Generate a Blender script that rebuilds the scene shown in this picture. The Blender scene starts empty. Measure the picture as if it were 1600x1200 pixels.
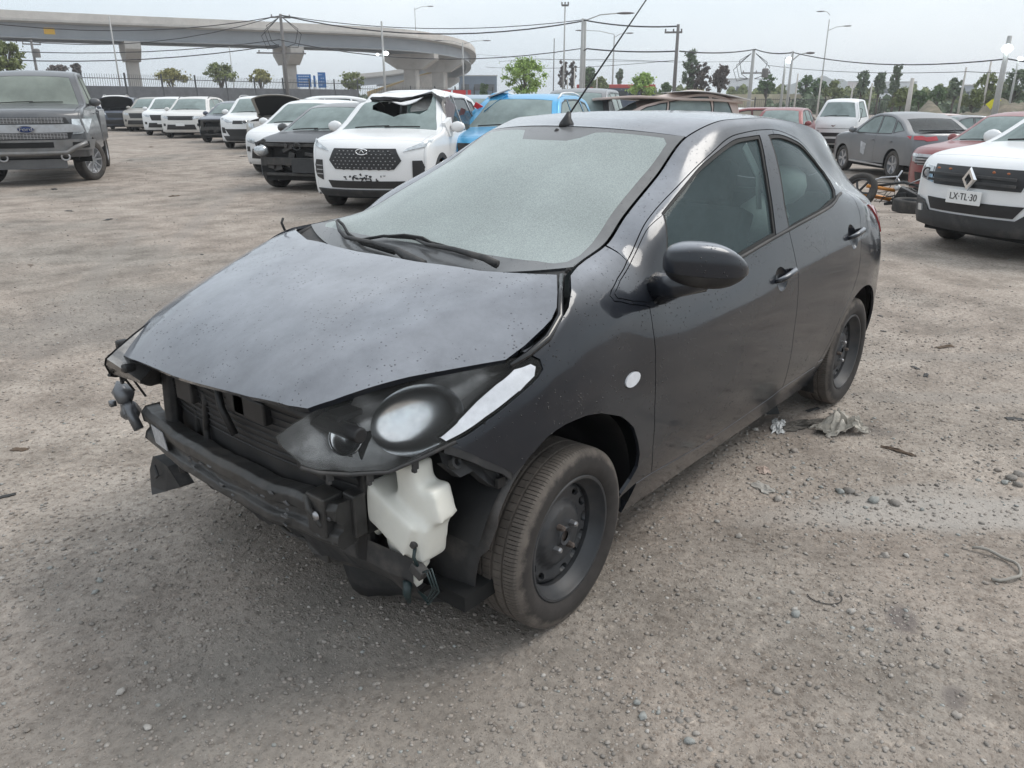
import bpy, bmesh, math, random
import numpy as np
from mathutils import Vector, Matrix
from mathutils.geometry import delaunay_2d_cdt
random.seed(7); RNG=np.random.default_rng(11)
R=math.radians
scene=bpy.context.scene
# ------------------------------------------------------------------ camera, sky, sun, exposure
CAMP=np.array([1.7098,2.0408,1.5624]); YAW=3.8483; PITCH=.3497; FPX=1219.2
cam=bpy.data.cameras.new('camera'); camo=bpy.data.objects.new('camera',cam); scene.collection.objects.link(camo)
cam.sensor_fit='HORIZONTAL'; cam.sensor_width=36; cam.lens=36*FPX/1600; cam.clip_start=.05; cam.clip_end=6000
_cy,_sy,_cp,_sp=math.cos(YAW),math.sin(YAW),math.cos(PITCH),math.sin(PITCH)
CF=Vector((_cy*_cp,_sy*_cp,-_sp)); CR=Vector((_sy,-_cy,0)); CU=CR.cross(CF)
camo.matrix_world=Matrix(((CR.x,CU.x,-CF.x,CAMP[0]),(CR.y,CU.y,-CF.y,CAMP[1]),(CR.z,CU.z,-CF.z,CAMP[2]),(0,0,0,1)))
scene.camera=camo
SUN_EL,SUN_AZ=R(52),R(150)      # azimuth of the sun, from +x towards +y
world=bpy.data.worlds.new('World'); scene.world=world; world.use_nodes=True
def world_nodes():
    nt=world.node_tree; n=nt.nodes; l=nt.links; n.clear()
    out=n.new('ShaderNodeOutputWorld'); bg=n.new('ShaderNodeBackground'); l.new(bg.outputs[0],out.inputs[0])
    sky=n.new('ShaderNodeTexSky'); sky.sky_type='NISHITA'; sky.sun_disc=False; sky.sun_elevation=SUN_EL
    sky.sun_rotation=R(90)-SUN_AZ; sky.air_density=1.5; sky.dust_density=4; sky.ozone_density=1.5
    tc=n.new('ShaderNodeTexCoord'); sep=n.new('ShaderNodeSeparateXYZ'); l.new(tc.outputs['Generated'],sep.inputs[0])
    # high thin overcast: cloud sheet projected on a plane above
    mp=n.new('ShaderNodeMapping'); mp.inputs['Scale'].default_value=(1,1,2.2); l.new(tc.outputs['Generated'],mp.inputs[0])
    no=n.new('ShaderNodeTexNoise'); no.inputs['Scale'].default_value=2.3; no.inputs['Detail'].default_value=5; no.inputs['Roughness'].default_value=.5
    l.new(mp.outputs[0],no.inputs['Vector'])
    rp=n.new('ShaderNodeValToRGB'); rp.color_ramp.elements[0].position=.30; rp.color_ramp.elements[1].position=.72
    rp.color_ramp.elements[0].color=(5.2,6.2,7.1,1); rp.color_ramp.elements[1].color=(9.2,9.4,9.6,1); l.new(no.outputs[0],rp.inputs[0])
    el=n.new('ShaderNodeMapRange'); el.inputs[1].default_value=-.02; el.inputs[2].default_value=.55; l.new(sep.outputs['Z'],el.inputs[0])
    rp2=n.new('ShaderNodeValToRGB'); rp2.color_ramp.elements[0].color=(6.2,6.9,7.35,1); rp2.color_ramp.elements[1].color=(8.6,9.0,9.3,1)
    e=rp2.color_ramp.elements.new(.28); e.color=(7.6,8.6,9.4,1); l.new(el.outputs[0],rp2.inputs[0])
    m0=n.new('ShaderNodeMix'); m0.data_type='RGBA'; m0.inputs[0].default_value=.55
    l.new(rp2.outputs[0],m0.inputs[6]); l.new(rp.outputs[0],m0.inputs[7])
    m1=n.new('ShaderNodeMix'); m1.data_type='RGBA'; m1.inputs[0].default_value=.86
    l.new(sky.outputs[0],m1.inputs[6]); l.new(m0.outputs[2],m1.inputs[7]); l.new(m1.outputs[2],bg.inputs[0])
    bg.inputs[1].default_value=.115
world_nodes()
sl=bpy.data.lights.new('sun','SUN'); sl.energy=1.4; sl.angle=R(28); sl.color=(1,.96,.9)
so=bpy.data.objects.new('sun',sl); scene.collection.objects.link(so)
so.rotation_euler=(R(90)-SUN_EL,0,SUN_AZ+R(90))
scene.render.engine='CYCLES'
vs=scene.view_settings; vs.view_transform='Standard'; vs.look='None'; vs.exposure=.28; vs.gamma=1
try: vs.use_curve_mapping=False
except Exception: pass
scene.cycles.max_bounces=7; scene.cycles.transparent_max_bounces=12

def W(u,v,d):
    """place seen from the lens at column u, row v, at the horizontal distance d"""
    r=CF+CR*((u-800)/FPX)-CU*((v-600)/FPX); k=d/math.hypot(r.x,r.y)
    return (CAMP[0]+r.x*k,CAMP[1]+r.y*k,CAMP[2]+r.z*k)
def G(u,v,z=0):
    r=CF+CR*((u-800)/FPX)-CU*((v-600)/FPX); k=(z-CAMP[2])/r.z
    return (CAMP[0]+r.x*k,CAMP[1]+r.y*k)
def face_dir(u): # world angle from a far thing in column u back to the lens
    p=W(u,155,10); return math.atan2(CAMP[1]-p[1],CAMP[0]-p[0])
# ------------------------------------------------------------------ materials
MATS={}
def nodes(m):
    m.use_nodes=True; nt=m.node_tree; return nt,nt.nodes,nt.links,nt.nodes.get('Principled BSDF')
def mat(name,col,rough=.6,metal=0,coat=0,noise=0,nscale=8,dirt=None,dirt_amt=0,dscale=3,bump=0,bscale=60,spec=.5,emit=None,alpha=1,coat_rough=.05,sheen=0,trans=0):
    if name in MATS: return MATS[name]
    m=bpy.data.materials.new(name); nt,n,l,b=nodes(m); MATS[name]=m
    b.inputs['Base Color'].default_value=(*col,1); b.inputs['Roughness'].default_value=rough; b.inputs['Metallic'].default_value=metal
    b.inputs['Coat Weight'].default_value=coat; b.inputs['Coat Roughness'].default_value=coat_rough; b.inputs['Specular IOR Level'].default_value=spec
    if trans: b.inputs['Transmission Weight'].default_value=trans
    if alpha<1: b.inputs['Alpha'].default_value=alpha
    if emit: b.inputs['Emission Color'].default_value=(*emit[0],1); b.inputs['Emission Strength'].default_value=emit[1]
    tc=n.new('ShaderNodeTexCoord')
    colout=None
    if noise:
        no=n.new('ShaderNodeTexNoise'); no.inputs['Scale'].default_value=nscale; no.inputs['Detail'].default_value=5; no.inputs['Roughness'].default_value=.65; l.new(tc.outputs['Object'],no.inputs['Vector'])
        mr=n.new('ShaderNodeMapRange'); mr.inputs[1].default_value=.3; mr.inputs[2].default_value=.7; mr.inputs[3].default_value=1-noise; mr.inputs[4].default_value=1+noise; l.new(no.outputs[0],mr.inputs[0])
        mx=n.new('ShaderNodeMix'); mx.data_type='RGBA'; mx.blend_type='MULTIPLY'; mx.inputs[0].default_value=1; mx.inputs[6].default_value=(*col,1)
        cb=n.new('ShaderNodeCombineColor'); [l.new(mr.outputs[0],cb.inputs[i]) for i in range(3)]; l.new(cb.outputs[0],mx.inputs[7]); colout=mx.outputs[2]
    if dirt:
        no=n.new('ShaderNodeTexNoise'); no.inputs['Scale'].default_value=dscale; no.inputs['Detail'].default_value=7; no.inputs['Roughness'].default_value=.7; l.new(tc.outputs['Object'],no.inputs['Vector'])
        mr=n.new('ShaderNodeMapRange'); mr.inputs[1].default_value=.62-.3*dirt_amt; mr.inputs[2].default_value=.78-.1*dirt_amt; mr.inputs[4].default_value=min(1,dirt_amt*1.2); l.new(no.outputs[0],mr.inputs[0])
        mx=n.new('ShaderNodeMix'); mx.data_type='RGBA'; mx.inputs[7].default_value=(*dirt,1)
        if colout: l.new(colout,mx.inputs[6])
        else: mx.inputs[6].default_value=(*col,1)
        l.new(mr.outputs[0],mx.inputs[0]); colout=mx.outputs[2]
        rr=n.new('ShaderNodeMapRange'); rr.inputs[3].default_value=rough; rr.inputs[4].default_value=max(rough,.8); l.new(mr.outputs[0],rr.inputs[0]); l.new(rr.outputs[0],b.inputs['Roughness'])
    if colout: l.new(colout,b.inputs['Base Color'])
    if bump:
        no=n.new('ShaderNodeTexNoise'); no.inputs['Scale'].default_value=bscale; no.inputs['Detail'].default_value=4; l.new(tc.outputs['Object'],no.inputs['Vector'])
        bp=n.new('ShaderNodeBump'); bp.inputs['Strength'].default_value=bump; bp.inputs['Distance'].default_value=.01; l.new(no.outputs[0],bp.inputs['Height']); l.new(bp.outputs[0],b.inputs['Normal'])
    return m
def glass_mat(name,tint,dust,film_col,rough=.03,transp=.6,dscale=2.5,drops=False,through=(.72,.82,.79),speck=False,contrast=.45):
    """window glass: reflection over a tinted see-through sheet, with a film of dust and drizzle that also paints in sky glare"""
    m=bpy.data.materials.new(name); MATS[name]=m; nt,n,l,b=nodes(m)
    out=n['Material Output']; b.inputs['Base Color'].default_value=(*tint,1); b.inputs['Roughness'].default_value=rough; b.inputs['IOR'].default_value=1.52
    tr=n.new('ShaderNodeBsdfTransparent'); tr.inputs[0].default_value=(*through,1)
    fr=n.new('ShaderNodeFresnel'); fr.inputs[0].default_value=1.6
    mr=n.new('ShaderNodeMapRange'); mr.inputs[3].default_value=1-transp; mr.inputs[4].default_value=1; l.new(fr.outputs[0],mr.inputs[0])
    m1=n.new('ShaderNodeMixShader'); l.new(mr.outputs[0],m1.inputs[0]); l.new(tr.outputs[0],m1.inputs[1]); l.new(b.outputs[0],m1.inputs[2])
    df=n.new('ShaderNodeBsdfDiffuse'); df.inputs[0].default_value=(*film_col,1)
    tc=n.new('ShaderNodeTexCoord'); no=n.new('ShaderNodeTexNoise'); no.inputs['Scale'].default_value=dscale; no.inputs['Detail'].default_value=6; no.inputs['Roughness'].default_value=.6; l.new(tc.outputs['Object'],no.inputs['Vector'])
    d2=n.new('ShaderNodeMapRange'); d2.inputs[1].default_value=.25; d2.inputs[2].default_value=.75; d2.inputs[3].default_value=dust*(1-contrast); d2.inputs[4].default_value=min(1,dust*(1+contrast)); l.new(no.outputs[0],d2.inputs[0])
    if speck: # dried drizzle: fine pale and dark flecks
        f=n.new('ShaderNodeTexNoise'); f.inputs['Scale'].default_value=230; f.inputs['Detail'].default_value=2; l.new(tc.outputs['Object'],f.inputs['Vector'])
        g=n.new('ShaderNodeMapRange'); g.inputs[1].default_value=.35; g.inputs[2].default_value=.68; g.inputs[3].default_value=.85; g.inputs[4].default_value=1.2; l.new(f.outputs[0],g.inputs[0])
        q=n.new('ShaderNodeMath'); q.operation='MULTIPLY'; q.use_clamp=True; l.new(d2.outputs[0],q.inputs[0]); l.new(g.outputs[0],q.inputs[1]); d2=q
    m2=n.new('ShaderNodeMixShader'); l.new(d2.outputs[0],m2.inputs[0]); l.new(m1.outputs[0],m2.inputs[1]); l.new(df.outputs[0],m2.inputs[2]); l.new(m2.outputs[0],out.inputs[0])
    if drops: drop_bump(n,l,tc,b,.35)
    return m
def drop_bump(n,l,tc,b,strength,scale=85,prev=None):
    vo=n.new('ShaderNodeTexVoronoi'); vo.inputs['Scale'].default_value=scale; l.new(tc.outputs['Object'],vo.inputs['Vector'])
    pres=n.new('ShaderNodeTexNoise'); pres.inputs['Scale'].default_value=6; pres.inputs['Detail'].default_value=4; l.new(tc.outputs['Object'],pres.inputs['Vector'])
    sc=n.new('ShaderNodeSeparateColor'); l.new(vo.outputs['Color'],sc.inputs[0])
    rad=n.new('ShaderNodeMath'); rad.operation='MULTIPLY'; l.new(sc.outputs[0],rad.inputs[0]); l.new(pres.outputs[0],rad.inputs[1])
    r2=n.new('ShaderNodeMapRange'); r2.inputs[1].default_value=.26; r2.inputs[2].default_value=.52; r2.inputs[3].default_value=0; r2.inputs[4].default_value=.33; l.new(rad.outputs[0],r2.inputs[0])
    sub=n.new('ShaderNodeMath'); sub.operation='SUBTRACT'; l.new(r2.outputs[0],sub.inputs[0]); l.new(vo.outputs['Distance'],sub.inputs[1])
    mx=n.new('ShaderNodeMath'); mx.operation='MAXIMUM'; mx.inputs[1].default_value=0; l.new(sub.outputs[0],mx.inputs[0])
    bp=n.new('ShaderNodeBump'); bp.inputs['Strength'].default_value=strength; bp.inputs['Distance'].default_value=.012; l.new(mx.outputs[0],bp.inputs['Height'])
    if prev: l.new(prev,bp.inputs['Normal'])
    l.new(bp.outputs[0],b.inputs['Normal'])
    return bp
def paint(name,col,metal=.0,rough=.35,coat=.6,dust=.25,dcol=(.30,.27,.24),drops=False,dscale=1.7,coat_rough=.06,top_dust_sheen=0,spec=.5,coat_ior=1.5):
    """car paint with a film of dust; drops adds rain beads"""
    if name in MATS: return MATS[name]
    m=bpy.data.materials.new(name); MATS[name]=m; nt,n,l,b=nodes(m)
    tc=n.new('ShaderNodeTexCoord')
    no=n.new('ShaderNodeTexNoise'); no.inputs['Scale'].default_value=dscale; no.inputs['Detail'].default_value=8; no.inputs['Roughness'].default_value=.68; l.new(tc.outputs['Object'],no.inputs['Vector'])
    ff=n.new('ShaderNodeTexNoise'); ff.inputs['Scale'].default_value=900; ff.inputs['Detail'].default_value=1; l.new(tc.outputs['Object'],ff.inputs['Vector'])
    mr=n.new('ShaderNodeMapRange'); mr.inputs[1].default_value=.35; mr.inputs[2].default_value=.8; mr.inputs[3].default_value=dust*.25; mr.inputs[4].default_value=dust; l.new(no.outputs[0],mr.inputs[0])
    if top_dust_sheen: # upward faces paler: dust plus sky sheen painted into the colour
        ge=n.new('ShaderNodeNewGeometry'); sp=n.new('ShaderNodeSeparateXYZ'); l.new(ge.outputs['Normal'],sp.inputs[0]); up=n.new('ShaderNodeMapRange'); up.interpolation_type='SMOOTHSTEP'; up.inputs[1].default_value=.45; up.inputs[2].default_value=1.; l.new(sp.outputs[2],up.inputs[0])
        f2=n.new('ShaderNodeMapRange'); f2.inputs[1].default_value=.3; f2.inputs[2].default_value=.7; f2.inputs[3].default_value=top_dust_sheen*.55; f2.inputs[4].default_value=top_dust_sheen*1.2; l.new(no.outputs[0],f2.inputs[0])
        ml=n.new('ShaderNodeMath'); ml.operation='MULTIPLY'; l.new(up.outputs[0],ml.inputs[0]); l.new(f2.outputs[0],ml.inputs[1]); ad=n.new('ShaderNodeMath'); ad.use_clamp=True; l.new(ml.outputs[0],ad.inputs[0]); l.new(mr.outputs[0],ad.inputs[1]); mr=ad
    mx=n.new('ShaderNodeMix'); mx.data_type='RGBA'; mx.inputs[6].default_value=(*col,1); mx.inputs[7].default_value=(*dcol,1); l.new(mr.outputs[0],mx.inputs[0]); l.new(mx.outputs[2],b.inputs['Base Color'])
    if top_dust_sheen: me_=n.new('ShaderNodeMapRange'); me_.inputs[3].default_value=metal; me_.inputs[4].default_value=0; l.new(mr.outputs[0],me_.inputs[0]); l.new(me_.outputs[0],b.inputs['Metallic'])
    b.inputs['Metallic'].default_value=metal; b.inputs['Coat Weight'].default_value=coat; b.inputs['Specular IOR Level'].default_value=spec; b.inputs['Coat IOR'].default_value=coat_ior
    rr=n.new('ShaderNodeMapRange'); rr.inputs[3].default_value=rough; rr.inputs[4].default_value=.85; l.new(mr.outputs[0],rr.inputs[0]); l.new(rr.outputs[0],b.inputs['Roughness'])
    cr=n.new('ShaderNodeMapRange'); cr.inputs[1].default_value=.3; cr.inputs[2].default_value=.75; cr.inputs[3].default_value=coat_rough; cr.inputs[4].default_value=coat_rough+.22; l.new(no.outputs[0],cr.inputs[0]); l.new(cr.outputs[0],b.inputs['Coat Roughness'])
    if drops:
        d=drop_bump(n,l,tc,b,1.,scale=105); l.new(d.outputs[0],b.inputs['Coat Normal'])
        mk=n.new('ShaderNodeMapRange'); mk.inputs[1].default_value=0; mk.inputs[2].default_value=.05; mk.inputs[3].default_value=1; mk.inputs[4].default_value=.6; l.new(d.inputs['Height'].links[0].from_socket,mk.inputs[0])
        dk=n.new('ShaderNodeMix'); dk.data_type='RGBA'; dk.blend_type='MULTIPLY'; dk.inputs[0].default_value=1; l.new(mx.outputs[2],dk.inputs[6]); cb=n.new('ShaderNodeCombineColor'); [l.new(mk.outputs[0],cb.inputs[i]) for i in range(3)]; l.new(cb.outputs[0],dk.inputs[7]); l.new(dk.outputs[2],b.inputs['Base Color'])
    return m
# ------------------------------------------------------------------ objects
def link(o,parent=None):
    scene.collection.objects.link(o)
    if parent is not None: o.parent=parent
    return o
def tag(o,label=None,cat=None,group=None,kind=None):
    if label: o['label']=label
    if cat: o['category']=cat
    if group: o['group']=group
    if kind: o['kind']=kind
    return o
def thing(name,label,cat,loc=(0,0,0),rz=0,group=None):
    o=bpy.data.objects.new(name,None); o.location=loc; o.rotation_euler=(0,0,rz); o.empty_display_size=.1
    return tag(link(o),label,cat,group)
def copy_tree(o,parent=None):
    c=o.copy(); link(c); c.parent=parent
    for ch in o.children: copy_tree(ch,c)
    return c
def mesh_obj(name,V,F,m=None,parent=None,smooth=False,mi=None):
    me=bpy.data.meshes.new(name); V=[tuple(map(float,v)) for v in V]
    me.from_pydata(V,[],[tuple(int(i) for i in f) for f in F])
    for x in (m if isinstance(m,(list,tuple)) else [m]):
        if x: me.materials.append(x)
    if mi is not None: me.polygons.foreach_set('material_index',mi)
    if smooth: me.polygons.foreach_set('use_smooth',[True]*len(me.polygons))
    me.update()
    return link(bpy.data.objects.new(name,me),parent)
class MB:
    """collects shapes; build() links them as one mesh object"""
    def __init__(s): s.V=[];s.F=[];s.M=[];s.mi=0
    def add(s,V,F):
        o=len(s.V); s.V+= [tuple(v) for v in V]; s.F+=[tuple(i+o for i in f) for f in F]; s.M+=[s.mi]*len(F); return s
    def box(s,c,d,rot=None,taper=1):
        V=[]
        for sz in (-.5,.5):
            k=taper if sz>0 else 1
            for sx,sy in ((-.5,-.5),(.5,-.5),(.5,.5),(-.5,.5)): V.append(Vector((sx*d[0]*k,sy*d[1]*k,sz*d[2])))
        if rot is not None: V=[rot@v for v in V]
        V=[v+Vector(c) for v in V]
        return s.add(V,[(3,2,1,0),(4,5,6,7),(0,1,5,4),(1,2,6,5),(2,3,7,6),(3,0,4,7)])
    def bar(s,a,b,w,h=None,up=(0,0,1)):
        """square bar from a to b"""
        a,b=Vector(a),Vector(b);h=h or w;d=(b-a);L=d.length
        if L<1e-6: return s
        d.normalize();u=Vector(up)
        if abs(d.dot(u))>.98:u=Vector((1,0,0))
        r=d.cross(u).normalized();u=r.cross(d)
        V=[p+r*(sx*w/2)+u*(sy*h/2) for p in (a,b) for sx,sy in ((-1,-1),(1,-1),(1,1),(-1,1))]
        return s.add(V,[(3,2,1,0),(4,5,6,7),(0,1,5,4),(1,2,6,5),(2,3,7,6),(3,0,4,7)])
    def tube(s,P,r,n=8,cap=True):
        P=[Vector(p) for p in P]; rs=r if isinstance(r,(list,tuple)) else [r]*len(P); V=[];F=[];prev=None
        for i,p in enumerate(P):
            t=(P[min(i+1,len(P)-1)]-P[max(i-1,0)]).normalized()
            if prev is None:
                a=Vector((0,0,1)) if abs(t.z)<.9 else Vector((1,0,0)); u=t.cross(a).normalized()
            else: u=(prev-t*prev.dot(t)).normalized()
            prev=u; w=t.cross(u)
            for k in range(n):
                q=2*math.pi*k/n; V.append(p+(u*math.cos(q)+w*math.sin(q))*rs[i])
        for i in range(len(P)-1):
            for k in range(n): F.append((i*n+k,i*n+(k+1)%n,(i+1)*n+(k+1)%n,(i+1)*n+k))
        if cap: F.append(tuple(range(n))[::-1]); F.append(tuple((len(P)-1)*n+k for k in range(n)))
        return s.add(V,F)
    def lathe(s,prof,c=(0,0,0),axis='z',n=24,closed=False):
        """prof (r,h) pairs turned about the axis"""
        V=[];F=[];m=len(prof)
        for k in range(n):
            q=2*math.pi*k/n;cs,sn=math.cos(q),math.sin(q)
            for r,h in prof:
                p=(r*cs,r*sn,h) if axis=='z' else ((r*cs,h,r*sn) if axis=='y' else (h,r*cs,r*sn))
                V.append((p[0]+c[0],p[1]+c[1],p[2]+c[2]))
        for k in range(n):
            for i in range(m if closed else m-1):
                j=(i+1)%m;a,b=k*m,((k+1)%n)*m
                F.append((a+i,b+i,b+j,a+j) if axis!='y' else (a+i,a+j,b+j,b+i))
        return s.add(V,F)
    def prism(s,poly,fn,h0,h1):
        """poly 2-D outline extruded; fn(u,v,h)->xyz"""
        n=len(poly);V=[fn(u,v,h) for h in (h0,h1) for u,v in poly]
        return s.add(V,[tuple(range(n))[::-1],tuple(range(n,2*n))]+[(i,(i+1)%n,n+(i+1)%n,n+i) for i in range(n)])
    def blob(s,c,d,seed=0,amp=.18,sub=1):
        bm=bmesh.new();bmesh.ops.create_icosphere(bm,subdivisions=sub,radius=1);rr=random.Random(seed)
        V=[(c[0]+v.co.x*d[0]*(1+rr.uniform(-amp,amp)),c[1]+v.co.y*d[1]*(1+rr.uniform(-amp,amp)),c[2]+v.co.z*d[2]*(1+rr.uniform(-amp,amp))) for v in bm.verts]
        F=[tuple(v.index for v in f.verts) for f in bm.faces];bm.free();return s.add(V,F)
    def build(s,name,m,parent=None,smooth=False,bevel=0,auto=None,sub=0):
        o=mesh_obj(name,s.V,s.F,m,parent,smooth or auto is not None,s.M if isinstance(m,(list,tuple)) else None)
        if auto is not None:
            me=o.data; bm=bmesh.new(); bm.from_mesh(me)
            for e in bm.edges: e.smooth=not(len(e.link_faces)==2 and e.calc_face_angle(0)>R(auto))
            bm.to_mesh(me); bm.free()
        if bevel:
            b=o.modifiers.new('bevel','BEVEL'); b.width=bevel; b.segments=2; b.limit_method='ANGLE'
        if sub:
            b=o.modifiers.new('sub','SUBSURF'); b.levels=b.render_levels=sub
        return o
# ------------------------------------------------------------------ smooth sheets cut into panels
def inpoly(P,poly):
    P=np.asarray(P);x,y=P[:,0],P[:,1];r=np.zeros(len(P),bool);n=len(poly)
    for i in range(n):
        x1,y1=poly[i];x2,y2=poly[(i+1)%n]
        c=((y1>y)!=(y2>y))
        with np.errstate(all='ignore'): r^=c&(x<(x2-x1)*(y-y1)/((y2-y1) if y2!=y1 else 1e-12)+x1)
    return r
def dense(poly,step):
    o=[]
    for a,b in zip(poly,poly[1:]+poly[:1]):
        L=math.hypot(b[0]-a[0],b[1]-a[1]);k=max(1,int(L/step+.5))
        for i in range(k): o.append((a[0]+(b[0]-a[0])*i/k,a[1]+(b[1]-a[1])*i/k))
    return o
def smooth_poly(poly,it=2):
    """round a closed outline (corner cutting)"""
    for _ in range(it):
        q=[]
        for a,b in zip(poly,poly[1:]+poly[:1]):
            q+=[(a[0]*.75+b[0]*.25,a[1]*.75+b[1]*.25),(a[0]*.25+b[0]*.75,a[1]*.25+b[1]*.75)]
        poly=q
    return poly
def grow(poly,d):
    a=sum(p[0]*q[1]-q[0]*p[1] for p,q in zip(poly,poly[1:]+poly[:1]));s=1 if a>0 else -1;n=len(poly);o=[]
    for i in range(n):
        p0,p,p1=poly[i-1],poly[i],poly[(i+1)%n]
        e0=np.array([p[1]-p0[1],p0[0]-p[0]]);e1=np.array([p1[1]-p[1],p[0]-p1[0]])
        e0/=np.linalg.norm(e0)+1e-9;e1/=np.linalg.norm(e1)+1e-9;m=e0+e1;L=np.linalg.norm(m)
        m=m/L if L>.3 else e0;k=min(2.,1/max(.5,m@e0))
        o.append((p[0]+s*d*m[0]*k,p[1]+s*d*m[1]*k))
    return o
def panelize(base,regions,du,dv,step=None):
    """base outline cut by the ordered regions -> {name:(V2,tris)}; 'base' holds what is left"""
    step=step or min(du,dv);polys=[dense(list(base),step)]+[dense(list(p),step) for _,p in regions]
    B=np.array(base);x0,y0=B.min(0);x1,y1=B.max(0)
    gx=np.arange(x0+du/2,x1,du);gy=np.arange(y0+dv/2,y1,dv);A=np.array([(a,b) for a in gx for b in gy],float).reshape(-1,2)
    A=A[inpoly(A,base)]
    P=[];E=[]
    for q in polys:
        o=len(P);P+=q;E+=[(o+i,o+(i+1)%len(q)) for i in range(len(q))]
    # drop grid points too near outlines
    BP=np.array(P)
    keep=np.ones(len(A),bool)
    for c in range(0,len(A),400):
        d=np.abs(A[c:c+400,None,:]-BP[None])/np.array([du,dv]);keep[c:c+400]=(d[...,0]**2+d[...,1]**2).min(1)>.16
    P+= [tuple(a) for a in A[keep]]
    r=delaunay_2d_cdt([Vector(p) for p in P],E,[],0,1e-6)
    V=np.array([tuple(v) for v in r[0]]);T=np.array([f for f in r[2] if len(f)==3])
    C=V[T].mean(1);ins=inpoly(C,polys[0]);lab=np.full(len(T),-1);lab[ins]=0
    for k,(nm,_) in enumerate(regions):
        h=inpoly(C,polys[k+1])&ins&(lab==0);lab[h]=k+1
    out={}
    for k,nm in [(0,'base')]+[(k+1,r_[0]) for k,r_ in enumerate(regions)]:
        t=T[lab==k]
        if len(t)==0: continue
        u,inv=np.unique(t,return_inverse=True)
        if nm in out:
            V0,T0=out[nm];out[nm]=(np.vstack([V0,V[u]]),np.vstack([T0,inv.reshape(-1,3)+len(V0)]))
        else: out[nm]=(V[u],inv.reshape(-1,3))
    return out
def sheet(name,fn,V2,T,m,parent=None,inset=.002,flange=.012,off=0,mirror=False,outward=None,deform=None,eps=2e-3,flange_mat=None):
    """turn a flat panel into a shell on the surface fn; edges fold inwards"""
    V2=np.asarray(V2,float);T=np.asarray(T)
    P=fn(V2);du=fn(V2+[eps,0])-fn(V2-[eps,0]);dv=fn(V2+[0,eps])-fn(V2-[0,eps])
    N=np.cross(du,dv);L=np.linalg.norm(N,axis=1,keepdims=True);bad=L[:,0]<1e-12
    N=N/np.where(L<1e-12,1,L)
    g=outward(P) if outward is not None else np.array([[0,1,0.35]]*len(P))
    N*=np.sign((N*g).sum(1,keepdims=True)+1e-9)
    if bad.any(): N[bad]=g[bad]/np.linalg.norm(g[bad],axis=1,keepdims=True)
    if deform is not None:
        P2=deform(P);tu=deform(P+.004*np.cross(N,[0,0,1]))-P2
        t1=np.cross(N,[.3,.2,1]);t1/=np.linalg.norm(t1,axis=1,keepdims=True);t2=np.cross(N,t1)
        a=deform(P+.004*t1)-P2;b=deform(P+.004*t2)-P2;N2=np.cross(a,b);N2/=np.linalg.norm(N2,axis=1,keepdims=True)+1e-12
        N2*=np.sign((N2*N).sum(1,keepdims=True)+1e-9);N=N2;P=P2
    P=P+N*off
    # orient
    fnm=np.cross(P[T[:,1]]-P[T[:,0]],P[T[:,2]]-P[T[:,0]]);fl=(fnm*N[T].sum(1)).sum(1)<0
    T=T.copy();T[fl]=T[fl][:,[0,2,1]]
    # boundary
    E=np.vstack([T[:,[0,1]],T[:,[1,2]],T[:,[2,0]]]);key=E.min(1).astype(np.int64)*(len(P)+1)+E.max(1)
    u,idx,cnt=np.unique(key,return_index=True,return_counts=True);BE=E[idx[cnt==1]]
    if inset and len(BE):
        D=np.zeros_like(P)
        for a,b in BE:
            t=P[b]-P[a];d=np.cross((N[a]+N[b])/2,t);L=np.linalg.norm(d)
            if L>1e-9: D[a]+=d/L;D[b]+=d/L
        L=np.linalg.norm(D,axis=1,keepdims=True);P=P+np.where(L>1e-6,D/np.where(L<1e-6,1,L),0)*inset
    nv=len(P);V=P;F=[tuple(t) for t in T];LN=[N[i] for t in T for i in t];mi=[0]*len(F)
    if flange and len(BE):
        ub=np.unique(BE);mp={int(k):nv+i for i,k in enumerate(ub)};V=np.vstack([P,P[ub]-N[ub]*flange])
        for a,b in BE:
            F.append((b,a,mp[int(a)],mp[int(b)]));q=np.cross(P[a]-P[b],N[a]);q=q/(np.linalg.norm(q)+1e-9)
            v=(V[mp[int(a)]]-V[a]);fnv=np.cross(P[a]-P[b],V[mp[int(a)]]-P[b]);fnv/=np.linalg.norm(fnv)+1e-9
            LN+=[fnv]*4;mi.append(1)
    if mirror:
        V=V*[1,-1,1];F2=[];LN2=[];k=0
        for f in F:
            c=LN[k:k+len(f)];k+=len(f);F2.append(f[::-1]);LN2+=[n*[1,-1,1] for n in c[::-1]]
        F,LN=F2,LN2
    o=mesh_obj(name,V,F,[m,flange_mat] if flange_mat else m,parent,True,mi if flange_mat else None)
    o.data.normals_split_custom_set([tuple(map(float,q)) for q in LN])
    return o
def pchip(xs,ys,xq):
    """monotone cubic through xs (ascending), ys (n,...)"""
    xs=np.asarray(xs,float);ys=np.asarray(ys,float);xq=np.clip(np.asarray(xq,float),xs[0],xs[-1])
    h=np.diff(xs);sh=(slice(None),)+(None,)*(ys.ndim-1)
    d=np.diff(ys,axis=0)/h[sh];m=np.zeros_like(ys)
    if len(xs)>2:
        w1=(2*h[1:]+h[:-1])[sh];w2=(h[1:]+2*h[:-1])[sh]
        a,b=d[:-1],d[1:]
        with np.errstate(all='ignore'):
            m[1:-1]=np.where(a*b>0,(w1+w2)/(w1/np.where(a==0,1,a)+w2/np.where(b==0,1,b)),0)
    m[0]=d[0];m[-1]=d[-1]
    i=np.clip(np.searchsorted(xs,xq,side='right')-1,0,len(xs)-2)
    t=((xq-xs[i])/h[i]);T=t.reshape(t.shape+(1,)*(ys.ndim-1));H=h[i].reshape(T.shape)
    return (ys[i]*(2*T**3-3*T**2+1)+H*m[i]*(T**3-2*T**2+T)+ys[i+1]*(-2*T**3+3*T**2)+H*m[i+1]*(T**3-T**2))
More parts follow.
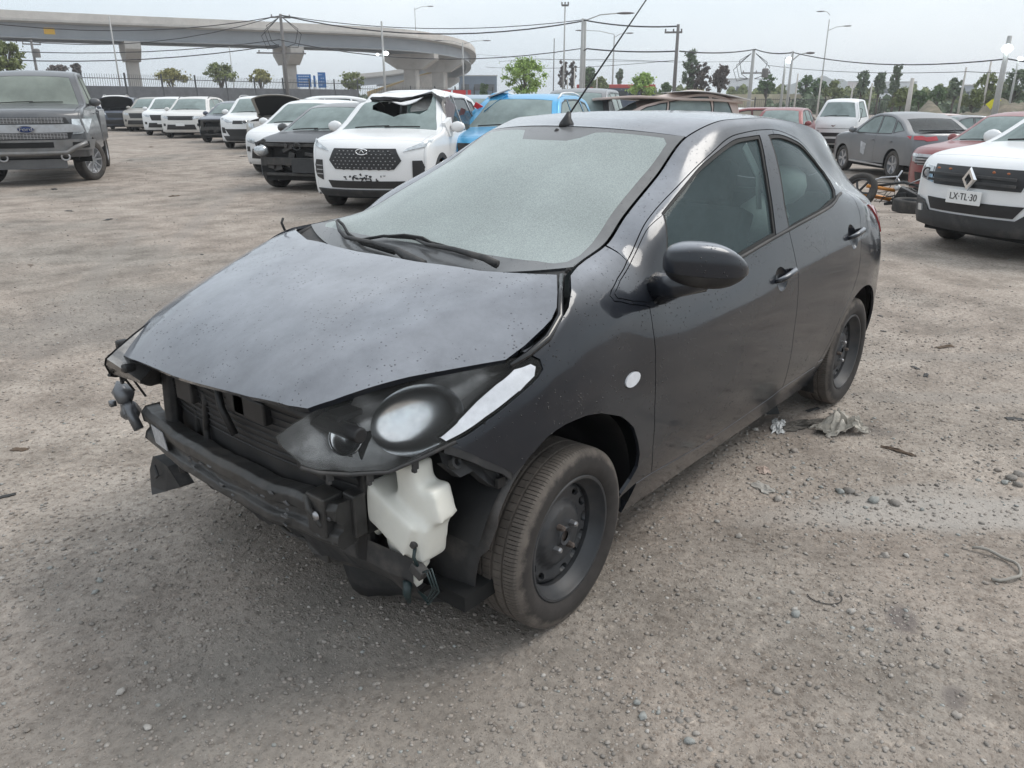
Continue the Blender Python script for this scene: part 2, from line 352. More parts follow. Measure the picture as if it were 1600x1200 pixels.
def catmull(K,v):
    """K (N,k,dim) knots per sample, v (N,) in 0..k-1"""
    N,k,_=K.shape;v=np.clip(v,0,k-1);i=np.clip(np.floor(v).astype(int),0,k-2);t=(v-i)[:,None]
    r=np.arange(N);p1=K[r,i];p2=K[r,i+1]
    p0=np.where((i>0)[:,None],K[r,np.maximum(i-1,0)],2*p1-p2);p3=np.where((i<k-2)[:,None],K[r,np.minimum(i+2,k-1)],2*p2-p1)
    d1=np.linalg.norm(p1-p0,axis=1,keepdims=True)+1e-9;d2=np.linalg.norm(p2-p1,axis=1,keepdims=True)+1e-9;d3=np.linalg.norm(p3-p2,axis=1,keepdims=True)+1e-9
    m1=d2*((p1-p0)/d1*d2+(p2-p1)/d2*d1)/(d1+d2);m2=d2*((p2-p1)/d2*d3+(p3-p2)/d3*d2)/(d2+d3)
    return p1*(2*t**3-3*t**2+1)+m1*(t**3-2*t**2+t)+p2*(-2*t**3+3*t**2)+m2*(t**3-t**2)
# ---- side of the hatchback: per station x, eight (y,z) knots from sill to roof edge
SIDE=[
(-3.12,[(.60,.30),(.62,.38),(.62,.60),(.60,.82),(.59,.92),(.56,1.00),(.52,1.04),(.44,1.12)]),
(-3.04,[(.68,.26),(.71,.36),(.725,.60),(.70,.84),(.67,.94),(.62,1.02),(.575,1.06),(.46,1.15)]),
(-2.90,[(.755,.23),(.785,.34),(.80,.60),(.775,.87),(.735,.98),(.675,1.055),(.60,1.11),(.48,1.22)]),
(-2.75,[(.78,.21),(.815,.32),(.835,.60),(.805,.89),(.745,1.02),(.675,1.09),(.60,1.165),(.50,1.30)]),
(-2.50,[(.77,.20),(.82,.31),(.855,.61),(.83,.90),(.745,1.09),(.675,1.135),(.60,1.27),(.52,1.40)]),
(-2.26,[(.755,.19),(.81,.31),(.855,.61),(.838,.90),(.75,1.10),(.62,1.272),(.575,1.36),(.53,1.445)]),
(-2.00,[(.755,.19),(.80,.31),(.848,.60),(.836,.89),(.765,1.075),(.59,1.395),(.565,1.435),(.53,1.472)]),
(-1.70,[(.755,.19),(.80,.31),(.845,.60),(.835,.87),(.775,1.05),(.585,1.44),(.56,1.468),(.53,1.488)]),
(-1.40,[(.755,.19),(.80,.31),(.845,.60),(.835,.86),(.778,1.02),(.585,1.43),(.56,1.462),(.53,1.485)]),
(-1.13,[(.755,.19),(.80,.31),(.845,.60),(.835,.85),(.78,.99),(.605,1.36),(.56,1.402),(.51,1.43)]),
(-.86,[(.755,.19),(.80,.31),(.845,.60),(.835,.845),(.782,.965),(.63,1.27),(.595,1.288),(.54,1.295)]),
(-.60,[(.755,.19),(.80,.31),(.845,.60),(.835,.84),(.785,.95),(.665,1.172),(.635,1.182),(.58,1.187)]),
(-.43,[(.755,.19),(.80,.31),(.845,.60),(.836,.84),(.795,.945),(.705,1.07),(.67,1.098),(.62,1.117)]),
(-.25,[(.755,.19),(.80,.31),(.845,.60),(.838,.83),(.805,.95),(.755,1.03),(.71,1.07),(.655,1.092)]),
(-.09,[(.755,.19),(.80,.31),(.846,.60),(.842,.82),(.82,.92),(.785,.995),(.75,1.04),(.705,1.072)]),
(.02,[(.755,.19),(.80,.31),(.846,.60),(.842,.80),(.828,.88),(.805,.94),(.785,.98),(.745,1.01)]),
(.12,[(.745,.19),(.79,.31),(.842,.60),(.836,.77),(.828,.84),(.812,.89),(.795,.925),(.765,.962)]),
(.22,[(.72,.19),(.77,.31),(.826,.60),(.818,.73),(.808,.79),(.795,.84),(.78,.885),(.752,.93)]),
(.35,[(.68,.19),(.72,.31),(.776,.60),(.768,.69),(.757,.74),(.74,.79),(.715,.85),(.675,.908)]),
(.50,[(.62,.19),(.65,.31),(.705,.60),(.69,.68),(.675,.72),(.658,.76),(.625,.82),(.565,.878)]),
(.62,[(.56,.19),(.585,.31),(.63,.60),(.615,.67),(.602,.70),(.585,.74),(.555,.79),(.51,.848)]),
(.72,[(.50,.19),(.52,.31),(.56,.60),(.552,.66),(.545,.69),(.535,.72),(.515,.76),(.475,.81)]),
(.79,[(.45,.19),(.47,.31),(.50,.60),(.497,.66),(.492,.69),(.487,.72),(.475,.75),(.45,.785)]),
]
SX=np.array([s[0] for s in SIDE]);SK=np.array([s[1] for s in SIDE])
def side_xv(x,v):
    x=np.asarray(x,float);v=np.asarray(v,float)
    K=pchip(SX,SK,x.ravel());q=catmull(K,v.ravel());xr=x.ravel()
    zl=.80+(-.55-xr)*.062;f=np.clip((-.50-xr)/.3,0,1)*np.clip((xr+2.75)/.4,0,1);dz=q[:,1]-zl   # ridge shaped to draw the reflection line along the doors
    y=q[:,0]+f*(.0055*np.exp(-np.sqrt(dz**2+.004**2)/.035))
    return np.stack([xr,y,q[:,1]],1)
def side_v_of_z(x,z):
    x=np.asarray(x,float).ravel();z=np.asarray(z,float).ravel();lo=np.zeros_like(x);hi=np.full_like(x,7.)
    for _ in range(26):
        m=(lo+hi)/2;q=side_xv(x,m)[:,2];lo=np.where(q<z,m,lo);hi=np.where(q<z,hi,m)
    return (lo+hi)/2
def side_xz(P):
    P=np.asarray(P,float);return side_xv(P[:,0],side_v_of_z(P[:,0],P[:,1]))
# ---- hood height field
HX=np.array([-.30,-.10,.10,.30,.50,.62,.70,.78]);HY=np.array([0,.3,.5,.62,.74,.84])
HZ=np.array([[1.10,1.098,1.09,1.085,1.06,1.0],[1.082,1.082,1.078,1.072,1.046,1.0],[1.062,1.058,1.05,1.026,.982,.93],[1.012,1.005,.985,.953,.905,.855],
[.945,.938,.912,.873,.83,.78],[.886,.88,.858,.82,.775,.73],[.832,.828,.808,.775,.73,.69],[.765,.76,.745,.715,.68,.64]])
HC=[1.02643,-0.00319,-0.42335,0.16867,-0.23677,-0.0907,-0.95906,1.14012,-0.26063,0.06787,1.47872,-1.31653,-0.26798,0.76474,0.22911,-0.76231,-0.28777,-0.78743]
def hood_xy(P):
    P=np.asarray(P,float);x=P[:,0];y=P[:,1];ya=np.abs(y);xx=x-.25
    out=sum(c*xx**i*y**j for c,(i,j) in zip(HC,[(i,j) for i in range(5) for j in (0,2,4,6) if not(i>3 and j>2)]))
    yc=.66-.27*(x+.1)/.78; yd=.33-.08*x; f=np.clip((x+.16)/.15,0,1)*np.clip((.74-x)/.12,0,1)
    z=out+.02*(y/.48)*np.clip((x+.1)/.8,0,1)**3+f*(.012*np.exp(-np.sqrt((ya-yc)**2+.012**2)/.06)+.0035*np.exp(-((ya-yd)/.09)**2))
    return np.stack([x,y,z],1)
# ---- windscreen and roof: s across (-1..1), t along
WC=np.array([(-.02,1.035),(-.30,1.165),(-.62,1.315),(-.85,1.405),(-1.02,1.463)])
WE_X=np.array([-.20,-.43,-.70,-.92,-1.13])
def edge7(x):
    return pchip(SX,SK[:,7,:],np.asarray(x,float))
def wind_st(P):
    P=np.asarray(P,float);s,t=P[:,0],P[:,1];k=np.linspace(0,1,5)
    c=pchip(k,WC,t);ex=pchip(k,WE_X,t);e=edge7(ex)
    w=np.abs(s)**2.2
    return np.stack([c[:,0]+(ex-c[:,0])*w,e[:,0]*s,c[:,1]+(e[:,1]-c[:,1])*w],1)
RCX=np.array([-2.80,-2.6,-2.3,-1.9,-1.5,-1.2,-1.0]);RCZ=np.array([1.40,1.447,1.488,1.512,1.513,1.49,1.460])
def roof_xs(P):
    """x measured on the centre line, front edge bows back towards the sides"""
    P=np.asarray(P,float);x,s=P[:,0],P[:,1];w=np.abs(s)**2.2
    ex=x-.115*np.clip((x+2.8)/1.8,0,1)**3
    e=edge7(ex);cz=pchip(RCX,RCZ,x)
    return np.stack([x+(ex-x)*w,e[:,0]*s,cz+(e[:,1]-cz)*w],1)
# ------------------------------------------------------------------ the grey hatchback in front
M_paint=paint('dark_grey_paint',(.010,.012,.017),metal=0,rough=.4,coat=1.,dust=.03,dcol=(.37,.39,.43),drops=True,dscale=2.2,coat_rough=.012,top_dust_sheen=.68,spec=.05,coat_ior=1.46)
M_black=mat('black_plastic',(.012,.012,.013),.5,noise=.3,nscale=20,dirt=(.10,.09,.08),dirt_amt=.3,dscale=5)
M_dusty=mat('dusty_black_plastic',(.03,.03,.031),.6,noise=.3,nscale=15,dirt=(.16,.14,.125),dirt_amt=.45,dscale=6)
M_gloss=mat('gloss_black',(.01,.01,.011),.12,coat=.3)
M_rubber=mat('rubber',(.018,.018,.018),.75)
M_void=mat('dark_inside',(.008,.008,.008),.9)
M_fabric=mat('seat_fabric',(.06,.065,.07),.95,noise=.2,nscale=30)
M_lightgrey=mat('headlining',(.42,.44,.43),.95)
M_chrome=mat('chrome',(.88,.89,.90),.13,metal=1)
M_reflect=mat('lamp_reflector',(.86,.87,.88),.2,metal=1,noise=.12,nscale=25)
M_lamp_in=mat('lamp_housing',(.27,.265,.26),.26,metal=.85,noise=.4,nscale=14)
M_ind=mat('indicator_reflector',(.72,.74,.78),.3,coat=.6,noise=.14,nscale=22)
M_tail=mat('tail_red',(.35,.015,.02),.12,coat=.6)
M_metal=mat('bare_metal',(.45,.45,.46),.4,metal=.9,noise=.2)
M_steel=mat('steel_wheel',(.04,.042,.046),.5,metal=.2,noise=.25,nscale=9,dirt=(.11,.095,.082),dirt_amt=.4,dscale=5)
M_hub=mat('rusty_hub',(.09,.07,.06),.7,noise=.4,nscale=40)
M_bottle=mat('milky_plastic',(.72,.71,.65),.4,noise=.07,nscale=6,dirt=(.38,.35,.30),dirt_amt=.22,dscale=5)
M_bottle.node_tree.nodes['Principled BSDF'].inputs['Subsurface Weight'].default_value=.25
M_bottle.node_tree.nodes['Principled BSDF'].inputs['Subsurface Radius'].default_value=(.03,.03,.025)
M_wglass=glass_mat('misted_glare_windscreen',(.05,.06,.06),.35,(.90,1.,.98),rough=.05,transp=.88,dscale=1.1,drops=True,speck=True,contrast=.22)  # pale film is mist plus sky glare painted in as diffuse colour
M_sglass=glass_mat('side_glass',(.02,.03,.03),.10,(.50,.66,.70),rough=.02,transp=.95,dscale=1.5)
M_lens=glass_mat('lamp_lens',(.03,.03,.03),.06,(.32,.32,.31),rough=.04,transp=.97,dscale=9,through=(.97,.97,.965))
M_beam=mat('coated_beam',(.035,.034,.033),.45,noise=.4,nscale=12,dirt=(.12,.105,.09),dirt_amt=.5,dscale=7)
def tyre_mat(name,tread,wall,side_axis=1,r_split=.27):
    """dusty tread, darker brownish sidewall, split by distance from the axle"""
    m=bpy.data.materials.new(name); nt,n,l,b=nodes(m); tc=n.new('ShaderNodeTexCoord'); sp=n.new('ShaderNodeSeparateXYZ'); l.new(tc.outputs['Object'],sp.inputs[0])
    cx=n.new('ShaderNodeCombineXYZ'); l.new(sp.outputs[0],cx.inputs[0]); l.new(sp.outputs[2],cx.inputs[2])
    ln=n.new('ShaderNodeVectorMath'); ln.operation='LENGTH'; l.new(cx.outputs[0],ln.inputs[0])
    no=n.new('ShaderNodeTexNoise'); no.inputs['Scale'].default_value=18; no.inputs['Detail'].default_value=6; no.inputs['Roughness'].default_value=.7; l.new(tc.outputs['Object'],no.inputs[0])
    ad=n.new('ShaderNodeMath'); ad.operation='MULTIPLY_ADD'; ad.inputs[1].default_value=.05; l.new(no.outputs[0],ad.inputs[0]); l.new(ln.outputs['Value'],ad.inputs[2])
    mr=n.new('ShaderNodeMapRange'); mr.inputs[1].default_value=r_split+.012; mr.inputs[2].default_value=r_split+.03; l.new(ad.outputs[0],mr.inputs[0])
    mx=n.new('ShaderNodeMix'); mx.data_type='RGBA'; mx.inputs[6].default_value=(*wall,1); mx.inputs[7].default_value=(*tread,1); l.new(mr.outputs[0],mx.inputs[0])
    m2=n.new('ShaderNodeMix'); m2.data_type='RGBA'; m2.blend_type='MULTIPLY'; m2.inputs[0].default_value=1; l.new(mx.outputs[2],m2.inputs[6])
    r2=n.new('ShaderNodeMapRange'); r2.inputs[1].default_value=.3; r2.inputs[2].default_value=.7; r2.inputs[3].default_value=.7; r2.inputs[4].default_value=1.3; l.new(no.outputs[0],r2.inputs[0])
    cb=n.new('ShaderNodeCombineColor'); [l.new(r2.outputs[0],cb.inputs[i]) for i in range(3)]; l.new(cb.outputs[0],m2.inputs[7]); l.new(m2.outputs[2],b.inputs['Base Color']); b.inputs['Roughness'].default_value=.85
    return m
M_tyre=tyre_mat('dusty_tyre',(.105,.09,.078),(.030,.026,.024))
QN=np.array([0,.13,.42,.69,.88,1.31,1.36,1.40])
def fs(P):
    P=np.asarray(P,float); return side_xv(P[:,0],np.interp(P[:,1],QN,np.arange(8)))
def qz(x,z): return float(np.interp(side_v_of_z([x],[z])[0],np.arange(8),QN))
def side_out(P): # rough outward direction of the flank
    g=np.tile([0.,1.,.5],(len(P),1)); g[:,0]=np.clip((P[:,0]-.1)*1.5,0,1.2)-np.clip((-2.7-P[:,0])*3,0,1.2); return g
HP=dict(
 headlight=[(0.758,1.394),(0.714,1.4),(0.673,1.4),(0.557,1.399),(0.44,1.4),(0.315,1.398),(0.231,1.391),(0.195,1.381),(0.163,1.367),(0.146,1.342),(0.143,1.315),(0.164,1.267),(0.244,1.214),(0.316,1.112),(0.377,0.967),(0.427,0.87),(0.487,0.8),(0.562,0.719),(0.642,0.816),(0.701,1.033),(0.735,1.319),(0.755,1.367)],
 fender=[(0.263,0.441),(0.351,0.645),(0.427,0.864),(0.377,0.94),(0.316,1.086),(0.244,1.188),(0.165,1.243),(0.142,1.308),(0.142,1.344),(0.158,1.367),(0.171,1.38),(0.18,1.389),(0.109,1.384),(0.039,1.372),(-0.0,1.367),(-0.024,1.365),(-0.071,1.373),(-0.128,1.396),(-0.208,1.4),(-0.296,1.4),(-0.417,1.4),(-0.43,1.316),(-0.318,1.296),(-0.252,1.246),(-0.228,1.203),(-0.237,1.096),(-0.317,0.955),(-0.399,0.885),(-0.422,0.868),(-0.406,0.759),(-0.396,0.589),(-0.416,0.428),(-0.448,0.267),(-0.495,0.142),(-0.382,0.141),(-0.296,0.115),(-0.304,0.138),(-0.342,0.18),(-0.368,0.222),(-0.36,0.275),(-0.336,0.326),(-0.293,0.393),(-0.211,0.465),(-0.095,0.524),(-0.014,0.553),(0.077,0.573),(0.119,0.574),(0.158,0.567),(0.209,0.523)],
 front_door=[(-0.495,0.142),(-0.448,0.267),(-0.416,0.428),(-0.396,0.589),(-0.406,0.759),(-0.422,0.868),(-0.399,0.885),(-0.317,0.955),(-0.237,1.096),(-0.228,1.203),(-0.252,1.246),(-0.318,1.296),(-0.43,1.316),(-0.608,1.318),(-0.864,1.312),(-1.085,1.312),(-1.266,1.313),(-1.384,1.31),(-1.568,1.314),(-1.738,1.31),(-1.66,1.145),(-1.605,1.017),(-1.575,0.873),(-1.57,0.687),(-1.59,0.424),(-1.653,0.136),(-1.551,0.123),(-1.25,0.113),(-0.9,0.108)],
 rear_door=[(-1.653,0.136),(-1.59,0.424),(-1.57,0.687),(-1.575,0.873),(-1.605,1.017),(-1.66,1.145),(-1.738,1.31),(-1.977,1.312),(-2.136,1.312),(-2.255,1.304),(-2.33,1.2),(-2.42,1.05),(-2.457,0.876),(-2.44,0.8),(-2.366,0.683),(-2.335,0.548),(-2.286,0.473),(-2.182,0.363),(-2.12,0.247),(-2.06,0.135)],
 front_window=[(-0.693,1.26),(-0.86,1.275),(-1.027,1.288),(-1.156,1.287),(-1.287,1.28),(-1.41,1.278),(-1.561,1.275),(-1.51,1.172),(-1.482,1.084),(-1.46,0.987),(-1.438,0.905),(-1.112,0.905),(-0.83,0.908),(-0.60,0.912),(-0.575,0.963)],
 sail=[(-0.455,1.288),(-0.572,1.287),(-0.679,1.262),(-0.565,0.974),(-0.575,0.91),(-0.423,0.905),(-0.335,0.982),(-0.262,1.101),(-0.255,1.179),(-0.325,1.253)],
 rear_window=[(-1.677,1.268),(-1.807,1.272),(-1.95,1.274),(-2.08,1.275),(-2.19,1.262),(-2.255,1.21),(-2.26,1.12),(-2.235,1.0),(-2.19,0.93),(-2.0,0.904),(-1.776,0.9),(-1.595,0.898),(-1.601,0.987),(-1.626,1.081),(-1.648,1.17)],
 side_marker=[(-.262+.042*math.cos(a),.592+.028*math.sin(a)) for a in np.linspace(0,2*math.pi,17)[:-1]],
 indicator=[(0.438,1.061),(0.383,1.312),(0.33,1.335),(0.276,1.355),(0.222,1.368),(0.172,1.357),(0.158,1.335),(0.17,1.307),(0.249,1.236),(0.319,1.137),(0.388,0.98),(0.424,0.908)],
 tail_light=[(-2.72,.93),(-2.80,1.0),(-2.93,1.05),(-3.05,1.0),(-3.05,.80),(-2.97,.72),(-2.90,.70),(-2.86,.76)],
)
HOOD=[(-.115,-.657),(-.085,-.60),(-.04,-.5),(-.009,-.429),(.009,-.252),(.016,-.1),(.008,.02),(.01,.182),(.003,.32),(-.013,.441),(-.049,.539),(-.082,.61),(-.115,.657),(-.046,.713),(.006,.751),(.048,.766),(.086,.769),(.169,.77),(.24,.764),(.315,.719),(.388,.675),(.458,.63),(.515,.597),(.575,.562),(.625,.531),(.674,.49),(.691,.432),(.698,.387),(.71,.282),(.716,.155),(.722,.011),(.724,-.097),(.721,-.22),(.715,-.382),(.701,-.5),(.674,-.516),(.625,-.531),(.575,-.562),(.515,-.597),(.458,-.63),(.388,-.675),(.315,-.719),(.24,-.764),(.169,-.77),(.086,-.769),(.048,-.766),(.006,-.751),(-.046,-.713)]
def arcpoly(cx,cz,r,a0,a1,n=26,zb=None):
    P=[]
    for a in np.linspace(R(a0),R(a1),n):
        x=cx+r*math.cos(a);P.append((x,qz(x,cz+r*math.sin(a))))
    return P
def on_side(x,q,off=0):
    p=fs([(x,q)])[0];e=1e-3;n=np.cross(fs([(x+e,q)])[0]-fs([(x-e,q)])[0],fs([(x,q+e)])[0]-fs([(x,q-e)])[0]);n/=np.linalg.norm(n)
    if n[1]<0:n=-n
    return Vector(p+n*off),Vector(n)
def tread_tyre(name,r0,r1,w,parent,m,n=144,sipes=True):
    """tyre with real grooves; axle along y, outer face +y"""
    hw=w/2; # tread columns across (y, depth, siped)
    cols=[(-hw,-.012,0),(-hw+.004,-.004,0),(-hw*.72,.0,1),(-hw*.50,.0,1),(-hw*.49,-.007,0),(-hw*.42,-.007,0),(-hw*.41,0,2),(-hw*.07,0,2),(-hw*.06,-.007,0),(hw*.06,-.007,0),(hw*.07,0,2),(hw*.40,0,2),(hw*.41,-.007,0),(hw*.49,-.007,0),(hw*.50,0,1),(hw*.74,0,1),(hw*.93,-.003,1),(hw,-.010,0)]
    wall=[(hw+.006,-.022),(hw+.011,-.04),(hw+.010,-.062),(hw+.003,-.080),(hw-.006,-(r1-r0)+.004),(hw-.012,-(r1-r0))]
    V=[];F=[];N=n*3
    for k in range(N):
        s=k%3; a=2*math.pi*((k//3)+(.0,.78,.89)[s])/n
        for j,(y,d,sp) in enumerate(cols):
            dd=d; aa=a+(.35*2*math.pi/n*(abs(y)/hw)*(1 if y>0 else -1)*1.2)
            if sipes and sp==1 and s==2: dd-=.0055
            if sipes and sp==2 and s==2 and (k//3)%2==0: dd-=.004
            r=r1+dd; V.append((r*math.cos(aa),y,r*math.sin(aa)))
        for y,d in wall: r=r1+d; V.append((r*math.cos(a),y,r*math.sin(a)))
        for y,d in wall[::-1]: r=r1+d; V.append((r*math.cos(a),-y,r*math.sin(a)))
    m_=len(cols)+2*len(wall);order=list(range(len(cols)))+list(range(len(cols),m_))
    for k in range(N):
        a,b=k*m_,((k+1)%N)*m_
        for j in range(m_): i,i2=order[j],order[(j+1)%m_]; F.append((a+i,a+i2,b+i2,b+i))
    o=mesh_obj(name,V,F,m,parent,True)
    bm=bmesh.new();bm.from_mesh(o.data);bmesh.ops.recalc_face_normals(bm,faces=bm.faces)
    for e in bm.edges: e.smooth=not(len(e.link_faces)==2 and e.calc_face_angle(0)>R(34))
    bm.to_mesh(o.data);bm.free();return o
def steel_rim(name,parent,r=.2014):
    """pressed steel wheel: barrel lip and a disc with a ring of slots and a raised centre"""
    b=MB(); y1=.085
    b.lathe([(r+.0,y1-.012),(r+.003,y1-.004),(r-.001,y1),(r-.008,y1-.001),(r-.012,y1-.010),(r-.016,y1-.024),(r-.034,y1-.045),(r-.036,y1-.10),(r-.018,-.08),(r,-.085)],axis='y',n=72)
    o=b.build(name,M_steel,parent,auto=35)
    def prof(rr):
        k=rr/.160; return np.interp(rr,[0,.028,.030,.050,.078,.092,.112,.130,.150,.163,.172],[.062,.062,.052,.050,.049,.046,.026,.030,.034,.026,.006])
    def fn(P):
        P=np.asarray(P,float);rr=np.hypot(P[:,0],P[:,1]);return np.stack([P[:,0],prof(rr),P[:,1]],1)
    C=lambda cx,cy,ra,rb,t,n=12:[(cx+ra*math.cos(a)*math.cos(t)-rb*math.sin(a)*math.sin(t),cy+ra*math.cos(a)*math.sin(t)+rb*math.sin(a)*math.cos(t)) for a in np.linspace(0,2*math.pi,n+1)[:-1]]
    base=C(0,0,.170,.170,0,64);reg=[]
    for k in range(14):
        if k%7==3: continue
        t=2*math.pi*k/14+.1; reg.append(('slot',C(.142*math.cos(t),.142*math.sin(t),.0125,.0195,t)))
    reg.append(('bore',C(0,0,.028,.028,0,18)))
    d=panelize(base,reg,.011,.011)
    disc=sheet('disc',fn,*d['base'],M_steel,o,inset=0,flange=.012,outward=lambda P:np.tile([0,1.,0],(len(P),1)))
    back=MB(); back.lathe([(.0,-.02),(.165,-.02),(.165,-.03)],axis='y',n=40); back.lathe([(.0,.048),(.027,.048),(.029,.03)],axis='y',n=20); back.build('hub_cap_bore',M_hub,o,smooth=False)
    dr=MB(); dr.lathe([(0,-.005),(.11,-.005),(.12,-.012)],axis='y',n=30); dr.build('brake_drum',M_hub,o)
    for k in range(4):
        t=math.pi/2*k+.65; nb=MB(); nb.lathe([(0,.074),(.0065,.074),(.0095,.068),(.0105,.050),(.0135,.047)],c=(.05*math.cos(t),0,.05*math.sin(t)),axis='y',n=6); nb.build('lug_nut',M_metal if k%2 else M_hub,parent)
    return o
def hero_car():
    car=thing('hatchback_car','dark grey five door hatchback without front bumper, standing alone nearest to us','hatchback')
    arcR=arcpoly(-2.49,.30,.355,-14,194)
    arcR=[(arcR[0][0],-.02)]+arcR+[(arcR[-1][0],-.02)]
    cup=lambda x,q:[(x+.055*math.cos(a),q+.052*math.sin(a)) for a in np.linspace(0,2*math.pi,21)[:-1]]
    cupF,cupR=cup(-1.405,.703),cup(-2.262,.722)
    reg=[('side_marker',HP['side_marker']),('cupF',cupF),('cupR',cupR),('front_window',HP['front_window']),('sealF',grow(HP['front_window'],.014)),('sail',HP['sail']),
         ('rear_window',HP['rear_window']),('sealR',grow(HP['rear_window'],.016)),('indicator',HP['indicator']),('headlight',HP['headlight']),('tail_light',HP['tail_light']),('arch',arcR),
         ('fender',HP['fender']),('front_door',HP['front_door']),('rear_door',HP['rear_door']),
         ('sill',[(-2.135,-.01),(-2.135,.16),(-1.65,.16),(-.6,.16),(-.40,.16),(-.385,-.01)]),
         ('void',[(.80,-.01),(.80,1.41),(-.30,1.41),(-.425,1.41),(-.425,-.01)])]
    d=panelize([(-3.12,0),(.79,0),(.79,1.40),(-3.12,1.40)],reg,.035,.035,.022)
    doors={}
    for mir in (False,True):
        kw=dict(mirror=mir,outward=side_out)
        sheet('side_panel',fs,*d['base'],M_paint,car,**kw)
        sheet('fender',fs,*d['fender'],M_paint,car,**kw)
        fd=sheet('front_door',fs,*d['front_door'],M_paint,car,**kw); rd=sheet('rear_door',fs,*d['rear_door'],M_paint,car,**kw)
        sheet('window_seal',fs,*d['sealF'],M_rubber,fd,inset=0,off=-.003,flange=.02,**kw); sheet('window_seal',fs,*d['sealR'],M_rubber,rd,inset=0,off=-.003,flange=.02,**kw)
        sheet('window_pane',fs,*d['front_window'],M_sglass,fd,inset=0,off=-.012,flange=0,**kw); sheet('window_pane',fs,*d['rear_window'],M_sglass,rd,inset=0,off=-.012,flange=0,**kw)
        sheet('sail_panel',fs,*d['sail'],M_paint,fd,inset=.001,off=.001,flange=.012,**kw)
        for nm,dr,c,q in (('cupF',fd,-1.405,.703),('cupR',rd,-2.262,.722)):
            def dish(P,c=c,q=q): 
                p=fs(P);r=np.hypot(P[:,0]-c,P[:,1]-q);p[:,1]-=.026*np.clip(1-(r/.052)**2,0,1)**.6;return p
            V2,T=d[nm];
            g=panelize([(V2[:,0].min()-.001,V2[:,1].min()),(V2[:,0].max(),V2[:,1].min()),(V2[:,0].max(),V2[:,1].max()),(V2[:,0].min(),V2[:,1].max())],[('c',cup(c,q))],.008,.008)['c']
            sheet('handle_recess',dish,*g,M_paint,dr,inset=0,flange=0,eps=1e-3,**kw)
            hb=MB();P=[]
            for t,(dx,o_) in enumerate([(.062,-.004),(.055,.016),(.03,.030),(-.01,.034),(-.06,.034),(-.085,.026),(-.095,-.004)]):
                p,_=on_side(c+dx,q+(.008-dx*.10),o_); P.append((p.x,-p.y if mir else p.y,p.z))
            hb.tube(P,[.008,.011,.012,.0125,.0135,.013,.010],10); hb.build('door_handle',M_paint,dr,smooth=True)
        sheet('side_marker',fs,*d['side_marker'],M_ind,car,inset=.001,off=.004,flange=.008,**kw)
        sheet('tail_light',fs,*d['tail_light'],M_tail,car,inset=.001,off=.006,flange=.02,**kw)
        sheet('sill',fs,*d['sill'],M_paint,car,inset=.0025,flange=.03,**kw)
        # lamp: cup, reflector, side indicator, lens
        hv=np.vstack([d['headlight'][0],d['indicator'][0]]);ht=np.vstack([d['headlight'][1],d['indicator'][1]+len(d['headlight'][0])])
        lamp=sheet('headlight',fs,hv,ht,M_lamp_in,car,inset=.003,off=-.125,flange=-.122,**kw)
        for sgn_nm in ('headlight','indicator'): pass
        sheet('lens',fs,hv,ht,M_lens,lamp,inset=.0,off=.002,flange=0,**kw)
        sheet('indicator',fs,*d['indicator'],M_ind,lamp,inset=.004,off=.0035,flange=.006,**kw)
        s=-1 if mir else 1
        c=Vector((.462,.648,.790)); n=Vector((.70,.50,.42)).normalized(); ax=Vector((-.55,.62,.28)); ax=(ax-n*ax.dot(n)).normalized(); bx=ax.cross(n); rot=Matrix((bx,ax,n)).transposed()
        b=MB(); 
        b.lathe([(.091,-.013),(.086,-.020),(.070,-.034),(.048,-.043),(.020,-.048),(.0,-.049)],n=48); b.V=[(v[0]*1.0,v[1]*1.38,v[2]) for v in b.V]; b.V=[tuple(c+rot@Vector(v)-n*.012) for v in b.V]
        b.V=[(v[0],v[1]*s,v[2]) for v in b.V]; b.build('reflector_bowl',M_reflect,lamp,smooth=True)
        # second small bowl towards the nose
        c2=Vector((.62,.545,.765)); n2=Vector((.8,.35,.45)).normalized(); rot2=n2.to_track_quat('Z','Y').to_matrix()
        b=MB(); b.lathe([(.046,0),(.048,.001),(.048,-.006),(.044,-.008),(.034,-.020),(.018,-.028),(0,-.030)],n=28); b.V=[tuple(c2+rot2@Vector(v)-n2*.022) for v in b.V]; b.V=[(v[0],v[1]*s,v[2]) for v in b.V]; b.build('small_bowl',M_chrome,lamp,smooth=True)
        # lower lip of the lamp with clips
        b=MB(); L=[(.487,.80),(.562,.725),(.642,.815),(.701,1.03),(.735,1.30)]
        P=[];
        for (x,q) in [(.40,.90)]+L: p,_=on_side(x,q,.0); P.append((p.x,p.y*s,p.z-.004))
        b.tube(P,.006,8)
        for x,q in ((.50,.775),(.60,.75),(.68,.93)):
            p,_=on_side(x,q,-.004); b.box((p.x,p.y*s,p.z-.014),(.02,.008,.026)); b.box((p.x+.004,p.y*s,p.z-.028),(.01,.014,.01))
        b.build('lamp_lip',M_dusty,lamp,smooth=False,bevel=.002)
        # mirror
        mr=MB(); A=Vector((-.22,.20,-.01)).normalized(); B=Vector((0,0,1)); Cc=A.cross(B).normalized()
        ctr=Vector((-.53,.93,1.068)); nu,nv=28,18
        def sup(u,v,e=.72): 
            f=lambda w,p: math.copysign(abs(w)**p,w)
            return (f(math.cos(v),e)*f(math.cos(u),e),f(math.cos(v),e)*f(math.sin(u),e),f(math.sin(v),e))
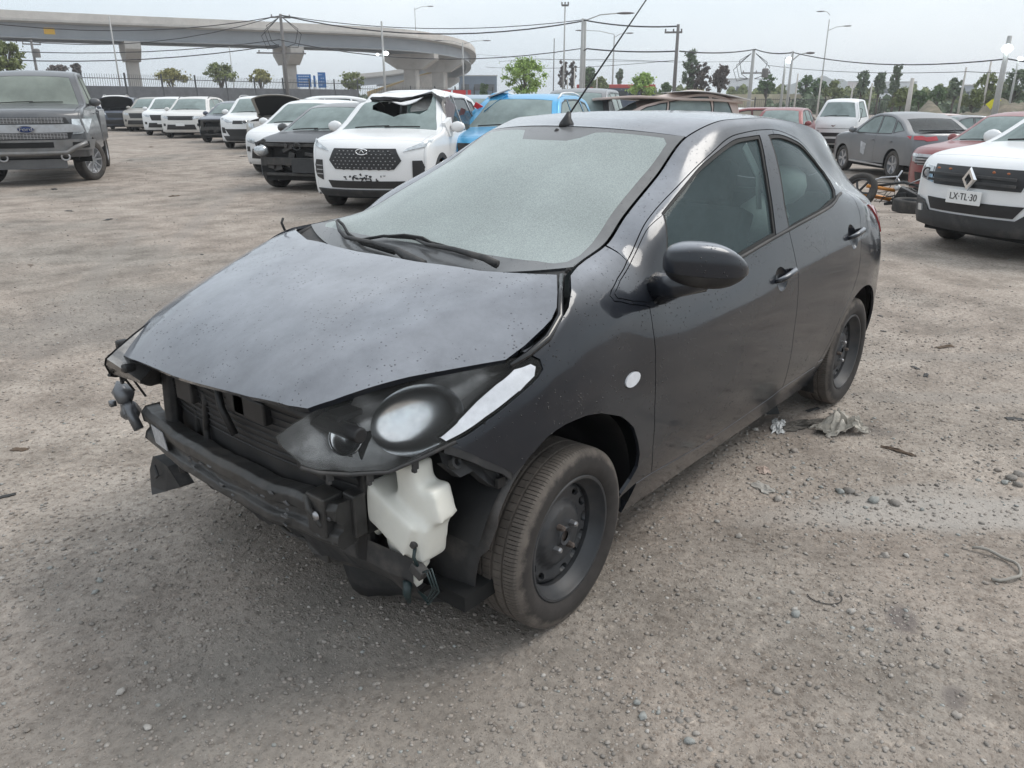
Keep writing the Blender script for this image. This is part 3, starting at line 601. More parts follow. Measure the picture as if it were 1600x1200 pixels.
        def shell(v0,v1,grow_=1.,dz=0,cut=None):
            V=[];F=[]
            for j in range(nv+1):
                v=v0+(v1-v0)*j/nv
                for i in range(nu):
                    a_,c_,b_=sup(2*math.pi*i/nu,v); tpr=1-.46*max(0,a_)**2
                    p=ctr+A*(.138*a_*grow_)+Cc*(.064*c_*grow_*tpr)+B*((.078*b_*tpr*(1 if b_>0 else .86)+ -.010*a_)*grow_+dz)
                    V.append((p.x,p.y*s,p.z))
            for j in range(nv):
                for i in range(nu): F.append((j*nu+i,j*nu+(i+1)%nu,(j+1)*nu+(i+1)%nu,(j+1)*nu+i))
            return V,F
        if mir: continue
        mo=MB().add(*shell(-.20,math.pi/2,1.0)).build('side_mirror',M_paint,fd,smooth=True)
        MB().add(*shell(-math.pi/2,-.22,.975)).build('mirror_base',M_black,fd,smooth=True)
        b=MB(); P0=Vector((-.50,.79,.985));P1=Vector((-.47,.87,1.012)); 
        b.tube([(P0.x,P0.y*s,P0.z),(P1.x,P1.y*s,P1.z),(-.53,.93*s,1.02)],[.055,.038,.03],14); b.build('mirror_stalk',M_paint,fd,smooth=True)
    for sg in (1,):
        pass
    # doors' belt moulding
    for s in (1,-1):
        b=MB(); P=[]
        for x in np.linspace(-.46,-2.30,30):
            p,_=on_side(x,.888+.0*x if x>-2.15 else .888+(-2.15-x)*.5,.003); P.append((p.x,p.y*s,p.z))
        b.tube(P,.0075,8); b.build('belt_moulding',M_dusty,car,smooth=True)
    # bonnet
    hd=panelize(HOOD,[],.035,.035,.025)['base']
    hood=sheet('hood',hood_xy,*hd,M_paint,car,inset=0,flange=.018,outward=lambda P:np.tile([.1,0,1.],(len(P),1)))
    for s in (1,-1):  # rubber strip in the gap beside the bonnet
        b=MB(); P=[Vector(p) for p in hood_xy([(-.13,.665*s),(-.046,.722*s),(.01,.765*s),(.09,.785*s),(.17,.782*s),(.23,.772*s)])]
        b.tube([(p.x,p.y,p.z-.017+.012*(i==0)) for i,p in enumerate(P)],[.010,.013,.013,.012,.010,.008],7); b.build('gap_seal',M_gloss,car,smooth=True)
    b=MB(); b.tube([(-.118,.688,1.083),(-.125,.690,1.094),(-.135,.694,1.088)],.005,6); b.tube([(-.09,-.69,1.07),(-.085,-.70,1.10),(-.10,-.71,1.115)],.005,6); b.build('hinge_clip',M_rubber,car,smooth=True)
    # windscreen, black border, mirror patch
    clr=[(0,.112),(.264,.109),(.549,.095),(.795,.07),(.88,.05),(.93,.06),(.95,.12),(.93,.28),(.925,.45),(.92,.637),(.925,.823),(.92,.90),(.87,.945),(.627,.938),(.45,.93),(.36,.91),(.30,.83),(.22,.775),(0,.765),(-.2,.775),(-.28,.85),(-.34,.91)]
    clr+= [(-a,b_) for a,b_ in clr[1:15][::-1]]
    ws=panelize([(-.985,.0),(.985,.0),(.985,.995),(-.985,.995)],[('clear',clr)],.05,.04,.03)
    wsn=lambda P:np.tile([.6,0,1.],(len(P),1))
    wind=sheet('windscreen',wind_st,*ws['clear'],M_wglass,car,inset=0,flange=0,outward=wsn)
    sheet('windscreen_border',wind_st,*ws['base'],M_frit,wind,inset=0,flange=.006,outward=wsn)
    rf=panelize([(-2.80,-1),(-1.0,-1),(-1.0,1),(-2.80,1)],[],.06,.08,.04)['base']
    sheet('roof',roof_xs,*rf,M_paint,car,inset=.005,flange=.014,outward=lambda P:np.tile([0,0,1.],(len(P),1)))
    sheet('headlining',roof_xs,*rf,M_lightgrey,car,inset=.03,off=-.035,flange=0,outward=lambda P:np.tile([0,0,1.],(len(P),1)))
    # rear end
    def rear(P):
        P=np.asarray(P,float);s,t=P[:,0],P[:,1];k=[0,.15,.42,.5,.62,.8,1.]
        c=pchip(k,[(-2.80,1.40),(-2.90,1.29),(-3.06,1.06),(-3.10,.98),(-3.16,.82),(-3.17,.5),(-3.13,.3)],t)
        e=pchip(k,[(-2.80,.495,1.265),(-2.93,.475,1.195),(-3.10,.46,1.11),(-3.12,.565,.99),(-3.12,.598,.80),(-3.12,.62,.5),(-3.12,.60,.3)],t);w=np.abs(s)**2.4
        return np.stack([c[:,0]+(e[:,0]-c[:,0])*w,e[:,1]*s,c[:,1]+(e[:,2]-c[:,1])*w],1)
    rr=panelize([(-1,0),(1,0),(1,1),(-1,1)],[('rear_glass',smooth_poly([(-.78,.10),(.78,.10),(.80,.36),(-.80,.36)])),('bumper',[(-1,.66),(1,.66),(1,1),(-1,1)])],.08,.05)
    ro=lambda P:np.tile([-1.,0,.4],(len(P),1))
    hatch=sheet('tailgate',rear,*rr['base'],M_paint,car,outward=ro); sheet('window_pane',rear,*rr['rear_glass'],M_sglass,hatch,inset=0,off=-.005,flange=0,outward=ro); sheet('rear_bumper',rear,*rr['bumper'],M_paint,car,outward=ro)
    # dark inner shell behind gaps, floor, arches
    b=MB(); b.box((-1.25,0,.235),(3.3,1.50,.05)); b.box((-.05,0,.26),(.62,.96,.06)); b.build('underbody',M_void,car)
    keep=panelize([(-3.10,.05),(.10,.05),(.10,1.37),(-3.10,1.37)],[('w1',grow(HP['front_window'],.03)),('w2',grow(HP['rear_window'],.03)),('s',grow(HP['sail'],-.01)),('a',grow(arcR,.02)),('f',[(p[0],p[1]) for p in arcpoly(0,.30,.41,-30,210)])],.09,.09)['base']
    for mir in (False,True): sheet('inner_panel',fs,*keep,M_void,car,inset=0,off=-.024,flange=0,mirror=mir,outward=side_out)
    for s in (1,-1):
        for cx,ra,nm in ((-2.49,.372,'wheel_arch_liner'),(0.0,.395,'wheel_arch_liner')):
            b=MB();P=[(cx+ra*math.cos(a),.30+ra*math.sin(a)) for a in np.linspace(R(-25 if cx else 18),R(205 if cx else 188),26)]
            V=[];F=[]
            for x,z in P: 
                jj=.006*math.sin(x*40)
                V+=[(x,s*(.80-.02*(abs(x-cx)/ra)**2),z),(x,s*.70,z-.004+jj),(x,s*.48,z)]
            for i in range(len(P)-1): F+=[(3*i,3*i+1,3*i+4,3*i+3),(3*i+1,3*i+2,3*i+5,3*i+4)]
            o=len(V);V.append((cx,s*.48,.30))
            for i in range(len(P)-1): F.append((3*i+2,o,3*i+5))
            b.add(V,F).build(nm,M_black,car,smooth=True)
    # wheels
    for cx,sy,st in ((0,.7375,.0441),(0,-.7375,.0441),(-2.49,.7325,0),(-2.49,-.7325,0)):
        w=bpy.data.objects.new('wheel',None); link(w,car); w.location=(cx,sy,.2905); w.rotation_euler=(0,R(37 if cx else 12),st if sy>0 else math.pi+st); w.rotation_mode='XYZ'
        w.matrix_local=Matrix.Translation((cx,sy,.2905))@Matrix.Rotation(st if sy>0 else math.pi+st,4,'Z')@Matrix.Rotation(R(37 if cx else 160),4,'Y')
        if 'tyre' not in PROTO:
            t=tread_tyre('tyre',.196,.2905,.168,w,M_tyre); rm=steel_rim('rim',w); PROTO['tyre']=t; PROTO['kids']=list(w.children)
        else:
            for ch in PROTO['kids']: copy_tree(ch,w)
    hero_front(car); hero_inside(car)
    # wipers
    def wp(s,t,h): 
        p=wind_st([(s,t)])[0]; return Vector(p)+Vector((.45,0,.89))*h
    b=MB(); b.tube([wp(.66,.012,.022),wp(.59,.03,.034),wp(.38,.066,.036),wp(.184,.082,.030),wp(.065,.105,.022)],[.014,.012,.009,.007,.004],8)
    w=b.build('wiper',M_dusty,car,smooth=True); b=MB(); b.tube([wp(-.377,.06,.010),wp(-.225,.106,.012),wp(-.007,.12,.012),wp(.231,.106,.012),wp(.455,.078,.010)],.006,6)
    b.tube([wp(.20,.10,.016),wp(.10,.112,.028),wp(-.05,.116,.024),wp(-.18,.108,.014)],.005,5)
    b.build('wiper_blade',M_rubber,w,smooth=True)
    b=MB(); b.tube([wp(.273,.0,.02),wp(.17,.012,.03),wp(.046,.035,.034),wp(-.175,.046,.034),wp(-.437,.04,.03),wp(-.574,.057,.03),wp(-.80,.096,.02)],[.018,.018,.012,.009,.008,.007,.004],8)
    w=b.build('wiper',M_dusty,car,smooth=True); b=MB(); b.tube([wp(-.85,.11,.012),wp(-.70,.10,.014),wp(-.52,.07,.014),wp(-.30,.05,.012),wp(0,.04,.012)],.006,6); b.build('wiper_blade',M_rubber,w,smooth=True)
    # cowl tray
    V=[];F=[];n=25
    for i in range(n):
        s=-.97+1.94*i/(n-1);p=wind_st([(s,.0)])[0];V+=[(p[0]-.01,p[1],p[2]-.004),(p[0]+.05,p[1]*1.02,p[2]-.028),(p[0]+.14,p[1]*1.04,p[2]-.06)]
    for i in range(n-1):
        for k in (0,1): F.append((3*i+k,3*i+3+k,3*i+4+k,3*i+1+k))
    mesh_obj('cowl_tray',V,F,M_dusty,car,True)
    b=MB(); b.tube([(-.13,.12,1.045),(-.12,.12,1.07)],[.02,.013],10); b.tube([(-.30,-.60,1.09),(-.22,-.66,1.075),(-.12,-.66,1.05)],.012,8); b.build('cowl_cap',M_dusty,car,smooth=True)
    # aerial
    b=MB(); b.tube([(-1.01,0,1.455),(-1.02,0,1.475),(-1.0,0,1.49)],[.001,.02,.001],4); b=MB()
    V=[];P=[(-.985,.004,1.462),(-1.06,.026,1.464),(-1.06,-.026,1.464),(-1.012,.008,1.505),(-1.05,.009,1.503),(-1.012,-.008,1.505),(-1.05,-.009,1.503)]
    b.tube([(-1.03,0,1.455),(-1.03,0,1.470),(-1.035,0,1.492),(-1.045,0,1.512)],[.036,.030,.016,.009],12); b.tube([(-1.04,0,1.50),(-1.598,0,1.978),(-1.75,0,2.11)],[.0042,.0030,.002],7)
    b.build('aerial',M_black,car,smooth=True)
    return car
PROTO={}
M_frit=paint('windscreen_border',(.03,.032,.034),metal=0,rough=.25,coat=.6,dust=.10,dcol=(.3,.3,.3),drops=True,dscale=9,top_dust_sheen=.28)
def hero_inside(car):
    b=MB(); b.box((-.52,0,.86),(.42,1.30,.20)); b.box((-.36,0,.96),(.30,1.26,.06)); b.build('dashboard',M_fabric,car,bevel=.03)
    b=MB(); P=[Vector((-.90+.06*math.cos(a)*1,.37+.18*math.sin(a),.93+.17*math.cos(a))) for a in np.linspace(0,2*math.pi,25)]
    b.tube(P,.014,8,cap=False); b.bar((-.9,.20,.93),(-.9,.54,.93),.03); b.bar((-.9,.37,.93),(-.6,.37,.86),.05); b.build('steering_wheel',M_black,car,smooth=True)
    for s in (1,-1):
        b=MB(); rot=Matrix.Rotation(R(-18),3,'Y')
        b.box((-1.15,.37*s,.50),(.50,.48,.16)); b.box((-1.44,.37*s,.82),(.13,.48,.62),rot); b.box((-1.56,.37*s,1.22),(.10,.27,.19),rot); b.box((-1.52,.37*s,1.12),(.03,.12,.1),rot)
        b.build('seat',M_fabric,car,bevel=.05)
    b=MB(); rot=Matrix.Rotation(R(-20),3,'Y'); b.box((-2.05,0,.50),(.5,1.24,.16)); b.box((-2.40,0,.82),(.14,1.24,.60),rot)
    for y in (-.36,.36): b.box((-2.50,y,1.16),(.08,.24,.14),rot)
    b.build('rear_bench',M_fabric,car,bevel=.04)
    b=MB(); b.box((-.95,0,1.365),(.03,.24,.07),Matrix.Rotation(R(20),3,'Y')); b.bar((-.93,0,1.40),(-.97,0,1.45),.02); b.build('rear_view_mirror',M_black,car,bevel=.012)
    b=MB()
    for s in (1,): b.bar((-1.44,.60,1.385),(-1.50,.645,1.27),.05,.004,up=(0,1,.3)); b.bar((-1.50,.645,1.27),(-1.49,.67,1.13),.045,.004,up=(0,1,.3))
    b.build('trim_strip',mat('pale_trim',(.36,.38,.37),.9),car)
    b=MB(); 
    for i,(x,y,z,dx,dz) in enumerate([(-2.15,.50,1.17,.16,.10),(-2.05,.45,1.02,.2,.12)]): b.blob((x,y,z),(dx,.1,dz),i,.15,2)
    b.build('rear_parcel',mat('pale_bag',(.45,.48,.46),.7,noise=.2),car,smooth=True)
def hero_front(car):
    # radiator, slam panel, side posts
    V=[];F=[];ys=np.linspace(-.64,.50,24)
    for y in ys: V+=[(.615-.06*(abs(y)/.6)**2.2,y,.80),(.585-.06*(abs(y)/.6)**2.2,y,.60),(.54-.05*(abs(y)/.6)**2.2,y,.33)]
    for i in range(23):
        for k in (0,1): F.append((3*i+k,3*i+3+k,3*i+4+k,3*i+1+k))
    mesh_obj('radiator',V,F,mat('condenser_fins',(.022,.022,.023),.55,noise=.5,nscale=6,dirt=(.07,.062,.055),dirt_amt=.5,dscale=4),car,True)
    b=MB()
    for z in np.linspace(.58,.77,9): b.tube([(.590-.06*(abs(y)/.6)**2.2+.15*(z-.6),y,z) for y in ys],.0025,4)
    q=b.build('condenser_tubes',M_black,car); q['kind']='stuff'
    for c_,d_ in (((.61,.12,.73),(.03,.16,.07)),((.60,-.28,.70),(.03,.10,.10)),((.585,.36,.66),(.03,.12,.14))): b=MB(); b.box(c_,d_); b.build('front_duct',M_black,car,bevel=.006)
    b=MB(); b.tube([(.62,-.05,.78),(.63,-.02,.70),(.62,.02,.62)],.012,7); b.build('coolant_pipe',M_black,car,smooth=True)
    b=MB()
    b.tube([(.60,y,.775+.0*y) for y in np.linspace(-.60,.60,7)],.022,8)                       # slam tube
    b.tube([(.56,-.46,.76),(.575,-.46,.52),(.56,-.45,.33)],.03,8); b.tube([(.52,.46,.72),(.50,.47,.5),(.50,.46,.33)],.035,8)
    b.tube([(.58,-.20,.77),(.59,-.19,.66),(.585,-.22,.56),(.59,-.21,.45)],.012,8)             # latch stay / hose
    b.box((.57,0,.80),(.08,1.05,.018)); b.box((.60,.05,.74),(.05,.10,.08))
    b.box((.50,.47,.58),(.08,.09,.30)); b.build('front_panel',M_black,car,smooth=False,bevel=.006)
    b=MB(); b.tube([(.55,-.10,.74),(.545,.05,.62),(.55,.30,.66)],.018,8); b.tube([(.54,.25,.76),(.55,.33,.60)],.012,6); b.tube([(.55,-.35,.73),(.56,-.30,.6),(.555,-.33,.5)],.016,6); b.build('coolant_hose',M_rubber,car,smooth=True)
    b=MB(); b.blob((.557,.16,.735),(.012,.02,.018),3,.1,1); b.build('tag_clip',mat('pale_clip',(.3,.3,.27),.6),car,smooth=True)
    # crash beam, bowed, with two ribs
    V=[];F=[];sec=[(-.03,-.062),(.022,-.066),(.034,-.05),(.030,-.028),(.012,-.018),(.010,.004),(.030,.016),(.034,.048),(.020,.066),(-.03,.062)];ys=np.linspace(-.655,.50,34);rr=random.Random(5)
    for y in ys:
        x0=.615-.045*(abs(y)/.62)**2.6; zc=.462+.03*(y>.25)*(y-.25)/.3
        for dx,dz in sec:
            V.append((x0+dx+rr.uniform(-.002,.002)-.012*math.exp(-((y-.28)/.06)**2),y,zc+dz+rr.uniform(-.0015,.0015)+.003*math.sin(y*23)))
    m=len(sec)
    for i in range(len(ys)-1):
        for k in range(m): F.append((i*m+k,i*m+(k+1)%m,(i+1)*m+(k+1)%m,(i+1)*m+k))
    F+= [tuple(range(m)),tuple((len(ys)-1)*m+k for k in range(m))[::-1]]
    bo=mesh_obj('crash_beam',V,F,M_beam,car,False); md=bo.modifiers.new('b','BEVEL'); md.width=.004; md.segments=2; md.limit_method='ANGLE'
    def bp(y,z,off=.012): x0=.615-.045*(abs(y)/.62)**2.6; return (x0+.034+off,y,z-.033)
    b=MB(); q=[(-.545,.53),(-.435,.535),(-.41,.475),(-.52,.47)]
    b.add([bp(y,z,.004) for y,z in q]+[bp(y,z,.001) for y,z in q],[(0,1,2,3),(4,5,6,7),(0,1,5,4),(1,2,6,5),(2,3,7,6),(3,0,4,7)]); b.build('label_sticker',mat('worn_sticker',(.38,.38,.39),.5,noise=.25,nscale=60),bo)
    b=MB(); b.lathe([(0,.008),(.011,.007),(.014,0)],n=12); b.V=[tuple(Matrix.Rotation(R(90),3,'Y')@Vector(v)+Vector((.640,.430,.505))) for v in b.V]; b.build('bolt_cap',M_metal,bo,smooth=True)
    b=MB(); b.box((.60,.42,.50),(.07,.08,.12)); b.box((.55,.49,.50),(.05,.05,.13)); b.tube([(.63,.38,.55),(.645,.41,.52),(.63,.44,.47)],.012,6); b.build('beam_bracket',M_beam,bo,bevel=.01)
    b=MB()
    for k in range(26): 
        y=rr.uniform(-.3,.5);p=bp(y,.495+rr.uniform(-.05,.05),-.004); b.blob(p,(.004,rr.uniform(.006,.018),rr.uniform(.003,.007)),k,.5,1)
    q=b.build('torn_foam',mat('foam_scraps',(.07,.07,.072),.35,noise=.5,nscale=40),bo,smooth=False); q['kind']='stuff'
    # lower cross member and undertray with a ragged edge
    ys=np.linspace(-.60,.66,42);V=[];F=[]
    for i,y in enumerate(ys):
        j=rr.uniform(-.012,.012)
        jj=.012*math.sin(y*17)+.005*math.sin(y*47+1); V+=[(.54-.03*(abs(y)/.6)**2,y,.40),(.545-.035*(abs(y)/.62)**2,y,.325+j*.5),(.505-.04*(abs(y)/.62)**2,y,.25+j+jj),(.44-.05*(abs(y)/.6)**2,y,.24+j),(.10,y*.9,.24)]
    for i in range(len(ys)-1):
        for k in range(4): F.append((i*5+k,(i+1)*5+k,(i+1)*5+k+1,i*5+k+1))
    mesh_obj('undertray',V,F,M_dusty,car,False)
    b=MB(); b.tube([(.44,.05,.235),(.47,.18,.215),(.46,.26,.22),(.42,.34,.20)],[.02,.026,.02,.012],8); b.box((.46,.22,.225),(.06,.05,.05)); b.box((.40,.42,.30),(.08,.10,.12)); b.tube([(.47,-.1,.24),(.49,.04,.232),(.47,.14,.23)],.008,6); b.build('lower_bracket',M_beam,car,bevel=.006)
    # torn splash shield flap hanging by the wheel
    V=[];F=[];nx,ny=14,8
    for i in range(nx):
        for j in range(ny):
            u=i/(nx-1);v=j/(ny-1);y=.22+.47*u; top=.36; bot=.045+.14*u**1.6+rr.uniform(-.008,.008)
            V.append((.32+.10*(1-v)+.06*v+.012*math.sin(u*9)+.02*math.sin(v*3+u*5)-(.10*u*u),y,top+(bot-top)*v))
    for i in range(nx-1):
        for j in range(ny-1): F.append((i*ny+j,(i+1)*ny+j,(i+1)*ny+j+1,i*ny+j+1))
    o=mesh_obj('splash_shield',V,F,M_dusty,car,True); so=o.modifiers.new('s','SOLIDIFY'); so.thickness=.004
    # wheel arch liner wrapping in front of the tyre
    for s in (1,-1):
        V=[];F=[];A=np.linspace(R(-12),R(68),16);Yl=[.80,.76,.70,.62,.54]
        for a in A:
            for j,y in enumerate(Yl):
                r=.385+(.0,.004,.012,.004,.0)[j]+.02*math.exp(-((a-R(5))/.25)**2)*(j>1); x=r*math.cos(a)*(.90 if a<R(30) else .96); yy=y if a>R(30) else y-.05*(R(30)-a)/R(42)
                V.append((x,s*yy*(.97 if a<R(10) else 1),.30+r*math.sin(a)))
        for i in range(len(A)-1):
            for j in range(4): F.append((i*5+j,(i+1)*5+j,(i+1)*5+j+1,i*5+j+1))
        o=mesh_obj('arch_liner_front',V,F,M_dusty,car,True); so=o.modifiers.new('s','SOLIDIFY'); so.thickness=.005
    # bracket under the front fender edge
    for s in (1,-1):
        P=[];top=[(.427,.864),(.395,.78),(.36,.68),(.33,.60),(.29,.52),(.266,.455)];V=[];F=[];dp=[.05,.075,.045,.06,.07,.035]
        T=[];
        for x,q in top: p,_=on_side(x,q,-.006); T.append(p)
        for i,p in enumerate(T):
            z=.0
            V+=[(p.x,p.y*s,p.z+.01),(p.x+.004,(p.y+.002)*s,p.z-.018),(p.x-.012,(p.y-.035)*s,p.z-.03),(p.x-.01,(p.y-.02+.01*(i%2))*s,p.z-dp[i]-.01),(p.x-.02,(p.y-.05)*s,p.z-dp[i]-.022)]
        for i in range(5):
            for k in range(4): F.append((i*5+k,(i+1)*5+k,(i+1)*5+k+1,i*5+k+1))
        o=mesh_obj('bumper_bracket',V,F,M_dusty,car,False); so=o.modifiers.new('s','SOLIDIFY'); so.thickness=.004; bv=o.modifiers.new('b','BEVEL'); bv.width=.002
        b=MB(); p=T[1]; b.lathe([(.008,.0),(.012,.006),(.02,.006),(.022,-.01)],n=12); b.V=[tuple(Matrix.Rotation(R(-70),3,'X')@Vector(v)+Vector((p.x+.005,p.y-.008,p.z-.035))) for v in b.V]; b.V=[(v[0],v[1]*s,v[2]) for v in b.V]; b.box((T[4].x,(T[4].y-.01)*s,T[4].z-.05),(.03,.01,.03)); b.build('bracket_socket',M_black,o)
    # washer bottle
    OFF=Matrix.Translation((.07,.03,.045))
    b=MB()
    def lump(pts,rad,n=16): b.tube(pts,rad,n)
    bm=bmesh.new()
    def bx(c,d,rot=(0,0,0)):
        r=bmesh.ops.create_cube(bm,size=1); M=Matrix.Translation(c)@Matrix.Rotation(rot[2],4,'Z')@Matrix.Rotation(rot[1],4,'Y')@Matrix.Rotation(rot[0],4,'X')@Matrix.Diagonal((*d,1)); bmesh.ops.transform(bm,matrix=OFF@M,verts=r['verts'])
    bx((.385,.60,.565),(.08,.085,.12),(R(8),0,0)); bx((.375,.65,.51),(.09,.10,.10),(R(14),0,R(10))); bx((.40,.55,.455),(.12,.20,.115),(R(-24),0,0)); bx((.385,.605,.41),(.10,.14,.12),(R(-10),0,0)); bx((.385,.555,.33),(.08,.09,.12),(R(20),0,0)); bx((.39,.575,.275),(.055,.055,.10)); bx((.40,.40,.375),(.05,.12,.05),(R(-8),0,0)); bx((.40,.44,.41),(.07,.10,.08),(R(-30),0,0))
    me=bpy.data.meshes.new('washer_bottle'); bm.to_mesh(me); bm.free(); me.materials.append(M_bottle); o=link(bpy.data.objects.new('washer_bottle',me),car); n_kids=0
    rm=o.modifiers.new('r','REMESH'); rm.mode='VOXEL'; rm.voxel_size=.008; sm=o.modifiers.new('s','SMOOTH'); sm.iterations=22; sm.factor=.65; rm.use_smooth_shade=True
    b=MB(); b.lathe([(0,0),(.015,0),(.018,-.012),(.0,-.012)],n=14); b.V=[tuple(Matrix.Rotation(R(80),3,'X')@Vector(v)+Vector((.405,.325,.36))) for v in b.V]; b.build('bottle_port',M_black,o,smooth=False)
    b=MB(); b.lathe([(0,.02),(.012,.02),(.012,-.02),(0,-.02)],n=12); b.V=[tuple(Matrix.Rotation(R(90),3,'Y')@Vector(v)+Vector((.43,.645,.41))) for v in b.V]
    b.build('pump',M_dusty,o,bevel=.003); b=MB(); b.box((.44,.66,.335),(.03,.045,.03),Matrix.Rotation(R(-25),3,'X')); b.build('pump_plug',M_dusty,o,bevel=.003)
    b=MB(); 
    b.tube([(.44,.648,.40),(.45,.652,.375),(.445,.66,.35)],.005,6); b.tube([(.43,.60,.27),(.44,.605,.235),(.43,.60,.20)],[.014,.012,.006],8)
    for k in range(3): b.tube([(.445,.68,.34),(.455,.705+.01*k,.355+.01*k),(.44,.71+.012*k,.30),(.43,.68,.25-.01*k),(.42,.63,.245)],.0025,5)
    b.build('pump_wiring',mat('teal_black_wire',(.015,.03,.032),.4),o,smooth=True)
    for ch in o.children: ch.data.transform(OFF)
    # far side: lamp backing, wires, loose metal, hanging bracket
    b=MB(); b.box((.70,-.50,.755),(.05,.09,.05)); b.box((.665,-.55,.785),(.04,.03,.06)); b.box((.71,-.46,.755),(.04,.10,.025)); b.build('lamp_bracket',M_black,car,bevel=.008)
    b=MB(); b.tube([(.66,-.55,.74),(.655,-.60,.66),(.64,-.58,.62)],.004,6); b.tube([(.66,-.53,.74),(.65,-.55,.67),(.64,-.50,.62)],.004,6); b.tube([(.66,-.54,.74),(.66,-.5,.70),(.63,-.46,.68)],.004,6); b.build('loose_wiring',M_rubber,car,smooth=True)
    b=MB(); b.blob((.62,-.735,.565),(.035,.045,.045),4,.25,2); b.blob((.615,-.715,.50),(.03,.05,.04),9,.3,2); b.box((.64,-.79,.52),(.02,.02,.02)); b.tube([(.62,-.72,.55),(.625,-.68,.50),(.62,-.65,.45)],.018,7); b.build('bent_metal',mat('dented_steel',(.16,.165,.175),.35,metal=.6,noise=.3),car,smooth=True)
    b=MB(); V=[(.60,-.62,.345),(.60,-.52,.335),(.59,-.47,.27),(.60,-.56,.225),(.61,-.66,.18),(.60,-.685,.20),(.595,-.68,.27)]
    n=len(V); b.add(V+[(x-.05,y+.01,z) for x,y,z in V],[tuple(range(n)),tuple(range(n,2*n))[::-1]]+[(i,(i+1)%n,n+(i+1)%n,n+i) for i in range(n)]); b.tube([(.61,-.60,.32),(.615,-.57,.29),(.612,-.60,.27)],.006,6); b.build('fog_lamp_bracket',M_dusty,car,bevel=.004)
    b=MB(); b.tube([(.335,.175,.22),(.338,.178,.10)],.0012,4); b.blob((.34,.18,.075),(.012,.012,.02),2,.3,1); b.build('hanging_clip',mat('white_clip',(.6,.6,.58),.5),car,smooth=True)
HERO=hero_car()
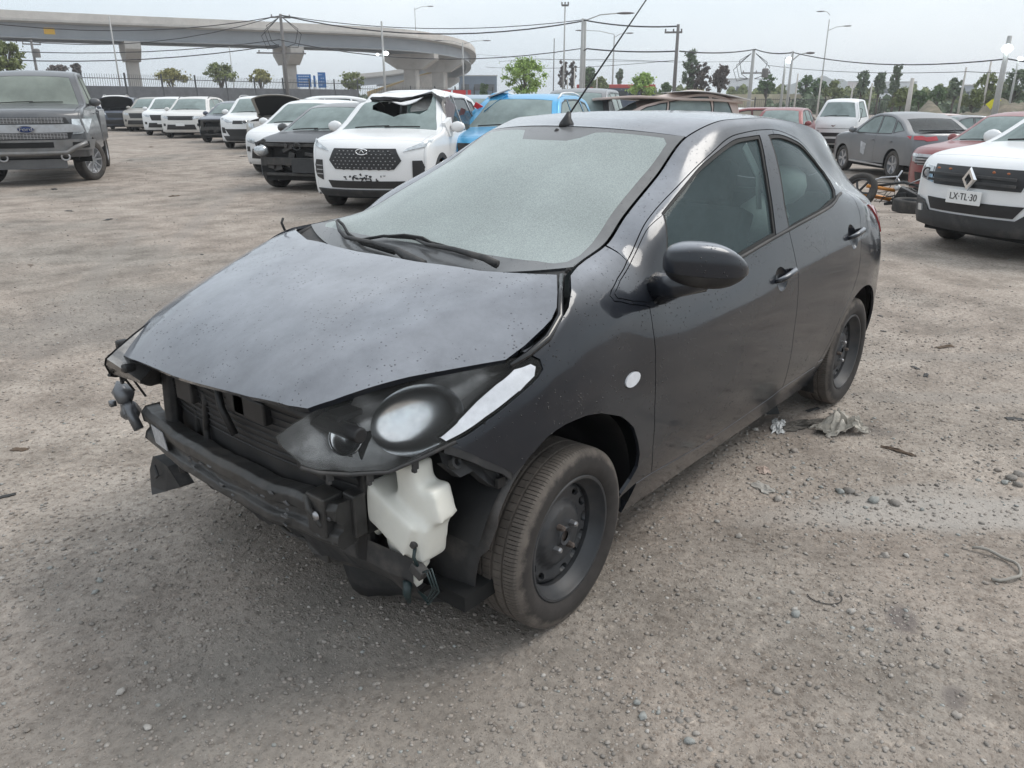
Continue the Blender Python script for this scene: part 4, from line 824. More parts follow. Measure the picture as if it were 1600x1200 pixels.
# ------------------------------------------------------------------ gravel yard
def ground_mat():
    m=bpy.data.materials.new('wet_gravel'); nt,n,l,b=nodes(m); tc=n.new('ShaderNodeTexCoord'); P=tc.outputs['Object']
    def noise(sc,det=5,ro=.6,v=None,dist=0):
        x=n.new('ShaderNodeTexNoise'); x.inputs['Scale'].default_value=sc; x.inputs['Detail'].default_value=det; x.inputs['Roughness'].default_value=ro; x.inputs['Distortion'].default_value=dist; l.new(v or P,x.inputs['Vector']); return x
    def ramp(src,*st):
        r=n.new('ShaderNodeValToRGB'); r.color_ramp.elements[0].position=st[0][0]; r.color_ramp.elements[0].color=(*st[0][1],1); r.color_ramp.elements[1].position=st[-1][0]; r.color_ramp.elements[1].color=(*st[-1][1],1)
        for p,c in st[1:-1]: e=r.color_ramp.elements.new(p); e.color=(*c,1)
        l.new(src,r.inputs[0]); return r.outputs[0]
    def mix(a,b_,f,mode='MIX'):
        x=n.new('ShaderNodeMix'); x.data_type='RGBA'; x.blend_type=mode
        for s,v in ((0,f),(6,a),(7,b_)):
            if hasattr(v,'links'): l.new(v,x.inputs[s])
            elif s==0: x.inputs[0].default_value=v
            else: x.inputs[s].default_value=(*v,1)
        return x.outputs[2]
    big=noise(.32,5,.55); mid=noise(2.1,6,.65); fine=noise(34,5,.75)
    col=ramp(big.outputs[0],(.36,(.275,.252,.225)),(.50,(.345,.300,.262)),(.66,(.385,.345,.305)))
    col=mix(col,ramp(mid.outputs[0],(.35,(.62,.60,.58)),(.6,(1.05,1.04,1.03))),1,'MULTIPLY')
    # stones of three sizes, warped cells
    wn=noise(9,3); wv=n.new('ShaderNodeVectorMath'); wv.operation='MULTIPLY_ADD'; wv.inputs[1].default_value=(.05,.05,.05); l.new(wn.outputs['Color'],wv.inputs[0]); l.new(P,wv.inputs[2])
    hs=[]
    for sc,amt in ((42,.8),(95,.5),(210,.3)):
        v=n.new('ShaderNodeTexVoronoi'); v.inputs['Scale'].default_value=sc; v.inputs['Randomness'].default_value=1; l.new(wv.outputs[0],v.inputs['Vector'])
        sc_=n.new('ShaderNodeSeparateColor'); l.new(v.outputs['Color'],sc_.inputs[0])
        pr=n.new('ShaderNodeMapRange'); pr.inputs[1].default_value=.45; pr.inputs[2].default_value=1; l.new(sc_.outputs[0],pr.inputs[0])
        d=n.new('ShaderNodeMapRange'); d.inputs[1].default_value=.0; d.inputs[2].default_value=.62; d.inputs[3].default_value=1; d.inputs[4].default_value=0; l.new(v.outputs['Distance'],d.inputs[0])
        h=n.new('ShaderNodeMath'); h.operation='MULTIPLY'; l.new(pr.outputs[0],h.inputs[0]); l.new(d.outputs[0],h.inputs[1])
        hk=n.new('ShaderNodeMath'); hk.operation='MULTIPLY'; hk.inputs[1].default_value=amt; l.new(h.outputs[0],hk.inputs[0]); hs.append(hk.outputs[0])
        tint=ramp(sc_.outputs[1],(.0,(.62,.60,.585)),(.35,(.85,.82,.80)),(.7,(1.05,1.02,1.0)),(1,(1.35,1.34,1.32)))
        msk=n.new('ShaderNodeMapRange'); msk.inputs[1].default_value=.05; msk.inputs[2].default_value=.3; msk.inputs[4].default_value=.85; l.new(h.outputs[0],msk.inputs[0])
        col=mix(col,mix(col,tint,1,'MULTIPLY'),msk.outputs[0])
    col=mix(col,ramp(fine.outputs[0],(.30,(.60,.58,.56)),(.5,(1,1,1)),(.72,(1.22,1.22,1.21))),1,'MULTIPLY')
    # pale dried silt streak, small damp spots, ruts and broad darker areas
    ge=n.new('ShaderNodeMapping'); ge.inputs['Location'].default_value=(0,0,0); l.new(P,ge.inputs[0])
    def spot(x,y,rx,ry,ang):
        a=n.new('ShaderNodeMapping'); a.vector_type='TEXTURE'; a.inputs['Location'].default_value=(x,y,0); a.inputs['Rotation'].default_value=(0,0,ang); a.inputs['Scale'].default_value=(rx,ry,1000); l.new(P,a.inputs[0])
        w=n.new('ShaderNodeVectorMath'); w.operation='LENGTH'; l.new(a.outputs[0],w.inputs[0])
        s=n.new('ShaderNodeMath'); s.operation='MULTIPLY_ADD'; s.inputs[1].default_value=1.4; s.inputs[2].default_value=-.7; l.new(mid.outputs[0],s.inputs[0])
        t=n.new('ShaderNodeMath'); l.new(w.outputs['Value'],t.inputs[0]); l.new(s.outputs[0],t.inputs[1])
        r=n.new('ShaderNodeMapRange'); r.inputs[1].default_value=1.05; r.inputs[2].default_value=.55; l.new(t.outputs[0],r.inputs[0]); return r.outputs[0]
    for (u,v,rx,ry,an,c,k) in SPOTS:
        x,y=G(u,v); s=spot(x,y,rx,ry,an); kk=n.new('ShaderNodeMath'); kk.operation='MULTIPLY'; kk.inputs[1].default_value=k; l.new(s,kk.inputs[0]); col=mix(col,c,kk.outputs[0])
    l.new(col,b.inputs['Base Color']); b.inputs['Roughness'].default_value=.82; b.inputs['Specular IOR Level'].default_value=.35
    su=hs[0]
    for h in hs[1:]+[fine.outputs[0]]:
        a=n.new('ShaderNodeMath'); l.new(su,a.inputs[0])
        if h is fine.outputs[0]:
            q=n.new('ShaderNodeMath'); q.operation='MULTIPLY'; q.inputs[1].default_value=.35; l.new(h,q.inputs[0]); h=q.outputs[0]
        l.new(h,a.inputs[1]); su=a.outputs[0]
    bp=n.new('ShaderNodeBump'); bp.inputs['Strength'].default_value=.62; bp.inputs['Distance'].default_value=.012; l.new(su,bp.inputs['Height']); l.new(bp.outputs[0],b.inputs['Normal'])
    return m
SPOTS=[(1480,620,2.6,.10,R(-52),(.27,.245,.22),.45),(1560,560,3.0,.10,R(-52),(.27,.245,.22),.4),(160,420,3.2,.12,R(58),(.26,.235,.21),.4),(330,330,5.,.16,R(52),(.27,.24,.215),.45),(1530,800,1.05,.16,R(-48),(.43,.405,.375),.62),(1440,770,.45,.10,R(-40),(.42,.395,.365),.4),(1410,968,.10,.06,R(20),(.14,.12,.115),.8),(1490,1092,.07,.04,R(10),(.15,.13,.12),.8),
 (250,1000,1.1,.8,0,(.21,.196,.18),.3),(620,1080,1.2,.7,R(40),(.225,.21,.19),.3),(900,560,.9,.5,0,(.22,.2,.185),.4),(1250,665,.5,.12,R(-60),(.13,.115,.105),.7),(330,470,1.8,1.0,0,(.235,.215,.2),.35)]  # the broad entries only darken the ground
def gh(x,y):
    """height of the yard"""
    x=np.asarray(x,float);y=np.asarray(y,float)
    h=.012*np.sin(x*1.1+.4)*np.sin(y*.9+1.2)+.006*np.sin(x*3.3+y*2.1)
    near=np.exp(-((x+1.2)**2+y**2)/4.)
    h=h*(1-near)
    r=np.hypot(x-CAMP[0],y-CAMP[1]);az=np.degrees(np.arctan2(y-CAMP[1],x-CAMP[0]))%360; sm=lambda t:np.clip(t,0,1)**2*(3-2*np.clip(t,0,1)); h=h-.38*sm((r-12.)/5.)*sm((211-az)/9.)*sm((az-150)/20.)*(1-sm((r-60)/30))
    return h
def ground():
    rs=np.concatenate([np.arange(.0,.6,.3),.6*1.045**np.arange(0,130)]);rs=np.append(rs[rs<900],[900,2500]);na=220
    V=[(0,0)];F=[]
    P=[(CAMP[0],CAMP[1])]
    for r in rs[1:]:
        for k in range(na): a=2*math.pi*k/na; P.append((CAMP[0]+r*math.cos(a),CAMP[1]+r*math.sin(a)))
    P=np.array(P);z=gh(P[:,0],P[:,1]);d=np.hypot(P[:,0]-CAMP[0],P[:,1]-CAMP[1]);z=np.where(d>95,-.02,z)
    for k in range(na): F.append((0,1+k,1+(k+1)%na))
    for i in range(len(rs)-2):
        for k in range(na): a=1+i*na+k;b=1+i*na+(k+1)%na; F.append((a,a+na,b+na,b))
    o=mesh_obj('ground',[(p[0],p[1],q) for p,q in zip(P,z)],F,M_ground,None,True); tag(o,kind='structure'); return o
M_ground=ground_mat(); GROUND=ground()
def stone_shape(seed,sub=1,flat=.55):
    bm=bmesh.new(); bmesh.ops.create_icosphere(bm,subdivisions=sub,radius=1); rr=np.random.default_rng(seed)
    V=np.array([v.co for v in bm.verts]); F=np.array([[v.index for v in f.verts] for f in bm.faces]); bm.free()
    V*=rr.uniform(.75,1.2,(len(V),1)); V*= [1,rr.uniform(.6,.9),flat*rr.uniform(.8,1.2)]; return V,F
M_stones=[]
for i,c in enumerate([(.285,.25,.22),(.33,.30,.27),(.22,.20,.18),(.29,.295,.28),(.40,.375,.345)]): M_stones.append(mat('stone_%s'%'abcde'[i],c,.8,noise=.25,nscale=60))
def scatter(name,N,rmin,rmax,smin,smax,power,wm,ang=(178,265),seed=1,sub=1,sink=.35,region=None):
    rr=np.random.default_rng(seed);sh=[stone_shape(seed*10+k,sub) for k in range(6)]
    if region is None:
        r=(rmin**power+(rmax**power-rmin**power)*rr.random(N))**(1/power);a=np.radians(rr.uniform(*ang,N));X=CAMP[0]+r*np.cos(a);Y=CAMP[1]+r*np.sin(a)
    else: X,Y=region(rr,N)
    S=smin*(smax/smin)**(rr.random(N)**2.2);Z=gh(X,Y)
    Vs=[];Fs=[];Ms=[];o=0
    for k in range(6):
        I=np.where(np.arange(N)%6==k)[0];V0,F0=sh[k];t=rr.uniform(0,6.283,len(I));c,s=np.cos(t)[:,None],np.sin(t)[:,None];S_=S[I][:,None]
        x=(V0[None,:,0]*c-V0[None,:,1]*s)*S_+X[I][:,None];y=(V0[None,:,0]*s+V0[None,:,1]*c)*S_+Y[I][:,None];z=V0[None,:,2]*S_+Z[I][:,None]+S_*(.35-sink*rr.random((len(I),1))*1.6)
        Vs.append(np.stack([x,y,z],2).reshape(-1,3));nf=len(F0);Fs.append((F0[None]+o+(np.arange(len(I))*len(V0))[:,None,None]).reshape(-1,3));o+=len(I)*len(V0)
        Ms.append(np.repeat(rr.choice(5,len(I),p=wm),nf))
    V=np.concatenate(Vs);F=np.concatenate(Fs);Mi=np.concatenate(Ms).astype(np.int32)
    me=bpy.data.meshes.new(name);me.vertices.add(len(V));me.vertices.foreach_set('co',V.ravel());me.loops.add(F.size);me.loops.foreach_set('vertex_index',F.ravel().astype(np.int32))
    me.polygons.add(len(F));me.polygons.foreach_set('loop_start',np.arange(0,F.size,3,dtype=np.int32));me.polygons.foreach_set('loop_total',np.full(len(F),3,np.int32))
    for m in M_stones: me.materials.append(m)
    me.polygons.foreach_set('material_index',Mi); me.polygons.foreach_set('use_smooth',np.ones(len(F),bool)); me.update(calc_edges=True)
    return tag(link(bpy.data.objects.new(name,me)),kind='stuff')
tag(scatter('gravel',62000,1.0,7.5,.0022,.010,1.25,[.46,.24,.24,.04,.02],seed=3),'fine brown and grey gravel strewn over the near yard')
tag(scatter('gravel',16000,4.5,26,.005,.016,1.3,[.42,.24,.26,.05,.03],seed=5,ang=(180,262)),'coarser gravel strewn over the yard behind the grey hatchback')
def clump(rr,N):
    C=[G(*p) for p in ((1240,660),(1150,690),(1240,790),(1330,770),(1370,790),(1590,750),(1560,690),(1430,300),(1400,350),(1010,1120),(1350,960),(60,890),(1480,790))]; W_=[.4,.3,.25,.2,.22,.35,.4,1.6,1.2,.12,.15,.15,.3]
    k=rr.integers(0,len(C),N);c=np.array(C)[k];s=np.array(W_)[k];return c[:,0]+rr.normal(0,1,N)*s*.8,c[:,1]+rr.normal(0,1,N)*s*.8
tag(scatter('gravel',1500,0,0,.004,.015,1,[.30,.28,.20,.14,.08],seed=8,region=clump),'loose pebbles gathered in patches on the yard')
# stones that can be picked out one by one
STONES_HERE=1
def loose_stones():
    L=[(1243,962,.020,3,'round pale'),(1285,640+145,.0,0,''),(1327,768,.030,2,'bluish grey'),(1215,780,.026,1,'tan'),(1180,672,.02,4,'pale'),(1004,1122,.017,3,'pale grey'),(1077,1160,.016,3,'whitish'),(1215,1082,.016,1,'tan'),(1330,957,.018,4,'flat'),(1312,768,.024,3,''),(1365,782,.03,3,''),(1398,786,.026,2,''),(1155,838,.018,1,''),(1383,868,.018,1,''),(150,930,.014,3,''),(157,912,.016,3,''),(1232,770,.018,4,''),(1275,778,.014,4,''),(1258,757,.014,1,''),(1240,705,.022,0,''),(1170,715,.015,1,''),(1580,748,.03,2,''),(1592,742,.026,1,''),(1570,754,.022,3,''),(1590,758,.024,2,''),(1560,735,.02,0,''),(1120,815,.013,4,''),(190,1085,.016,4,''),(232,1140,.014,4,''),(1495,1120,.016,1,''),(815,1105,.014,1,''),(1480,1020,.014,1,'')]
    k=0
    for u,v,s,mi,_ in L:
        if not s: continue
        x,y=G(u,v); V,F=stone_shape(100+k,2,.6); o=mesh_obj('stone',V*s*.9,F,M_stones[mi],None,True); o.location=(x,y,float(gh(x,y))+s*.25); o.rotation_euler=(0,0,k*1.7)
        side='right' if u>800 else 'left'
        tag(o,STONE_LABELS[k] if k<len(STONE_LABELS) else 'small rounded stone lying loose on the gravel yard','stone','stones lying loose on the gravel'); k+=1
STONE_LABELS=['round pale pebble lying alone right of the two flat damp patches', 'bluish grey stone, left of the pair at the edge of pale silt', 'tan stone below the crumpled rag, left of the grey pair', 'pale stone just under the door sill near the front wheel', 'pale grey pebble at bottom centre, upper of the short column', 'whitish pebble at the very bottom right of centre', 'tan pebble near the bottom edge right of the whitish one', 'flat pale stone beside the thin dark wire loop', 'grey stone left of the bluish stone by the silt', 'large grey stone at the left tip of the pale silt streak', 'darker stone on the silt streak, right of the large grey stone', 'small tan stone right of the front tyre', 'small tan stone left of the curved dusty hose', 'pale blue grey stone at the lower left, lower of two', 'pale blue grey stone at the lower left, upper of two', 'flat whitish stone in the gravel patch under the rag', 'small whitish stone between the tan stone and the grey pair', 'small tan pebble above the grey pair of stones', 'brown stone right below the torn white plastic', 'tan pebble beside the pinkish dry leaf', 'dark grey cobble at the right edge, leftmost of its cluster', 'tan cobble at the right edge, topmost of its cluster', 'grey cobble leftmost and lowest at the right edge cluster', 'dark cobble nearest the picture edge at the right', 'brown cobble just above the right edge cluster', 'small whitish pebble right of the front wheel hub height', 'whitish pebble at the lower left bottom area', 'whitish pebble near the bottom left edge, lowest one', 'tan pebble low right beside the brown damp spot', 'tan pebble at the bottom centre below the front tyre', 'tan pebble low right, above the brown damp spot']
loose_stones()
# ------------------------------------------------------------------ the other vehicles
M_carglass=glass_mat('dusty_glare_car_glass',(.02,.03,.03),.50,(.46,.55,.54),rough=.08,transp=.75,dscale=1.3)  # film colour holds dust and painted sky reflection
M_darkglass=glass_mat('dark_car_glass',(.012,.016,.018),.10,(.25,.27,.27),rough=.05,transp=.35,dscale=1.3)
M_greyinside=mat('car_inside',(.035,.035,.036),.9)
M_clad=mat('grey_cladding',(.035,.036,.038),.65,noise=.2,dirt=(.22,.20,.18),dirt_amt=.3)
M_grille=mat('grille_black',(.015,.015,.016),.4)
M_lampg=mat('lamp_clear',(.55,.58,.6),.12,metal=.5,coat=.5,noise=.5,nscale=7)
M_plate=mat('number_plate',(.75,.75,.74),.4)
M_tyre_far=mat('tyre_far',(.035,.032,.030),.85,dirt=(.16,.14,.12),dirt_amt=.5,dscale=4)
M_alloy=mat('alloy',(.5,.51,.53),.3,metal=.8,dirt=(.2,.18,.16),dirt_amt=.3)
P_white=paint('white_paint',(.80,.81,.82),rough=.3,coat=.5,dust=.30,dcol=(.55,.52,.48),dscale=1.3)
P_dwhite=paint('dusty_white_paint',(.74,.74,.73),rough=.4,coat=.35,dust=.6,dcol=(.48,.45,.41),dscale=1.3)
P_black=paint('black_paint',(.03,.032,.036),metal=.4,rough=.3,coat=.8,dust=.35,dcol=(.22,.21,.2))
P_navy=paint('navy_paint',(.03,.045,.08),metal=.4,rough=.3,coat=.8,dust=.4,dcol=(.25,.25,.26))
P_silver=paint('beige_silver_paint',(.42,.40,.37),metal=.5,rough=.35,coat=.5,dust=.5,dcol=(.42,.39,.35))
P_grey=paint('mid_grey_paint',(.15,.16,.175),metal=.5,rough=.35,coat=.6,dust=.45,dcol=(.33,.32,.31))
P_pick=paint('dusty_grey_paint',(.035,.04,.05),metal=.2,rough=.4,coat=.7,dust=.30,dcol=(.36,.35,.33),dscale=1.1)
P_red=paint('dark_red_paint',(.22,.022,.025),metal=.2,rough=.35,coat=.6,dust=.3,dcol=(.32,.22,.2))
P_blue=paint('bright_blue_paint',(.02,.36,.68),metal=.2,rough=.3,coat=.6,dust=.3,dcol=(.35,.4,.45))
P_lblue=paint('light_blue_paint',(.22,.34,.46),metal=.3,rough=.35,coat=.6,dust=.5,dcol=(.45,.47,.5))
def sstep(t): t=np.clip(t,0,1);return t*t*(3-2*t)
TYPES={
 # d (metres back from the nose), z ; marks: hood,cowl,top,rear,base = indices of the break points
 'suv':dict(L=4.42,W=1.84,wb=2.64,fo=.88,wr=.345,prof=[(.10,.24),(.02,.34),(0,.55),(.02,.82),(.10,.95),(.22,1.02),(.60,1.08),(1.12,1.14),(1.50,1.38),(1.88,1.60),(2.35,1.68),(3.1,1.69),(3.85,1.61),(3.98,1.56),(4.25,1.20),(4.33,1.08),(4.40,.85),(4.42,.55),(4.36,.34)],ih=5,ic=7,it=9,ir=12,ib=14,belt=1.06,
   win=[[(1.46,1.10),(1.72,1.31),(2.02,1.51),(2.30,1.56),(2.42,1.56),(2.50,1.10)],[(2.58,1.10),(2.50,1.565),(3.0,1.57),(3.30,1.56),(3.42,1.30),(3.44,1.14)],[(3.52,1.17),(3.42,1.54),(3.72,1.50),(3.92,1.26)]],doors=(1.35,2.53,3.45)),
 'hatch':dict(L=4.0,W=1.74,wb=2.53,fo=.80,wr=.31,prof=[(.10,.22),(.02,.30),(0,.48),(.03,.68),(.10,.78),(.24,.86),(.60,.95),(1.02,1.02),(1.45,1.26),(1.85,1.43),(2.3,1.50),(2.9,1.50),(3.5,1.42),(3.6,1.38),(3.88,1.06),(3.93,.98),(3.98,.8),(4.0,.5),(3.94,.3)],ih=5,ic=7,it=9,ir=12,ib=14,belt=.95,
   win=[[(1.36,.98),(1.62,1.17),(1.95,1.35),(2.2,1.40),(2.32,1.40),(2.40,.99)],[(2.48,.99),(2.41,1.40),(2.9,1.40),(3.15,1.36),(3.30,1.10),(3.30,1.03)]],doors=(1.25,2.43,3.3)),
 'sedan':dict(L=4.45,W=1.74,wb=2.6,fo=.86,wr=.31,prof=[(.10,.22),(.02,.30),(0,.48),(.03,.66),(.12,.76),(.26,.83),(.65,.92),(1.15,.98),(1.6,1.22),(1.98,1.38),(2.4,1.45),(2.9,1.44),(3.3,1.38),(3.4,1.34),(3.85,1.06),(4.30,1.02),(4.42,.85),(4.45,.5),(4.38,.3)],ih=5,ic=7,it=9,ir=12,ib=14,belt=.92,
   win=[[(1.46,.95),(1.72,1.12),(2.05,1.30),(2.3,1.35),(2.42,1.35),(2.48,.96)],[(2.56,.96),(2.5,1.35),(2.9,1.34),(3.15,1.28),(3.40,1.06),(3.42,.99)]],doors=(1.35,2.52,3.4)),
 'coupe_suv':dict(L=4.54,W=1.84,wb=2.67,fo=.90,wr=.345,prof=[(.10,.26),(.02,.36),(0,.55),(.02,.80),(.10,.92),(.22,.99),(.60,1.06),(1.14,1.12),(1.55,1.36),(1.95,1.55),(2.4,1.62),(2.9,1.60),(3.35,1.50),(3.45,1.47),(4.20,1.15),(4.40,1.13),(4.50,.88),(4.54,.55),(4.46,.36)],ih=5,ic=7,it=9,ir=12,ib=14,belt=1.04,
   win=[[(1.50,1.08),(1.76,1.28),(2.08,1.46),(2.36,1.51),(2.50,1.51),(2.58,1.09)],[(2.66,1.09),(2.58,1.51),(2.95,1.50),(3.22,1.44),(3.30,1.20),(3.32,1.11)],[(3.40,1.13),(3.32,1.40),(3.50,1.34),(3.80,1.19)]],doors=(1.38,2.62,3.5)),
 'pickup_cab':dict(L=3.95,W=2.03,wb=3.7,fo=.95,wr=.40,prof=[(.06,.46),(.0,.56),(0,.80),(.02,1.10),(.06,1.18),(.16,1.24),(.7,1.31),(1.35,1.35),(1.72,1.62),(2.05,1.84),(2.5,1.94),(3.0,1.955),(3.5,1.93),(3.62,1.88),(3.72,1.32),(3.80,1.28),(3.93,1.1),(3.95,.8),(3.90,.5)],ih=5,ic=7,it=9,ir=12,ib=14,belt=1.28,
   win=[[(1.68,1.33),(1.90,1.55),(2.12,1.76),(2.4,1.82),(2.6,1.83),(2.66,1.34)],[(2.74,1.34),(2.72,1.83),(3.2,1.83),(3.46,1.80),(3.5,1.36)]],doors=(1.6,2.7,3.6)),
 'van':dict(L=4.4,W=1.80,wb=2.7,fo=.86,wr=.32,prof=[(.10,.24),(.02,.34),(0,.55),(.02,.80),(.10,.92),(.22,1.0),(.55,1.09),(.95,1.18),(1.35,1.48),(1.7,1.72),(2.1,1.80),(3.1,1.82),(4.1,1.79),(4.25,1.74),(4.34,1.2),(4.37,1.1),(4.4,.85),(4.4,.55),(4.36,.34)],ih=5,ic=7,it=9,ir=12,ib=14,belt=1.14,
   win=[[(1.38,1.18),(1.62,1.42),(1.85,1.64),(2.2,1.68),(2.28,1.18)],[(2.4,1.18),(2.36,1.69),(3.2,1.70),(3.2,1.18)],[(3.3,1.18),(3.3,1.70),(4.05,1.68),(4.1,1.18)]],doors=(1.2,2.34,3.25)),
 'light_truck':dict(L=3.9,W=1.70,wb=2.4,fo=.55,wr=.33,prof=[(.06,.30),(.0,.42),(0,.70),(.02,.98),(.04,1.06),(.07,1.12),(.12,1.20),(.20,1.30),(.42,1.64),(.58,1.86),(.85,1.96),(1.3,1.98),(1.75,1.96),(1.85,1.92),(1.90,1.2),(1.92,1.1),(1.93,.9),(1.93,.7),(1.92,.5)],ih=5,ic=7,it=9,ir=12,ib=14,belt=1.26,
   win=[[(.42,1.30),(.56,1.50),(.72,1.78),(.95,1.84),(1.55,1.85),(1.60,1.32)]],doors=(.3,1.65,1.8)),
}
class Body:
    def __init__(s,T,crown=.035,bow=.26,scale_h=1.):
        s.T=T;s.L,s.W=T['L'],T['W'];s.p=np.array(T['prof'],float);s.p[:,1]*=scale_h;s.x0=T['fo']+T['wb']/2
        seg=np.r_[0,np.cumsum(np.linalg.norm(np.diff(s.p,axis=0),axis=1))];s.tk=seg;s.tm=seg[-1];s.bow=bow;s.crown=crown;s.belt=T['belt']*scale_h;s.H=s.p[:,1].max();s.r=.05
        s.sh=scale_h
    def c(s,t):
        t=np.clip(t,0,s.tm);a=np.stack([np.interp(t,s.tk,s.p[:,0]),np.interp(t,s.tk,s.p[:,1])],-1);b=pchip(s.tk,s.p,t);return b
    def dm(s,d,z):
        """how far the outline pulls back at the sides"""
        f=s.bow*np.clip(1-d/1.1,0,1)**2+.16*np.clip(1-(s.L-d)/.9,0,1)**2*-1
        w=.10*np.exp(-((d-(s.p[s.T['ic'],0]+s.p[s.T['it'],0])/2)/.42)**2)*(z>s.belt-.05)
        return f+w
    def side_line(s,t):
        q=s.c(t);d=q[:,0]+s.dm(q[:,0],q[:,1]);z=q[:,1]-s.crown*(q[:,1]>.8)*np.clip((q[:,1]-.8)/.2,0,1);return np.stack([d,z],1)
    def half(s,d,z):
        y=s.W/2*(1-.035*((z-.68*s.sh)/.42)**2*(z<s.belt));y=s.W/2*(1-.03*np.clip(np.abs(z-.68)/.42,0,1.3)**2)
        y=y-(.36 if s.W<2 else .27)*np.clip(z-s.belt,0,1)**1.08
        y=y-.20*np.clip(1-d/.62,0,1)**2.2-.14*np.clip(1-(s.L-d)/.55,0,1)**2.2;return y
    def X(s,d): return s.x0-d
    def strip(s,P):
        P=np.asarray(P,float);t,v=P[:,0],P[:,1];q=s.c(t);e=s.side_line(t);ns=s.inset(t);Y=s.half(ns[:,0],ns[:,1])-s.r
        w=np.abs(v)**2.5;q=q+(e-q)*w[:,None];return np.stack([s.X(q[:,0]),v*Y,q[:,1]],1)
    def inset(s,t):
        e=.01;a=s.side_line(t-e);b=s.side_line(t+e);d=b-a;d/=np.linalg.norm(d,axis=1,keepdims=True)+1e-9;n=np.stack([d[:,1],-d[:,0]],1) # inward
        return s.side_line(t)+n*s.r
    def side(s,P):
        P=np.asarray(P,float);return np.stack([s.X(P[:,0]),s.half(P[:,0],P[:,1]),P[:,1]],1)
    def t_front(s,z):
        k=s.T['ih']+1;zz=s.p[:k,1];return np.interp(z,zz,s.tk[:k])
    def t_rear(s,z):
        k=s.T['ib'];zz=s.p[k:,1][::-1];return np.interp(z,zz,s.tk[k:][::-1])
    def front(s,P,rear=False):
        P=np.asarray(P,float);t=(s.t_rear if rear else s.t_front)(P[:,1]);ns=s.inset(t);Y=s.half(ns[:,0],ns[:,1])-s.r;v=np.clip(P[:,0]/Y,-1.25,1.25)
        q=s.c(t);e=s.side_line(t);w=np.abs(v)**2.5;q=q+(e-q)*w[:,None];over=np.clip(np.abs(v)-1,0,1);x=q[:,0]+(over*1.6*(-1 if rear else 1));return np.stack([s.X(x),P[:,0],P[:,1]],1)
WHEELS={}
def wheel_proto(r,style,w=.2):
    key=(r,style)
    if key in WHEELS: return WHEELS[key]
    b=MB(); rr=r*.66
    b.lathe([(rr,w*.36),(rr+.01,w*.46),(r*.86,w*.52),(r*.96,w*.46),(r,w*.36),(r,-w*.36),(r*.96,-w*.46),(r*.8,-w*.5),(rr,-w*.4)],axis='y',n=28,closed=True)
    t=b.build('tyre',M_tyre_far,None,smooth=True); t.data.name='tyre_far'
    b=MB(); b.lathe([(rr,w*.42),(rr-.012,w*.42),(rr-.02,w*.2),(rr-.03,-w*.3)],axis='y',n=28)
    if style=='steel': b.lathe([(0,w*.22),(rr*.3,w*.22),(rr*.45,w*.14),(rr*.8,w*.2),(rr-.02,w*.1)],axis='y',n=24)
    else:
        n=5 if style=='five' else 10
        b.lathe([(0,w*.36),(rr*.16,w*.36),(rr*.2,w*.2)],axis='y',n=14); b.lathe([(0,-.01),(rr-.03,-.01)],axis='y',n=20)
        for k in range(n):
            a=2*math.pi*k/n
            for da in ((-.13,.13) if n==5 else (0,)):
                b.bar((rr*.15*math.cos(a),w*.30,rr*.15*math.sin(a)),((rr-.01)*math.cos(a+da),w*.34,(rr-.01)*math.sin(a+da)),.035 if n==5 else .03,.02,up=(0,1,0))
    ri=b.build('rim',M_steel if style=='steel' else M_alloy,None,auto=35)
    for o in (t,ri): scene.collection.objects.unlink(o)
    WHEELS[key]=(t,ri); return WHEELS[key]
def put_wheel(parent,x,y,z,r,style,steer=0,w=.2,flip=False,spin=.3):
    e=bpy.data.objects.new('wheel',None); link(e,parent); e.matrix_local=Matrix.Translation((x,y,z))@Matrix.Rotation(steer+(math.pi if flip else 0),4,'Z')@Matrix.Rotation(spin,4,'Y')
    for p in wheel_proto(r,style,w): o=p.copy(); link(o,e)
    return e
